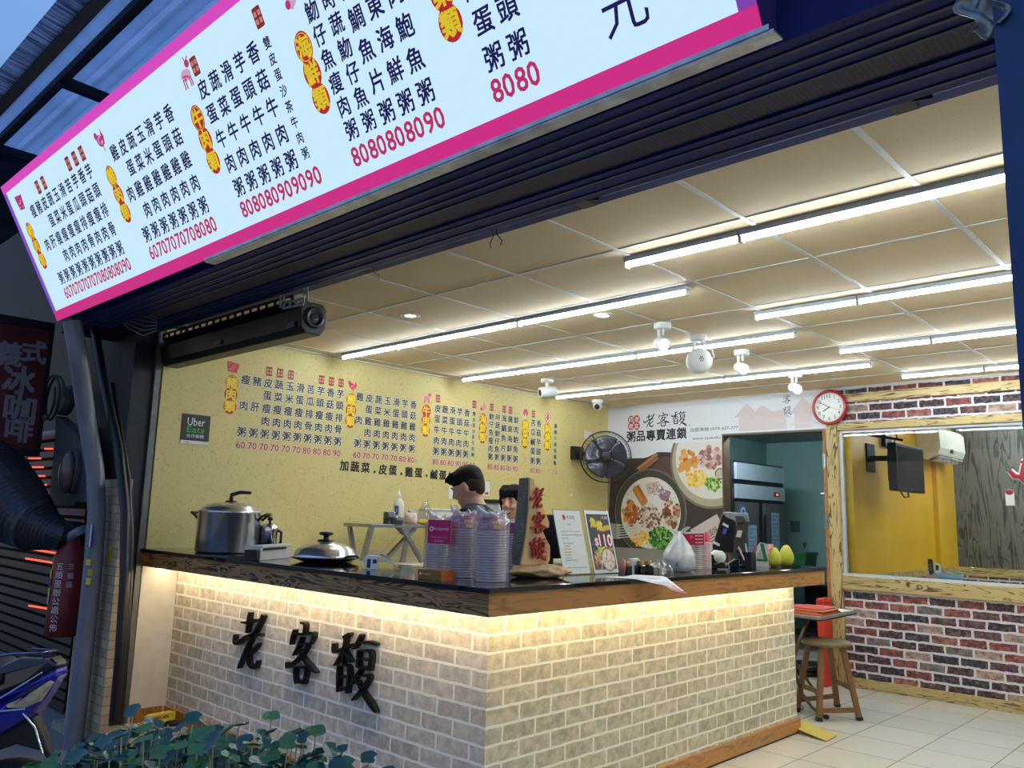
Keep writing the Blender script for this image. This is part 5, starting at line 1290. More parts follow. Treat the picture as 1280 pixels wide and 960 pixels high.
for i in range(30): fl.disc(W_*random.uniform(.32, .58), H_*random.uniform(.33, .40), .010, random.choice([(206, 206, 60), (170, 190, 60), (226, 220, 110)]), 5+i*.01, .006, n=7, a=random.uniform(0, 3))
for i in range(24): fl.disc(W_*random.uniform(.64, .9), H_*random.uniform(.34, .41), .010, random.choice([(196, 120, 106), (214, 150, 130), (160, 90, 80)]), 5+i*.01, .006, n=7, a=random.uniform(0, 3))
fl.disc(W_*.64, H_*.21, .060, (70, 58, 48), 6, .062, n=28); fl.disc(W_*.64, H_*.21, .056, (206, 190, 160), 7, .058, n=28); fl.disc(W_*.64, H_*.21, .048, (232, 220, 204), 8, .050, n=28)
for i in range(50): q = random.uniform(0, .04); a_ = random.uniform(0, 6.28); fl.disc(W_*.64+q*cos(a_), H_*.21+q*sin(a_), .010, random.choice([(226, 170, 130), (236, 214, 190), (206, 146, 106), (242, 232, 220)]), 9+i*.02, .006, n=7, a=a_)
fl.line([(W_*.30, H_*.06), (W_*.38, H_*.18)], .006, (220, 220, 220), 9); fl.disc(W_*.38, H_*.18, .008, (220, 220, 220), 9)
fl.build('printed_poster', INK, s_)

# shakers and small things along the shop leg
for i, (px, lab) in enumerate(((783, 'black gold-capped sauce bottle next to the food poster'), (800, 'black gold-capped sauce bottle in the middle of three'), (810, 'black gold-capped sauce bottle farthest from the poster'))):
    p = onc(px, y=3.55+.10*i); b_ = thing('sauce_bottle', lab, 'bottle', p, 'gold-capped sauce bottles')
    s_ = .022
    MB().box((p.x-s_, p.y-s_, ZT), (p.x+s_, p.y+s_, ZT+.05)).build('body', M('black_glass', (14, 15, 22), .12), b_, bevel=.004)
    MB().lathe([(.018, .05), (.018, .072), (0, .073)], p, n=16).build('cap', M('dull_gold_cap', (150, 112, 52), .35, .7), b_)
p = onc(778, y=3.50); tag(MB().lathe([(0, 0), (.014, .001), (.020, .05), (.018, .075), (.004, .085)], p, n=16, sxy=(1, .5)).build('hand_cream_tube', M('pink_tube', (206, 140, 134), .4), loc=p), 'pink squeeze tube leaning by the food poster', 'tube')
p = onc(793, y=3.66); k = thing('paper_dispenser', 'small white slip holder behind the sauce bottles', 'holder', p)
mb = MB(); mb.prism([(-.03, 0), (.035, 0), (.035, .05), (.01, .085), (-.03, .08)], p, (.6, .8, 0), (0, 0, 1), (.03, -.02, 0)); mb.build('body', WHITE, k, bevel=.003)
p = onc(826, y=3.86)
def crump(u, v):
    th, ph = pi*v*.5, 2*pi*u; k = 1+.22*sin(5*ph+3*v)+.12*sin(9*ph)
    return p+V((.055*k*cos(ph)*cos(th), .055*k*sin(ph)*cos(th), .001+.055*sin(th)*k))
tag(MB().grid(crump, 30, 8).build('crumpled_wrap', clear('grey_cling_wrap', (150, 146, 140), .35, .1, .4), loc=p), 'crumpled clear plastic wrap before the tied white bag', 'wrap')
# leaflet drooping over the edge
a = onc(792, 716); 
pf = [onc(790, 715.5), onc(838, 718.5)]
lf = thing('leaflet', 'white and red printed leaflet drooping over the counter edge', 'leaflet', V((-2.40, 3.45, ZT)))
y0, y1 = 3.12, 3.50
def leaf(u, v, d=0):
    """u along the edge, v from the top over the edge"""
    s = v*.30
    if s < .14: x, z = -2.48+s, ZT+.003
    else:
        q = (s-.14); x, z = -2.345+.012+q*.55, ZT+.003-q*.50*(.25+.75*u)
    return V((x+d, 3.28+.26*u+v*.12, z+.004*sin(8*u)+d))
MB().grid(lambda u, v: leaf(u, v), 8, 16).build('sheet', M('coated_paper', (226, 224, 224), .35), lf, solid=.001)
fl = Flat(lambda u, v, d: leaf(u, v, .0012+d), .0003)
for i in range(9):
    v0 = .62+.036*i; c_ = [(150, 190, 220), (226, 206, 120), (206, 120, 130), (190, 60, 80)][min(3, i//2)]
    for j in range(5): fl.rect(.12+.16*j, v0, .12+.16*j+random.uniform(.07, .15), v0+.02, c_)
for j in range(4): fl.rect(.02+.24*j, .95, .02+.24*(j+1), .995, (190, 50, 66))
for i in range(6): fl.rect(.1, .1+.07*i, .85, .12+.07*i, (200, 200, 204))
fl.build('print', INK, lf)
# tied carrier bag
c = onc(849, y=4.12); k = mpp(c)
tb = thing('carrier_bag', 'tied white plastic carrier bag holding a takeaway bowl', 'bag', c)
prof = [(.0, 0), (.36, 0), (.47, .1), (.5, .28), (.47, .42), (.36, .58), (.22, .74), (.10, .88), (.06, .95)]
Wb, Hb = 43*k, 52*k
def bg_(u, v):
    i = min(int(v*(len(prof)-1)), len(prof)-2); f = v*(len(prof)-1)-i
    r_ = (prof[i][0]*(1-f)+prof[i+1][0]*f)*Wb; z = (prof[i][1]*(1-f)+prof[i+1][1]*f)*Hb
    a = 2*pi*u; kk_ = 1+(.05*sin(6*a+3*v)+.04*sin(11*a-9*v))*(v**.5)
    return c+V((r_*kk_*cos(a)*.95, r_*kk_*sin(a), z+.001))
BAGW = clear('white_carrier_film', (246, 246, 246), .48, .2, .2)
MB().grid(bg_, 48, 24).build('bag_body', BAGW, tb)
mb = MB()
for s_, dz_ in ((-1, .02), (1, .035)): mb.grid(lambda u, v: c+V((0, 0, Hb*.90))+V((cr.x, cr.y, 0))*(s_*.05*v+(u-.5)*.04*(1-.4*v))+V((.008*sin(8*u), .008*cos(9*u), dz_*v+.02*u*(1-u))), 6, 6)
mb.build('tied_handle', BAGW, tb)
fl = Flat(lambda u, v, d: bg_(.86+u*.9, v)+V((c.x-0, c.y, 0))*0+V((.6, -.8, 0))*(.003+d)); 
fl.line([(-.04, .32), (.03, .46)], .008, (96, 140, 110)); fl.line([(-.03, .28), (.05, .44)], .006, (120, 160, 130)); fl.disc(-.045, .30, .012, (96, 140, 110), ry=.03); fl.build('green_print', INK, tb)
q = thing('takeaway_bowl', 'round white takeaway bowl inside the tied carrier bag', 'bowl', c+V((0, 0, .004)))
MB().lathe([(0, 0), (.062, 0), (.078, .07), (.082, .072), (.082, .08), (0, .082)], c+V((0, 0, .004)), n=32).build('tub', M('white_tub', (236, 234, 228), .4), q)
# stack of red labelled bowls
c = onc(876, y=4.45); bowl_stack(c, 14, 'bowls in the red-printed stack', 'white-rimmed paper bowl nested in the red-printed stack beside the carrier bag', r=.062, dz=.0118, mats=(M('red_white_bowl', (186, 60, 70), .5, 0, .6, 30, c2=(232, 226, 222)), M('white_bowl_rim', (226, 222, 214), .5), M('red_bowl_print', (196, 28, 52), .5)), txt=False)
# price card on top of that stack
zc_ = at(868, 665, y=4.30).z
pcard = thing('price_card', 'red and white printed card standing before the red-printed bowls', 'card', V((c.x+.02, c.y-.075, ZT)))
a, b_ = at(855.5, 681, y=4.37), at(880.5, 681, y=4.37); t_ = at(855.5, 665, y=4.37)
u = V((.75, .66, 0)); W_ = (b_-a).length; H_ = t_.z-a.z
a = V((a.x, a.y-.0, a.z)); u = (b_-a).normalized(); n_ = u.cross(V((0, 0, 1)))
mb = MB(); mb.prism([(0, 0), (W_, 0), (W_, H_), (0, H_)], a, u, (0, 0, 1), -n_*.002); mb.prism([(.05, ZT-a.z), (.054, ZT-a.z), (.054, 0), (.05, 0)], a, u, (0, 0, 1), -n_*.002); mb.build('board', M('white_card', (230, 226, 222), .5), pcard)
fl = Flat((a+n_*.0008, u, (0, 0, 1))); fl.rect(0, 0, W_, H_*.86, (196, 26, 56)); 
for i, ch in enumerate('單'): fl.text(ch, W_*.36, H_*.6, .018, (236, 170, 180), 2)
for i in range(4):
    for j in range(3): fl.rect(W_*(.56+.1*i), H_*(.12+.26*j), W_*(.63+.1*i), H_*(.22+.26*j), (240, 214, 218), 2)
fl.build('print', INK, pcard)
# till terminal, printer and stand
c = onc(905, y=4.95); k = mpp(c)
def px3(px, py, y): return at(px, py, y=y)
tl = thing('till_terminal', 'black tilted till terminal with a silver rear customer display', 'till', c)
poly = [(903, 643), (918, 643), (917, 690), (893, 692), (891, 683)]
P = [at(px, py, y=4.95) for px, py in poly]; mb = MB(); dd = V((-.35, .5, 0)).normalized()*.05
mb.add(P+[q+dd for q in P], [tuple(range(5)), tuple(range(9, 4, -1))]+[(i, 5+i, 5+(i+1) % 5, (i+1) % 5) for i in range(5)]); mb.build('body', M('till_black', (20, 21, 26), .35), tl, bevel=.004)
P = [at(px, py, y=4.94) for px, py in ((905, 640), (935, 641), (937, 652), (920, 652), (907, 646))]
mb = MB(); mb.add(P+[q+dd*2 for q in P], [tuple(range(5)), tuple(range(9, 4, -1))]+[(i, 5+i, 5+(i+1) % 5, (i+1) % 5) for i in range(5)]); mb.build('silver_hood', M('silver_plastic', (170, 172, 176), .3, .5), tl, bevel=.003)
P = [at(px, py, y=4.92) for px, py in ((919, 645), (930, 645.5), (932, 653), (921, 653))]; mb = MB(); mb.add(P+[q+dd*.2 for q in P], [(0, 1, 2, 3), (7, 6, 5, 4)]+[(i, 4+i, 4+(i+1) % 4, (i+1) % 4) for i in range(4)]); mb.build('customer_display', M('display_glass', (70, 74, 78), .12), tl)
P = [at(px, py, y=4.93) for px, py in ((921, 653), (937, 653), (932, 674), (917, 690), (919, 668))]; mb = MB(); mb.add(P+[q+dd for q in P], [tuple(range(5)), tuple(range(9, 4, -1))]+[(i, 5+i, 5+(i+1) % 5, (i+1) % 5) for i in range(5)]); mb.build('rear_shell', M('grey_brown_shell', (66, 62, 60), .4), tl, bevel=.003)
for q4, c_, nm in ((((904, 653), (911, 657), (910, 660), (903, 656)), (222, 222, 222), 'white_sticker'), (((905, 660), (909, 661), (907, 668), (903, 667)), (60, 90, 190), 'blue_sticker'), (((922, 663), (928, 663), (926, 672), (920, 671)), (206, 200, 190), 'pale_sticker'), (((892, 676), (900, 680), (899, 683), (891, 679)), (214, 214, 214), 'white_sticker')):
    P = [at(px, py, y=4.915) for px, py in q4]; mb = MB(); mb.add(P+[q+dd*.1 for q in P], [(0, 1, 2, 3), (7, 6, 5, 4)]+[(i, 4+i, 4+(i+1) % 4, (i+1) % 4) for i in range(4)]); mb.build(nm, M(nm, c_, .5), tl)
MB().box((c.x-.03, c.y-.03, ZT), (c.x+.13, c.y+.12, ZT+.012)).bar((c.x+.06, c.y+.04, ZT), (c.x+.04, c.y+.06, ZT+.10), .07, .05).build('base', M('till_black', (0, 0, 0)), tl, bevel=.003)
c = onc(896, y=4.62); pr = thing('receipt_printer', 'black receipt printer with a white paper roll on top', 'printer', c)
d = V((cr.x, cr.y, 0)).normalized(); n_ = V((-d.y, d.x, 0)); TT = Matrix((d, n_, V((0, 0, 1)))).transposed().to_4x4(); TT.translation = c
mb = MB(TT); mb.prism([(-.065, 0), (.05, 0), (.04, .045), (-.01, .085), (-.055, .085), (-.065, .05)], (0, -.05, 0), (1, 0, 0), (0, 0, 1), (0, .10, 0)); mb.build('case', M('till_black', (0, 0, 0)), pr, bevel=.008)
mb = MB(TT); mb.lathe([(0, -.055), (.036, -.055), (.036, .055), (0, .055)], (.005, -.01, .075), (.0, 1, .0), 28); mb.build('paper_roll', M('paper', (0, 0, 0)), pr)
mb = MB(TT); mb.tube([(-.03, -.07, .03), (.01, -.09, .045), (.05, -.09, .03), (.055, -.085, .005), (.03, -.09, .003), (-.02, -.09, .003)], .003, 6); mb.build('cord', M('pale_wires', (0, 0, 0)), pr)
c = onc(913, y=4.78); pr = thing('payment_pad', 'dark wedge-shaped payment keypad before the till terminal', 'keypad', c)
TT = TT.copy(); TT.translation = c
mb = MB(TT); mb.prism([(-.055, 0), (.045, 0), (.045, .055), (.035, .06)], (0, -.04, 0), (1, 0, 0), (0, 0, 1), (0, .08, 0)); mb.build('pad', M('dark_acrylic', (0, 0, 0)), pr, bevel=.003)
mb = MB(TT); mb.bar((-.035, -.02, .018), (.025, -.02, .058), .03, .004, up=(-.6, 0, .8)); mb.build('keys', M('grey_keys', (96, 98, 104), .5), pr)
# pen cup
c = onc(936, y=5.02); k = mpp(c); pc = thing('pen_cup', 'dark square mesh pen cup near the counter end', 'cup', c)
s_ = 8.5*k; hz = 18*k
mb = MB(); 
for q in ((-1, -1, 1, -1), (1, -1, 1, 1), (1, 1, -1, 1), (-1, 1, -1, -1)): mb.bar(c+V((q[0]*s_*.72, q[1]*s_*.72, hz/2)), c+V((q[2]*s_*.72, q[3]*s_*.72, hz/2)), .003, hz)
mb.box((c.x-s_*.72, c.y-s_*.72, ZT), (c.x+s_*.72, c.y+s_*.72, ZT+.003)); mb.build('mesh_sides', M('dark_mesh', (36, 36, 44), .4, .3), pc)
for i, (dx, dy, lx, c_, lab) in enumerate(((-.02, -.01, -.075, (226, 224, 222), 'white capped pen leaning out of the cup toward the till'), (-.01, .02, -.06, (206, 60, 70), 'red barrel pen leaning toward the till'), (.0, .0, -.02, (236, 232, 226), 'short white pen standing in the cup middle'), (.012, -.01, .03, (190, 40, 66), 'red pen leaning toward the green card'), (.02, .012, .06, (214, 210, 214), 'clear topped pen tilting farthest toward the green card'))):
    a = c+d*dx*.6+n_*dy+V((0, 0, .006)); b_ = c+d*(dx+lx)+n_*dy+V((0, 0, hz+.075-.01*i))
    pe = thing('pen', lab, 'pen', a); MB().cyl(a, a.lerp(b_, .72), .0062, n=8).build('barrel', M('pen_%d' % i, c_, .35), pe); MB().cyl(a.lerp(b_, .72), b_, .0068, .005, 8).build('cap', M('pen_cap_%d' % (i % 2), ((230, 230, 228), (196, 40, 60))[i % 2], .35), pe)
# green card stand
c = onc(955, y=5.22); k = mpp(c)
gs = thing('payment_card_stand', 'tent card with a green corner next to the pen cup', 'card', c)
A = [at(px, py, y=5.18) for px, py in ((946, 705), (961, 705), (959.5, 680), (951, 678), (947, 683))]; A[0].z = A[1].z = ZT
B = [A[1], V((A[1].x+.02, A[1].y+.07, ZT)), V((A[2].x+.012, A[2].y+.05, A[2].z)), A[2]]
mb = MB(); dd = V((-.012, .016, 0)); mb.add(A+[q+dd for q in A], [tuple(range(5)), tuple(range(9, 4, -1))]+[(i, 5+i, 5+(i+1) % 5, (i+1) % 5) for i in range(5)]); mb.build('card', M('white_card', (0, 0, 0)), gs)
u = (A[1]-A[0]); W_ = u.length; u.normalize(); fl = Flat((A[0]+u.cross(V((0, 0, 1)))*.0025, u, (0, 0, 1))); H_ = A[3].z-ZT
fl.poly([(W_*.30, H_*.98), (W_*.62, H_*.95), (W_*.93, H_*.30), (W_*.93, H_*.22), (W_*.02, H_*.22), (W_*.02, H_*.30), (W_*.62, H_*.30)], (40, 140, 70)); fl.rect(W_*.1, H_*.4, W_*.4, H_*.7, (206, 206, 200), 2); fl.build('green_print', INK, gs)
mb = MB(); mb.add(B+[q+V((.003, .001, 0)) for q in B], [(0, 1, 2, 3), (7, 6, 5, 4)]+[(i, 4+i, 4+(i+1) % 4, (i+1) % 4) for i in range(4)]); mb.build('side_card', M('white_red_card', (226, 210, 206), .5, 0, .5, 60, c2=(206, 60, 60)), gs)
# pomelos
POM = M('pomelo_peel', (196, 192, 60), .55, 0, .15, 40, .25)
for px, y, r, lab in ((968, 5.22, .062, 'yellow-green pomelo next to the tent card'), (983, 5.40, .066, 'taller yellow-green pomelo at the counter end')):
    p = onc(px, y=y); k = mpp(p); h_ = (24 if px < 975 else 26)*k; r = (8.6 if px < 975 else 9.2)*k
    po = thing('pomelo', lab, 'fruit', p)
    MB().lathe([(0, 0), (r*.5, .004), (r*.9, h_*.18), (r, h_*.38), (r*.93, h_*.58), (r*.68, h_*.8), (r*.36, h_*.96), (r*.12, h_), (0, h_*.985)], p, n=28).build('fruit_body', POM, po)
    MB().cyl(p+V((0, 0, h_*.97)), p+V((.002, 0, h_*1.02)), .004, n=6).build('stem', M('dry_stem', (96, 90, 50), .8), po)
# ================================================================== BEHIND THE COUNTER
wt = thing('back_worktop', 'cream worktop along the yellow wall behind the counter', 'worktop', (-5.3, 4.4, 0))
CREAM = M('cream_laminate', (206, 194, 158), .4, 0, .06, 5)
MB().box((XL+.01, 3.1, .0), (-5.0, 6.3, 1.0)).build('cabinet', CREAM, wt)
MB().box((XL+.005, 3.05, 1.0), (-4.94, 6.35, 1.03)).build('top', M('worktop_top', (216, 208, 184), .3), wt, bevel=.004)
MB().box((XL+.004, 3.05, 1.03), (XL+.03, 6.35, 1.112)).build('upstand', CREAM, wt)

RX0 = -5.1
rk = thing('steel_rack', 'stainless shelf on folding X-shaped legs behind the counter', 'shelf', (RX0, 4.2, 1.03))
y0 = at(462, 657, x=RX0).y; zt = at(500, 655.5, x=RX0).z; y1 = y0+1.9
MB().box((RX0-.34, y0, zt-.025), (RX0+.02, y1, zt)).build('shelf_top', STEELB, rk, bevel=.003)
def P5(px, py, x=RX0): return at(px, py, x=x)
f_ = P5(452, 704); f_.z = 1.033
MB().bar((RX0, y0+.02, zt-.02), (RX0, f_.y, 1.033), .035, .035).build('leg', STEELB, rk)
MB().bar((RX0-.30, y0+.03, zt-.02), (RX0-.30, y0+.10, 1.033), .03, .03).build('leg', STEELB, rk)
a, b_ = P5(500, 658), P5(522, 714); b_.z = 1.033
MB().bar(a+V((.02, 0, 0)), b_+V((.05, .0, 0)), .034, .03).build('leg', STEELB, rk)
a, b_ = P5(519, 660), P5(481, 700); MB().bar(a, b_, .034, .025).build('cross_brace', STEELB, rk)
a, b_ = P5(509, 668, RX0-.1), P5(503, 705, RX0-.1); b_.z = 1.04; MB().bar(a, b_, .034, .03).lathe([(.025, 0), (.03, .01), (.02, .02)], V((b_.x, b_.y, 1.031)), n=12).build('leg', STEELB, rk)
MB().bar((RX0-.05, y1-.05, zt-.02), (RX0-.05, y1-.02, 1.033), .03, .03).build('leg', STEELB, rk)
P = [P5(px, py) for px, py in ((495, 658), (522, 658), (517, 664), (510, 670), (504, 668))]
mb = MB(); mb.add(P+[q+V((-.03, 0, 0)) for q in P], [tuple(range(5)), tuple(range(9, 4, -1))]+[(i, 5+i, 5+(i+1) % 5, (i+1) % 5) for i in range(5)]); mb.build('gusset', M('pale_gusset', (150, 160, 166), .4, .4), rk)
def onr(px, dx=-.1): p = at(px, 650, x=RX0+dx); return V((p.x, p.y, zt))
p = onr(486.5, -.06); k = mpp(p); t_ = thing('steel_canister', 'dark open steel canister at the near end of the steel rack', 'canister', p)
MB().lathe([(0, .001), (7.5*k, .001), (7.5*k, 15*k), (7*k, 15*k), (7*k, .01), (0, .01)], p, n=24).build('body', M('dark_steel', (96, 98, 104), .3, .9), t_); MB().tube([p+V((7.2*k*cos(a), 7.2*k*sin(a), 15*k)) for a in [i*pi/10 for i in range(20)]], .004, 5, closed=True).build('rim', CHROME, t_)
p = onr(496, .0); t_ = thing('steel_pan', 'small low steel pan before the white bottle', 'pan', p)
MB().lathe([(0, .001), (8*k, .001), (8.6*k, 9*k), (8*k, 9*k), (7.4*k, .01), (0, .01)], p, n=24).build('body', M('dark_steel', (0, 0, 0)), t_); MB().tube([p+V((8.4*k*cos(a), 8.4*k*sin(a), 9*k)) for a in [i*pi/10 for i in range(20)]], .004, 5, closed=True).build('rim', CHROME, t_)
p = onr(497.5, -.14); t_ = thing('sauce_jug', 'tall translucent white plastic bottle with a blue label on the rack', 'bottle', p)
MB().lathe([(0, .001), (7*k, .001), (7.2*k, 6*k), (7.2*k, 24*k), (6*k, 29*k), (3*k, 32*k), (2.4*k, 33*k), (2.4*k, 35*k)], p, n=24).build('body', M('milky_plastic', (226, 218, 196), .4), t_)
MB().lathe([(2.6*k, 34*k), (2.8*k, 37*k), (1.4*k, 38*k), (.6*k, 43*k), (0, 43*k)], p, n=14).build('cap', WHITE, t_)
a0 = math.atan2(-p.y, -p.x)
fl = Flat(lambda u, v, d: p+V(((7.2*k+.001+d)*cos(a0+u/(7.2*k)), (7.2*k+.001+d)*sin(a0+u/(7.2*k)), v)))
for j in range(4): fl.rect(-6*k+j*1.5*k, 12*k, -6*k+(j+1)*1.5*k, 23*k, (50, 90, 140))
fl.rect(-5*k, 15*k, -2*k, 20*k, (200, 210, 220), 2); fl.build('label', INK, t_)
p = onr(513, -.02); t_ = thing('sauce_jar', 'pink and white lidded jar beside the white bottle', 'jar', p)
MB().lathe([(0, .001), (8.5*k, .002), (8.6*k, 5*k), (8.6*k, 10*k), (7.5*k, 14*k), (6*k, 15*k), (0, 15*k)], p, n=24).build('body', M('pink_jar', (206, 150, 128), .35, 0, .3, 20, c2=(230, 222, 216)), t_)
MB().lathe([(4*k, 14*k), (4.2*k, 17*k), (3.4*k, 18*k), (0, 18*k)], p, n=16).build('lid', STEELB, t_)
p = onr(528, -.16)
def cb_(u, v): a = 2*pi*u; r_ = 9*k*(1-.75*v**2.2)*(1+.12*sin(5*a+6*v)); return p+V((r_*cos(a), r_*sin(a), 30*k*v+.002))+V((0, .03*v, 0))
tag(MB().grid(cb_, 24, 14).build('clear_bag', clear('crinkled_clear_bag', (214, 206, 180), .22, .1, .3), loc=p), 'crinkled clear plastic bag standing on the steel rack', 'bag')
p = onr(529, .0); tag(MB().grid(lambda u, v: p+V((.03*cos(2*pi*u)*sin(pi*v), .055*sin(2*pi*u)*sin(pi*v), .022-.022*cos(pi*v)*(1+.1*sin(6*pi*u)))), 18, 8).build('yellow_packet', M('yellow_packet', (214, 178, 30), .5, 0, .3, 30), loc=p), 'small bright yellow packet lying on the steel rack', 'packet')
p = onr(549, -.2); t_ = thing('white_tub', 'long white plastic container on the steel rack behind the bag tops', 'container', p)
MB().box((p.x-.1, p.y-.16, zt), (p.x+.08, p.y+.55, zt+19*k)).build('tub', M('white_container', (226, 222, 210), .5), t_, bevel=.01); MB().box((p.x-.11, p.y-.17, zt+19*k), (p.x+.09, p.y+.56, zt+21*k)).build('lid', WHITE, t_, bevel=.004)
p = onr(624, -.12); kk = mpp(p); t_ = thing('rice_cooker', 'white box appliance with a round black badge between the two people', 'appliance', p)
MB().box((p.x-.12, p.y-10*kk/.69, zt), (p.x+.1, p.y+13*kk/.69, zt+.20)).build('body', M('white_enamel', (214, 216, 218), .4), t_, bevel=.02)
MB().box((p.x-.13, p.y-13*kk/.69, zt+.20), (p.x+.1, p.y+14*kk/.69, zt+.23)).build('lid', BLACK, t_, bevel=.006)
MB().lathe([(.035, 0), (.035, .006), (0, .007)], V((p.x+.1, p.y-.01, zt+.11)), (1, 0, 0), 20).lathe([(.012, .007), (.012, .009), (0, .009)], V((p.x+.1, p.y-.01, zt+.11)), (1, 0, 0), 14).build('badge', BLACK, t_)

# ------------------------------------------------------------------ people
SKIN = M('skin', (206, 158, 128), .5, 0, .06, 14); SKIN2 = M('skin_warm', (214, 160, 132), .5, 0, .06, 14)
HAIR = M('black_hair', (14, 12, 14), .65, 0, .4, 60, .5, stretch=(1, 1, .3), spec=.2); FADE = M('cropped_hair', (58, 45, 40), .8, 0, .3, 120, spec=.2)
def rotx(a): return Matrix.Rotation(a, 4, 'X')
def rotz(a): return Matrix.Rotation(a, 4, 'Z')
def person(loc, yaw, S, tilt, turn, shirt, trousers, label, lean=0, female=False, smile=False, skin=SKIN, scale=1.0):
    root = thing('person', label, 'person', loc)
    B = Matrix.Translation(loc) @ rotz(yaw) @ Matrix.Scale(scale, 4)
    U = B @ Matrix.Translation((0, 0, .95)) @ rotx(-lean) @ Matrix.Translation((0, 0, -.95))
    Hd = U @ Matrix.Translation((0, .0, 1.475)) @ rotz(turn) @ rotx(-tilt) @ Matrix.Translation((0, 0, -1.475))
    w = .9 if female else 1
    hands = []
    def torso(mb, k):
        mb.T = U
        mb.ell((0, 0, .95), (.165+k, .115+k, .13), 20, 12); mb.ell((0, 0, 1.10), (.148*w+k, .105+k, .2), 20, 12)
        mb.ell((0, .005, 1.27), (.178*w+k, .118+k, .19), 20, 12); mb.tube([(-.165*w, 0, 1.405), (0, .0, 1.425), (.165*w, 0, 1.405)], [.062+k, .085+k, .062+k], 14)
    def arm(mb, k, part):
        mb.T = U
        for s in (-1, 1):
            sh, el, wr = V((s*.185*w, 0, 1.40)), V((s*.25*w, .05, 1.13)), V((s*.16, .27, 1.05))
            if part == 'upper': mb.tube([sh, sh.lerp(el, .75)], [.062+k, .052+k], 14)
            else:
                mb.tube([sh, sh.lerp(el, .5), el, el.lerp(wr, .4), wr], [.056, .048, .042, .040, .028], 12)
                d = V((-s*.35, 1, -.45)).normalized(); q = V((s, .35, 0)).normalized()
                pm = wr+d*.05; mb.tube([wr, wr+d*.03, wr+d*.085], [.026, .038, .036], 10)
                for i, ln in enumerate((.066, .078, .072, .056)):
                    b0 = wr+d*.082+q*s*(-.030+.020*i)*s; m0 = b0+d*ln*.5+V((0, 0, -.008)); mb.tube([b0-d*.02, m0, m0+d*ln*.38+V((0, 0, -.028))], [.0095, .009, .007], 8)
                mb.tube([wr+d*.025-q*.022, wr+d*.06-q*.052, wr+d*.095-q*.05+V((0, 0, -.012))], [.013, .011, .008], 8)
    body = MB(); torso(body, 0); arm(body, 0, 'all')
    body.T = U; body.tube([(0, -.01, 1.42), (0, .0, 1.475), ], [.062, .056], 14)
    body.T = B
    for s in (-1, 1):
        body.tube([(s*.085, 0, .93), (s*.09, .01, .5), (s*.09, -.01, .28), (s*.09, -.015, .09)], [.088, .058, .053, .037], 14)
        body.ell((s*.095, .045, .045), (.042, .115, .042), 14, 8)
    body.T = Hd
    body.tube([(0, -.012, 1.44), (0, -.002, 1.53)], [.057, .056], 14)
    body.ell((0, -.005, 1.625), (.077, .098, .105), 22, 16); body.ell((0, .028, 1.56), (.058, .066, .062), 18, 12); body.ell((0, .060, 1.522), (.030, .030, .024), 12, 8)
    body.tube([(0, .088, 1.635), (0, .108, 1.598), (0, .100, 1.588)], [.011, .016, .014], 10)
    for s in (-1, 1):
        body.ell((s*.078, -.008, 1.608), (.012, .023, .034), 12, 8); body.ell((s*.036, .070, 1.585), (.024, .022, .022), 10, 8)
        body.ell((s*.030, .082, 1.640), (.026, .014, .010), 10, 6)
    bo = body.build('body', skin, root, remesh=.0065, smooth=3)
    sm = MB(); torso(sm, .014); arm(sm, .013, 'upper')
    sm.T = U; sm.tube([(0, -.004, 1.41), (0, .0, 1.455)], [.088, .068], 16)
    sm.build('shirt', shirt, root, remesh=.012, smooth=5)
    tr_ = MB(B)
    tr_.ell((0, 0, .92), (.175, .125, .13), 20, 12)
    for s in (-1, 1): tr_.tube([(s*.085, 0, .93), (s*.092, .01, .5), (s*.092, -.01, .12)], [.10, .074, .066], 14)
    tr_.build('trousers', trousers, root, remesh=.014, smooth=4)
    sh_ = MB(B)
    for s in (-1, 1): sh_.ell((s*.095, .04, .042), (.05, .135, .043), 16, 8)
    sh_.build('shoes', BLACK, root)
    # face
    for s in (-1, 1):
        e_ = MB(Hd); e_.ell((s*.031, .0835, 1.622), (.013, .008, .0075 if not smile else .005), 12, 8); eo = e_.build('eye', M('eye_white', (226, 220, 214), .2), root)
        e_ = MB(Hd); e_.ell((s*.031, .0895, 1.622), (.0062, .004, .0060 if not smile else .0045), 10, 6); e_.build('iris', M('dark_iris', (28, 18, 14), .15), eo)
        e_ = MB(Hd); e_.tube([(s*.015, .094, 1.647), (s*.034, .093, 1.652), (s*.052, .078, 1.645)], [.0035, .0042, .002], 6); e_.build('eyebrow', HAIR, root)
    m_ = MB(Hd)
    if smile:
        m_.tube([(-.030, .080, 1.560), (-.016, .0915, 1.551), (0, .0945, 1.549), (.016, .0915, 1.551), (.030, .080, 1.560)], [.003, .008, .009, .008, .003], 8); m_.build('mouth', M('lips', (176, 70, 66), .4), root)
        m_ = MB(Hd); m_.tube([(-.020, .0925, 1.5575), (0, .1005, 1.5545), (.020, .0925, 1.5575)], [.0025, .0045, .0025], 8); m_.build('teeth', M('teeth_white', (236, 232, 224), .25), root)
    else:
        m_.tube([(-.024, .083, 1.557), (0, .0955, 1.556), (.024, .083, 1.557)], [.003, .0055, .003], 8); m_.build('mouth', M('lips_pale', (178, 104, 92), .5), root)
    h_ = MB(Hd)
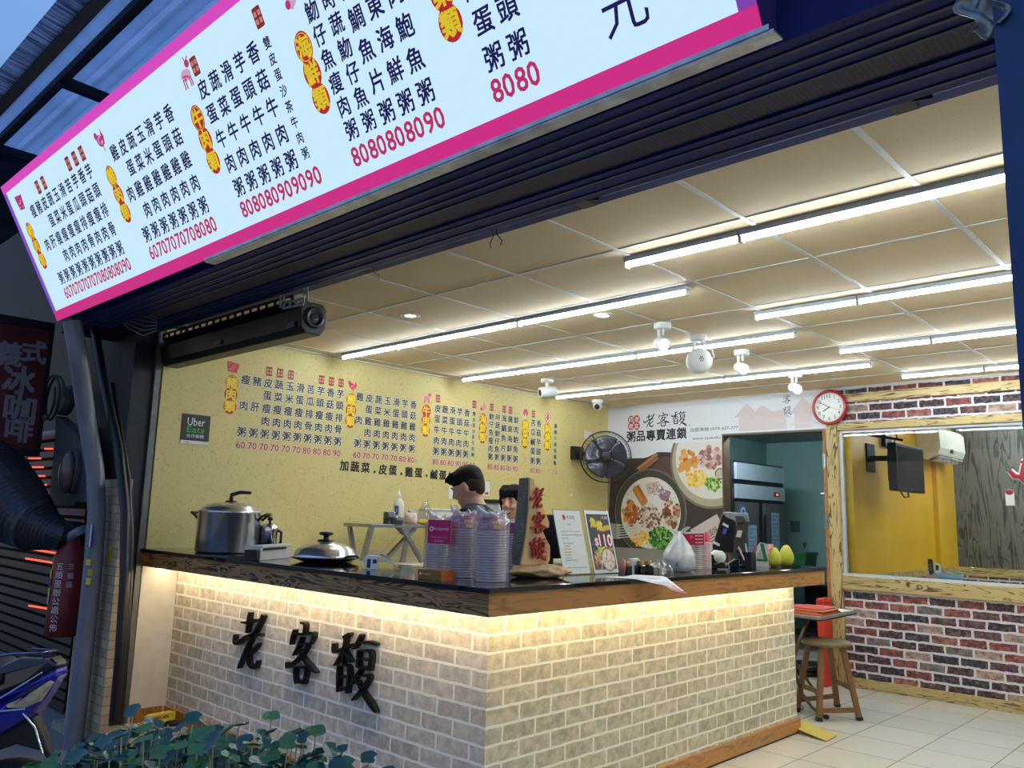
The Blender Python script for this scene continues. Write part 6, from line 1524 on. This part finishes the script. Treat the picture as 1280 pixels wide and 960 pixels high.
    if not female:
        h_.ell((0, -.012, 1.672), (.086, .104, .082), 22, 14); h_.ell((0, .045, 1.700), (.070, .062, .045), 18, 10); h_.ell((0, .088, 1.692), (.052, .022, .022), 14, 8); h_.ell((0, -.07, 1.655), (.066, .045, .06), 14, 10)
        for k in range(9): x = -.06+.015*k; h_.tube([(x*.9, .05, 1.725), (x, .095, 1.706), (x*1.05, .108, 1.684+.004*(k % 3))], [.013, .010, .003], 6)
        h_.build('hair', HAIR, root, remesh=.006, smooth=2)
        h_ = MB(Hd); h_.ell((0, -.024, 1.622), (.0795, .0860, .080), 22, 14); h_.ell((0, -.056, 1.582), (.054, .042, .042), 16, 10); h_.build('cropped_sides', FADE, root)
    else:
        h_.ell((0, -.018, 1.650), (.090, .104, .098), 22, 14); h_.ell((0, -.07, 1.58), (.075, .045, .08), 18, 10)
        for k in range(11):
            x = -.075+.015*k; h_.tube([(x*.7, .03, 1.738), (x*.95, .088-abs(x)*.35, 1.705), (x*1.05+.004, .100-abs(x)*.55, 1.655+.006*(k % 3))], [.016, .013, .004], 6)
        for s in (-1, 1): h_.tube([(s*.07, .03, 1.70), (s*.088, .03, 1.62), (s*.084, .025, 1.55)], [.02, .016, .006], 8)
        h_.build('hair', HAIR, root, remesh=.006, smooth=2)
    return root
NVY = M('navy_cotton', (24, 28, 44), .85, 0, .2, 30); DARKT = M('dark_denim', (30, 34, 46), .85, 0, .2, 30); GREYT = M('grey_cotton', (150, 150, 152), .85, 0, .15, 30)
MSC = 1.0
ph = at(590, 612, d=4.9)
person(V((ph.x+.06, ph.y+.02, 0)), rad(112), 1, rad(22), rad(0), NVY, DARKT, 'person in a navy t-shirt with cropped black hair, head bent over the work', lean=rad(3), scale=ph.z/1.59)
ph = at(643, 630, d=5.7)
person(V((ph.x, ph.y, 0)), rad(195), 1, rad(8), rad(0), GREYT, DARKT, 'smiling person with a black fringe half hidden by the carved sign', female=True, smile=True, skin=SKIN2, scale=ph.z/1.60)

# ================================================================== ON THE WALLS
# wall fan
c = at(757, 571, x=-5.28); kf = mpp(c); Rf = 32*kf
fa = thing('wall_fan', 'black caged wall fan in the corner beside the food mural', 'fan', c)
ax = V((.66, -.75, -.04)).normalized(); fu, fv, fw_ = basis(ax)
pw = at(719, 567, x=XL)
MB().box((XL+.001, pw.y-.09, pw.z-.07), (XL+.07, pw.y+.07, pw.z+.075)).build('wall_bracket', BLACK, fa, bevel=.008)
tag(MB().lathe([(.018, 0), (.018, .004), (0, .005)], V((XL+.071, pw.y, pw.z+.01)), (1, 0, 0), 14).build('red_knob', M('red_knob', (190, 40, 40), .4), fa), 'red knob')
MB().tube([V((XL+.05, pw.y, pw.z)), V((XL+.2, pw.y+.02, pw.z+.0)), c-ax*.16], [.028, .024, .03], 10).lathe([(0, -.20), (.06, -.19), (.075, -.12), (.07, -.05), (.0, -.045)], c, tuple(ax), 20).build('motor', BLACK, fa)
mb = MB()
for r_, z_ in ((1, 0), (.97, .035), (.9, .055), (.97, -.04), (.8, .065), (.55, .078), (.28, .085)): mb.tube([c+fu*(Rf*r_*cos(a))+fv*(Rf*r_*sin(a))+ax*z_ for a in [i*pi/24 for i in range(48)]], .0048 if r_ == 1 else .0022, 6, closed=True)
for k_ in range(44):
    a = 2*pi*k_/44; d = fu*cos(a)+fv*sin(a)
    mb.tube([c+d*Rf*.22+ax*.085, c+d*Rf*.6+ax*.076, c+d*Rf*.9+ax*.055, c+d*Rf*.98+ax*.02, c+d*Rf], .0011, 4, caps=False)
    if k_ % 2 == 0: mb.tube([c+d*Rf, c+d*Rf*.9-ax*.055, c+d*Rf*.4-ax*.075], .0012, 4, caps=False)
mb.build('cage', BLACK, fa)
for k_ in range(5):
    a0 = 2*pi*k_/5+.3
    mb = MB()
    def bl(u, v, a0=a0): r_ = Rf*(.16+.68*u); w_ = (.60+.12*sin(pi*u))*(v-.5)*2; a = a0+w_*(.95 if u > .2 else .8); return c+fu*(r_*cos(a))+fv*(r_*sin(a))+ax*(.022*(v-.5)*2*(1-.4*u)+.01*k_*.05)
    mb.grid(bl, 8, 8); mb.build('blade', M('smoky_fan_blade', (58, 60, 72), .22, 0, .1, 6, coat=.4), fa, solid=.002)
MB().lathe([(.05, -.02), (.05, .035), (.03, .048), (0, .05)], c, tuple(ax), 24).build('hub', M('dark_motor', (0, 0, 0)), fa)
MB().lathe([(.06, .084), (.06, .092), (.045, .096), (0, .096)], c, tuple(ax), 24).build('badge', BLACK, fa)
q = at(734, 544, x=XL)
so_ = MB().box((XL+.001, q.y-.05, q.z-.045), (XL+.02, q.y+.05, q.z+.045)).build('wall_socket', WHITE, bevel=.004); tag(so_, 'white wall socket with a black plug above the wall fan bracket', 'socket')
MB().tube([V((XL+.02, q.y+.02, q.z)), V((XL+.06, q.y+.03, q.z-.01)), V((XL+.08, q.y+.04, q.z-.08)), c-ax*.17+V((0, 0, .03))], .006, 6).build('plug_cord', BLACK, fa)
q = at(714, 619, x=XL); tag(MB().lathe([(.014, 0), (.012, .012), (0, .014)], q, (1, 0, 0), 12).build('wall_hook', WHITE, loc=q), 'tiny white hook on the yellow wall below the fan', 'hook')

# clock
c = V((-3.085, YB-.032, 2.505)); Rc = .166
ck = thing('wall_clock', 'round red-rimmed wall clock above the timber post', 'clock', c)
MB().lathe([(0, 0), (Rc, 0), (Rc*1.0, .02), (Rc*.94, .038), (Rc*.85, .036), (Rc*.83, .022)], c, (0, -1, 0), 48, caps=False).build('rim', M('red_gloss_rim', (176, 32, 36), .25, 0, .1, coat=.4), ck)
MB().lathe([(Rc*.84, .02), (0, .021)], c, (0, -1, 0), 40).build('dial', M('clock_dial', (232, 230, 224), .4), ck)
fl = Flat((c+V((0, -.0225, 0)), (1, 0, 0), (0, 0, 1)))
for i in range(1, 13): a = pi/2-i*pi/6; fl.text(str(i), Rc*.64*cos(a), Rc*.64*sin(a), .034, (40, 36, 36))
for i in range(60): a = i*pi/30; fl.line([(Rc*.76*cos(a), Rc*.76*sin(a)), (Rc*.80*cos(a), Rc*.80*sin(a))], .0022, (60, 56, 56))
fl.text('R1', 0, Rc*.33, .010, (150, 120, 120)); fl.build('numerals', INK, ck)
def hand(nm, deg, ln, wd, z, m_):
    a = rad(90-deg); mb = MB(); d = (cos(a), sin(a))
    mb.bar(c+V((-d[0]*ln*.15, -z, -d[1]*ln*.15)), c+V((d[0]*ln, -z, d[1]*ln)), wd, .0015, up=(0, 1, 0)); mb.build(nm, m_, ck)
hand('hour_hand', 236, Rc*.42, .009, .025, BLACK); hand('minute_hand', 300, Rc*.6, .006, .027, BLACK); hand('second_hand', 108, Rc*.7, .0022, .029, M('red_gloss_rim', (0, 0, 0)))

# television on its arm, in the room behind the glass
p0, p1, p2, p3 = (at(px, py, x=-2.6) for px, py in ((1119.5, 552), (1154, 561.5), (1155, 617), (1121.5, 613)))
ya, yb_, za, zb = p0.y, p1.y, p2.z, (p0.z+p1.z)/2
tv = thing('television', 'black flat television on a wall arm in the amber room', 'television', (-2.6, (ya+yb_)/2, za))
TVB = M('television_black', (7, 7, 9), .5, 0, .1, spec=.12)
MB().box((-2.68, ya, za), (-2.6, yb_, zb)).build('case', TVB, tv, bevel=.01)
MB().box((-2.601, ya+.03, za+.055), (-2.5985, yb_-.03, zb-.03)).build('screen', M('dark_screen', (6, 8, 12), .08, spec=.12), tv)
MB().box((-2.74, ya+.15, za+.08), (-2.68, yb_-.15, zb-.08)).build('rear_housing', TVB, tv, bevel=.02)
MB().bar((-2.945, ya+.3, zb-.12), (-2.74, ya+.35, zb-.12), .05, .05).box((-2.95, ya+.2, zb-.25), (-2.93, ya+.4, zb+.02)).bar((-2.93, ya+.05, zb+.10), (-2.62, ya+.25, zb+.04), .03, .02).build('wall_arm', TVB, tv)
MB().lathe([(.010, 0), (.010, .002), (0, .002)], V((-2.5995, (ya+yb_)/2, za+.028)), (1, 0, 0), 12).build('badge', CHROME, tv)
MB().tube([V((-2.68, ya+.28, za+.02)), V((-2.66, ya+.35, za-.05)), V((-2.66, ya+.48, za-.04)), V((-2.68, ya+.5, za+.02))], .008, 6).build('cable', BLACK, tv)
q = at(1105, 548, x=-2.95); t_ = thing('power_adapter', 'small black adapter box and cable beside the television arm', 'adapter', q)
MB().box((-2.95, q.y-.10, q.z-.09), (-2.90, q.y+.08, q.z+.08)).build('box', BLACK, t_, bevel=.006); MB().tube([q+V((.05, .03, .04)), q+V((.06, .16, .08)), q+V((.06, .2, .02)), q+V((.05, .1, -.05)), q+V((.04, .08, -.35)), q+V((.06, .2, -.5))], .007, 6).build('cord', BLACK, t_)
MB().box((-2.951, q.y-.14, q.z-.1), (-2.945, q.y+.0, q.z+.09)).build('wall_plate', WHITE, t_)
# air conditioner
q0, q1 = at(1172, 537, x=-2.95), at(1150, 570, x=-2.95)
ac2 = thing('air_conditioner', 'white split air conditioner above the plank wall corner', 'air conditioner', (-2.95, 10.0, 2.25))
prof = [(0, 0), (.10, -.05), (.22, .01), (.25, .08), (.24, .27), (.20, .31), (0, .32)]
mb = MB(); mb.prism(prof, (-2.948, 9.52, 2.19), (1, 0, 0), (0, 0, 1), (0, .92, 0)); mb.build('body', M('cream_white_plastic', (222, 216, 196), .4), ac2, bevel=.006)
mb = MB(); mb.prism([(.11, -.047), (.20, -.005), (.21, .002), (.115, -.052)], (-2.947, 9.58, 2.188), (1, 0, 0), (0, 0, 1), (0, .8, 0)); mb.build('outlet', M('dark_outlet', (54, 54, 56), .5), ac2)
mb = MB()
for k in range(5): mb.box((-2.84, 9.62+.15*k, 2.13), (-2.73, 9.63+.15*k, 2.19))
mb.bar((-2.74, 9.58, 2.175), (-2.74, 10.38, 2.175), .05, .006); mb.build('louvre', WHITE, ac2)
MB().box((-2.705, 9.88, 2.23), (-2.698, 9.97, 2.275)).build('display', BLACK, ac2)
# sign strokes and sticker on the plank wall
def onfar(px, py, y=10.83): return at(px, py, y=y)
q = onfar(1274, 590); ls = thing('wall_lettering', 'red white-edged brush letter on the dark plank wall', 'sign', q)
for w_, y_, m_ in ((.085, 10.845, M('white_letter_edge', (230, 226, 226), .4)), (.05, 10.835, M('red_letter', (170, 26, 44), .35))):
    mb = MB()
    for st in ([(1262, 588, .9), (1268, 595, 1.2), (1276, 596, 1.1), (1290, 588, .5)], [(1281, 574, .8), (1280, 584, 1.1), (1277, 598, 1.2), (1284, 606, .5)], [(1276, 577, .6), (1288, 580, .9), (1302, 584, .5)]):
        pts = [onfar(px, py, y_) for px, py, k in st]; mb.tube([p_ for p_ in pts], [w_*k*.5 for _, _, k in st], 10)
    for v in range(len(mb.v)): mb.v[v] = V((mb.v[v].x, y_+(mb.v[v].y-y_)*.2, mb.v[v].z))
    mb.build('red_stroke' if w_ < .08 else 'white_edge', m_, ls)
q = onfar(1262, 622); stk = MB().box((q.x-.045, 10.842, q.z-.09), (q.x+.045, 10.848, q.z+.05)).ell((q.x, 10.846, q.z+.05), (.045, .004, .045)).build('wall_sticker', M('white_card', (0, 0, 0)), loc=q); tag(stk, 'small red and white sticker on the dark plank wall', 'sticker')
MB().ell((q.x, 10.842, q.z+.06), (.04, .003, .03)).build('red_top', M('red_letter', (0, 0, 0)), stk)
# things on the sill inside the glass
def onsill(px, y): p_ = at(px, 720, y=y); return V((p_.x, y, .966))
SILLB = .966
struct(MB().box((-3.03, YB+.12, .90), (1.5, YB+.34, .965)), 'trim_10', W_pineX)
p_ = onsill(1185, 7.82); k = mpp(p_)
t_ = thing('blue_tray', 'translucent pale blue tray on the sill inside the glass', 'tray', p_)
mb = MB(); mb.lathe([(0, .002), (16*k, .002), (18*k, 9*k), (17.4*k, 9*k), (15.6*k, .006), (0, .006)], p_, n=32, sxy=(1, .45)); mb.build('tray_body', M('pale_blue_plastic', (134, 168, 196), .3, 0, .1, coat=.3), t_)
MB().grid(lambda u, v: p_+V((-.04+.16*u, -.03+.05*v, .07+.006*sin(9*u))), 6, 3).build('paper_lining', M('pale_yellow_paper', (222, 218, 160), .6), t_, solid=.003)
for px, w_, h0, h_, c_, lab, nm in ((1164, 5, 6, 19, (24, 24, 28), 'black remote control standing upright in the pink stand', 'remote_control'), (1173, 6, 6, 14, (206, 208, 212), 'white thermometer gadget standing beside the remote', 'thermometer')):
    p_ = onsill(px, 7.80); t_ = thing(nm, lab, 'gadget', p_+V((0, 0, .045)))
    mb = MB(); mb.prism([(-w_*k/2, 0), (w_*k/2, 0), (w_*k*.3, h_*k), (-w_*k*.7, h_*k)], p_+V((0, 0, .046)), (1, 0, 0), (0, 0, 1), (0, .03, 0)); mb.build('body', M('gadget_%s' % nm, c_, .4), t_, bevel=.004)
    if nm == 'thermometer': MB().box((p_.x-w_*k*.45, p_.y-.002, p_.z+.046+h_*k*.4), (p_.x+w_*k*.15, p_.y, p_.z+.046+h_*k*.85)).build('screen', BLACK, t_)
    else: mb = MB(); [mb.box((p_.x-w_*k*.35-.012+.012*(i % 3), p_.y-.002, p_.z+.08+.022*(i//3)), (p_.x-w_*k*.35-.004+.012*(i % 3), p_.y, p_.z+.09+.022*(i//3))) for i in range(9)]; mb.build('buttons', M('grey_keys', (0, 0, 0)), t_)
p_ = onsill(1167, 7.80); t_ = thing('pink_stand', 'small pink holder under the remote on the sill', 'holder', p_)
MB().box((p_.x-.05, p_.y-.02, SILLB), (p_.x+.05, p_.y+.06, SILLB+.044)).build('body', M('pink_plastic', (206, 150, 150), .5), t_, bevel=.005)

# ------------------------------------------------------------------ cold-store room
FX = -4.40
ya = at(918, 600, x=FX).y; yb_ = at(982, 620, x=FX).y; zt_ = (at(919, 576, x=FX).z+at(982, 583, x=FX).z)/2
fr = thing('upright_fridge', 'tall two-door dark steel fridge in the room behind the doorway', 'fridge', (FX-.3, (ya+yb_)/2, 0))
FD = M('dark_fridge_steel', (92, 90, 92), .38, .3, .1, 10); FS = M('bright_fridge_steel', (196, 212, 222), .3, .35, .1, 10)
MB().box((FX-.62, ya, .12), (FX-.03, yb_, zt_)).build('carcass', M('black_fridge_side', (40, 44, 50), .4, .3), fr)
z1, z2 = at(930, 600, x=FX).z, at(930, 617, x=FX).z; z3 = at(930, 628-15, x=FX).z
MB().box((FX-.03, ya+.05, zt_-.20), (FX, yb_-.02, zt_-.02)).build('top_grille', FS, fr)
MB().box((FX-.03, ya+.05, zt_-.41), (FX, yb_-.02, zt_-.255)).build('control_panel', FS, fr)
dp = MB().box((FX, yb_-.30, zt_-.365), (FX+.004, yb_-.17, zt_-.315)).build('display', BLACK, fr)
MB().box((FX+.004, yb_-.26, zt_-.352), (FX+.006, yb_-.20, zt_-.328)).build('red_digits', glow('red_digits', (1, .12, .06), 2.0), dp)
ym = (ya+yb_)/2
for a, b_, nm in ((ya+.05, ym-.07, 0), (ym+.07, yb_-.02, 1)):
    d_ = MB().box((FX-.03, a, .18), (FX+.005, b_, zt_-.45)).build('door', FD, fr, bevel=.006)
    MB().box((FX+.005, (b_ if nm == 0 else a-.03)-.0, .9), (FX+.02, (b_+.03 if nm == 0 else a), 1.5)).build('handle', BLACK, d_)
    fl = Flat(((FX+.0062, 0, 0), (0, 1, 0), (0, 0, 1)))
    if nm == 0: fl.disc(a+.12, zt_-.56, .075, (70, 120, 190)); fl.disc(a+.12, zt_-.56, .05, (200, 214, 230), 2); fl.disc(a+.125, zt_-.56, .034, (60, 100, 170), 3)
    y_ = a+.32 if nm == 0 else a+.24; z_ = zt_-.70 if nm == 0 else zt_-.55
    fl.rect(y_-.09, z_-.42, y_+.11, z_, (146, 176, 200))
    for i in range(8): fl.rect(y_-.07, z_-.05-.045*i, y_+random.uniform(0, .09), z_-.035-.045*i, (110, 138, 164), 2)
    fl.build('paper_notice', INK, d_)
for x_ in (FX-.56, FX-.08):
    for y_ in (ya+.06, yb_-.06): MB().cyl((x_, y_, 0), (x_, y_, .125), .025, n=10).build('foot', BLACK, fr)
q = at(999, 697, y=9.4); hb_ = at(999, 690, y=9.4).z; w_ = 9*mpp(q)/.72; ZB = hb_-.34
t_ = thing('green_bin', 'dark green bin behind the pomelos in the cold room', 'bin', (q.x, 9.4, ZB))
mb = MB(); mb.prism([(-w_*.8, ZB), (w_*.8, ZB), (w_*1.1, hb_), (-w_*1.05, hb_-.03)], (q.x, 9.3, 0), (1, 0, 0), (0, 0, 1), (0, .3, 0)); mb.build('body', M('dark_green_plastic', (24, 92, 52), .5), t_); MB().box((q.x-w_*1.1, 9.28, hb_-.03), (q.x+w_*1.14, 9.62, hb_)).build('rim', M('dark_green_plastic', (0, 0, 0)), t_)
q = at(994, 658, y=10.295); tag(MB().box((q.x-.06, 10.285, q.z-.07), (q.x+.06, 10.30, q.z+.07)).build('switch_box', M('green_grey_box', (88, 108, 100), .6), bevel=.005), 'small grey switch box on the teal wall', 'switch')
q = at(1006, 680, y=10.295); tag(MB().box((q.x-.02, 10.27, q.z-.02), (q.x+.02, 10.30, q.z+.02)).cyl((q.x, 10.28, q.z-.02), (q.x, 10.28, q.z-.05), .01, n=8).build('wall_valve', M('green_grey_box', (0, 0, 0)), bevel=.003), 'small valve low on the teal wall', 'valve')
p_ = at(1001, 838, z=.05); t_ = thing('rolling_base', 'low black round trolley base on the floor inside the doorway', 'trolley', (p_.x, p_.y+.15, 0))
MB().lathe([(0, .06), (.19, .06), (.2, .09), (.18, .10), (0, .10)], (p_.x, p_.y+.15, 0), n=28).lathe([(0, .015), (.17, .015), (.18, .03), (.17, .045), (0, .045)], (p_.x, p_.y+.15, 0), n=28).build('discs', BLACK, t_)
for k in range(4): a = k*pi/2+.4; MB().ell((p_.x+.15*cos(a), p_.y+.15+.15*sin(a), .016), (.016, .016, .016), 10, 8).build('caster', BLACK, t_)
q0, q1 = at(1034, 748, y=7.44), at(1040, 828, y=7.44)
t_ = thing('red_bin', 'tall narrow red bin in front of the timber post', 'bin', (q0.x, 7.44, 0))
xr = -3.07
mb = MB(); mb.prism([(-.075, 0), (-.02, 0), (-.02, q0.z-.04), (-.10, q0.z-.04)], (xr-.03, 7.38, 0), (1, 0, 0), (0, 0, 1), (0, .16, 0)); mb.build('body', M('red_bin_plastic', (206, 50, 34), .45), t_, bevel=.01)
mb = MB(); mb.prism([(-.105, 0), (-.015, 0), (-.025, .04), (-.09, .04)], (xr-.03, 7.375, q0.z-.04), (1, 0, 0), (0, 0, 1), (0, .17, 0)); mb.build('lid', M('red_bin_plastic', (0, 0, 0)), t_, bevel=.01)
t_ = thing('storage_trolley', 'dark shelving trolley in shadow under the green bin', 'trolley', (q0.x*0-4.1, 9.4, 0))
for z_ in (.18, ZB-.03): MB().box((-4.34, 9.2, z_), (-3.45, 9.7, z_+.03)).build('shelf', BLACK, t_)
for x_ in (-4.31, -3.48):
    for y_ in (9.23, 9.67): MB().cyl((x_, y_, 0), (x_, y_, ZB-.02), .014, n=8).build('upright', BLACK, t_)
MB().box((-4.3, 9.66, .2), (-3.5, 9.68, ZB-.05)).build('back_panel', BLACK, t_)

# ------------------------------------------------------------------ stool, folding table, bits on the floor
sc0 = at(1032, 800, z=.545); c = V((sc0.x, sc0.y, 0))
stl = thing('wooden_stool', 'round-topped wooden stool with splayed legs before the doorway', 'stool', c)
WST = M('worn_brown_wood', (122, 84, 42), .5, 0, .35, 5, stretch=(1, 1, .3)); SZ = .545
MB().lathe([(0, SZ-.035), (.16, SZ-.035), (.178, SZ-.028), (.182, SZ-.012), (.172, SZ), (0, SZ+.001)], c, n=36).build('seat', M('worn_stool_seat', (120, 100, 66), .55, 0, .3, 8), stl)
FT = [at(px, py, z=0) for px, py in ((1003, 886), (1031, 898), (1081, 897), (1053, 880))]
m0 = sum(FT, V((0, 0, 0)))/4
TPp = [c+(f-m0).normalized()*.125+V((0, 0, SZ-.03)) for f in FT]
FT = [V((c.x+(f.x-m0.x), c.y+(f.y-m0.y), 0)) for f in FT]
for f, t in zip(FT, TPp):
    lg = MB().bar(f+V((0, 0, .002)), t, .038, .034, up=(.7, -.7, 0)).build('leg', WST, stl, bevel=.003)
    MB().bar(f, f.lerp(t, .05), .042, .038, up=(.7, -.7, 0)).build('rubber_foot', BLACK, lg)
for i, j, h_ in ((0, 1, .38), (1, 2, .14), (2, 3, .42), (3, 0, .17)):
    MB().bar(FT[i].lerp(TPp[i], h_), FT[j].lerp(TPp[j], h_), .022, .032).build('stretcher', WST, stl, bevel=.002)
TZ = .73
A, Bp = at(1071, 763, z=TZ), at(1026, 771.5, z=TZ)
dl = at(985, 767, z=TZ)-Bp; dl = V((dl.x, dl.y, 0)); dl = dl.normalized()*.62
Q = [Bp, A, A+dl, Bp+dl]
ft = thing('folding_table', 'small folding table holding papers at the end of the counter', 'table', V((Bp.x, Bp.y, 0)))
mb = MB(); mb.prism([(q.x, q.y) for q in Q], (0, 0, TZ-.022), (1, 0, 0), (0, 1, 0), (0, 0, .022)); mb.build('tabletop', M('grey_tabletop', (128, 124, 116), .4), ft, bevel=.003)
mb = MB(); mb.prism([(q.x, q.y) for q in Q], (0, 0, TZ-.032), (1, 0, 0), (0, 1, 0), (0, 0, .01)); mb.build('edge_frame', BLACK, ft)
fA = at(1033, 897, z=.012); fB = at(991, 886, z=.012)
m1 = at(994, 843, z=.28)
MB().tube([at(1010, 774, z=TZ-.04), at(999, 800, z=.55), at(991, 830, z=.36), m1, at(1003, 868, z=.13), at(1016, 885, z=.045), fA], .013, 8).build('leg', M('brown_tube_leg', (96, 80, 56), .35, .6), ft)
MB().tube([at(1003, 884, z=.05), fB.lerp(fA, .3)+V((0, 0, .02)), fB], .012, 8).build('leg', M('brown_tube_leg', (0, 0, 0)), ft)
MB().ell(fA+V((0, 0, .006)), (.022, .022, .018), 10, 8).build('rubber_foot', BLACK, ft)
e1 = (A-Bp)
MB().tube([Q[3]+V((0, 0, -.03))-dl*.1+e1*.2, Q[3]+e1*.9-dl*.5+V((0, 0, -.72))], .013, 8).build('leg', M('brown_tube_leg', (0, 0, 0)), ft)
ORG = [(196, 84, 50), (206, 120, 60), (180, 70, 44), (214, 140, 80), (190, 60, 50)]
for i in range(5):
    o2 = Bp+e1*(.05+.02*i)+dl*(.02+.03*(i % 3))+V((0, 0, .001+.009*i)); u = e1.normalized(); v = dl.normalized(); W_ = .40-.03*i
    tag(MB().prism([(0, 0), (W_, 0), (W_-.02, .3), (-.01, .3)], o2, u, v, V((0, 0, .0075))).build('paper_folder', M('folder_%d' % i, ORG[i], .6), loc=o2), ('red-orange', 'amber', 'brick red', 'pale orange', 'crimson')[i]+' paper folder in the pile on the folding table, %s' % ('lowest of five', 'second from below', 'middle of five', 'second from above', 'on top')[i], 'folder', 'paper folders on the folding table')
o2 = A-e1.normalized()*.40+dl.normalized()*.02+V((0, 0, .003)); u = e1.normalized(); v = dl.normalized()
mb = MB(); mb.grid(lambda a, b_: o2+u*(.36*a)+v*(.25*b_)+V((0, 0, .10*max(0, .35-a)**1.4*2)), 10, 6)
tag(mb.build('paper_sheet', M('paper', (0, 0, 0)), loc=o2, solid=.002), 'curling white paper sheet beside the orange folders on the folding table', 'paper')
a, b_, d_ = at(999, 901, z=.06), at(1047, 921, z=.004), at(1033, 927, z=.004)
mb = MB(); b2 = at(1046, 920, z=.004)
V4 = [at(998, 898, z=.055), b2, d_, at(998, 912, z=.03)]
mb.add(V4+[q+V((0, 0, .004)) for q in V4], [(3, 2, 1, 0), (4, 5, 6, 7)]+[(i, (i+1) % 4, 4+(i+1) % 4, 4+i) for i in range(4)])
tag(mb.build('cardboard_ramp', M('yellow_card_sheet', (190, 170, 80), .6, 0, .1, 12), loc=b2), 'flat yellow cardboard strip leaning on the counter foot', 'cardboard')

# outer end scraps by the blue post
q = at(1228, 12, y=1.66); tag(MB().grid(lambda u, v: q+V((.06*(u-.5)+.02*sin(7*v), -.01*cos(6*u), .10*(v-.5)+.01*sin(9*u))), 8, 10).build('silver_tape', M('crumpled_foil_tape', (150, 156, 160), .3, .6, .4, 30), loc=q, solid=.002), 'scrap of silver tape hanging beside the blue steel post', 'tape')
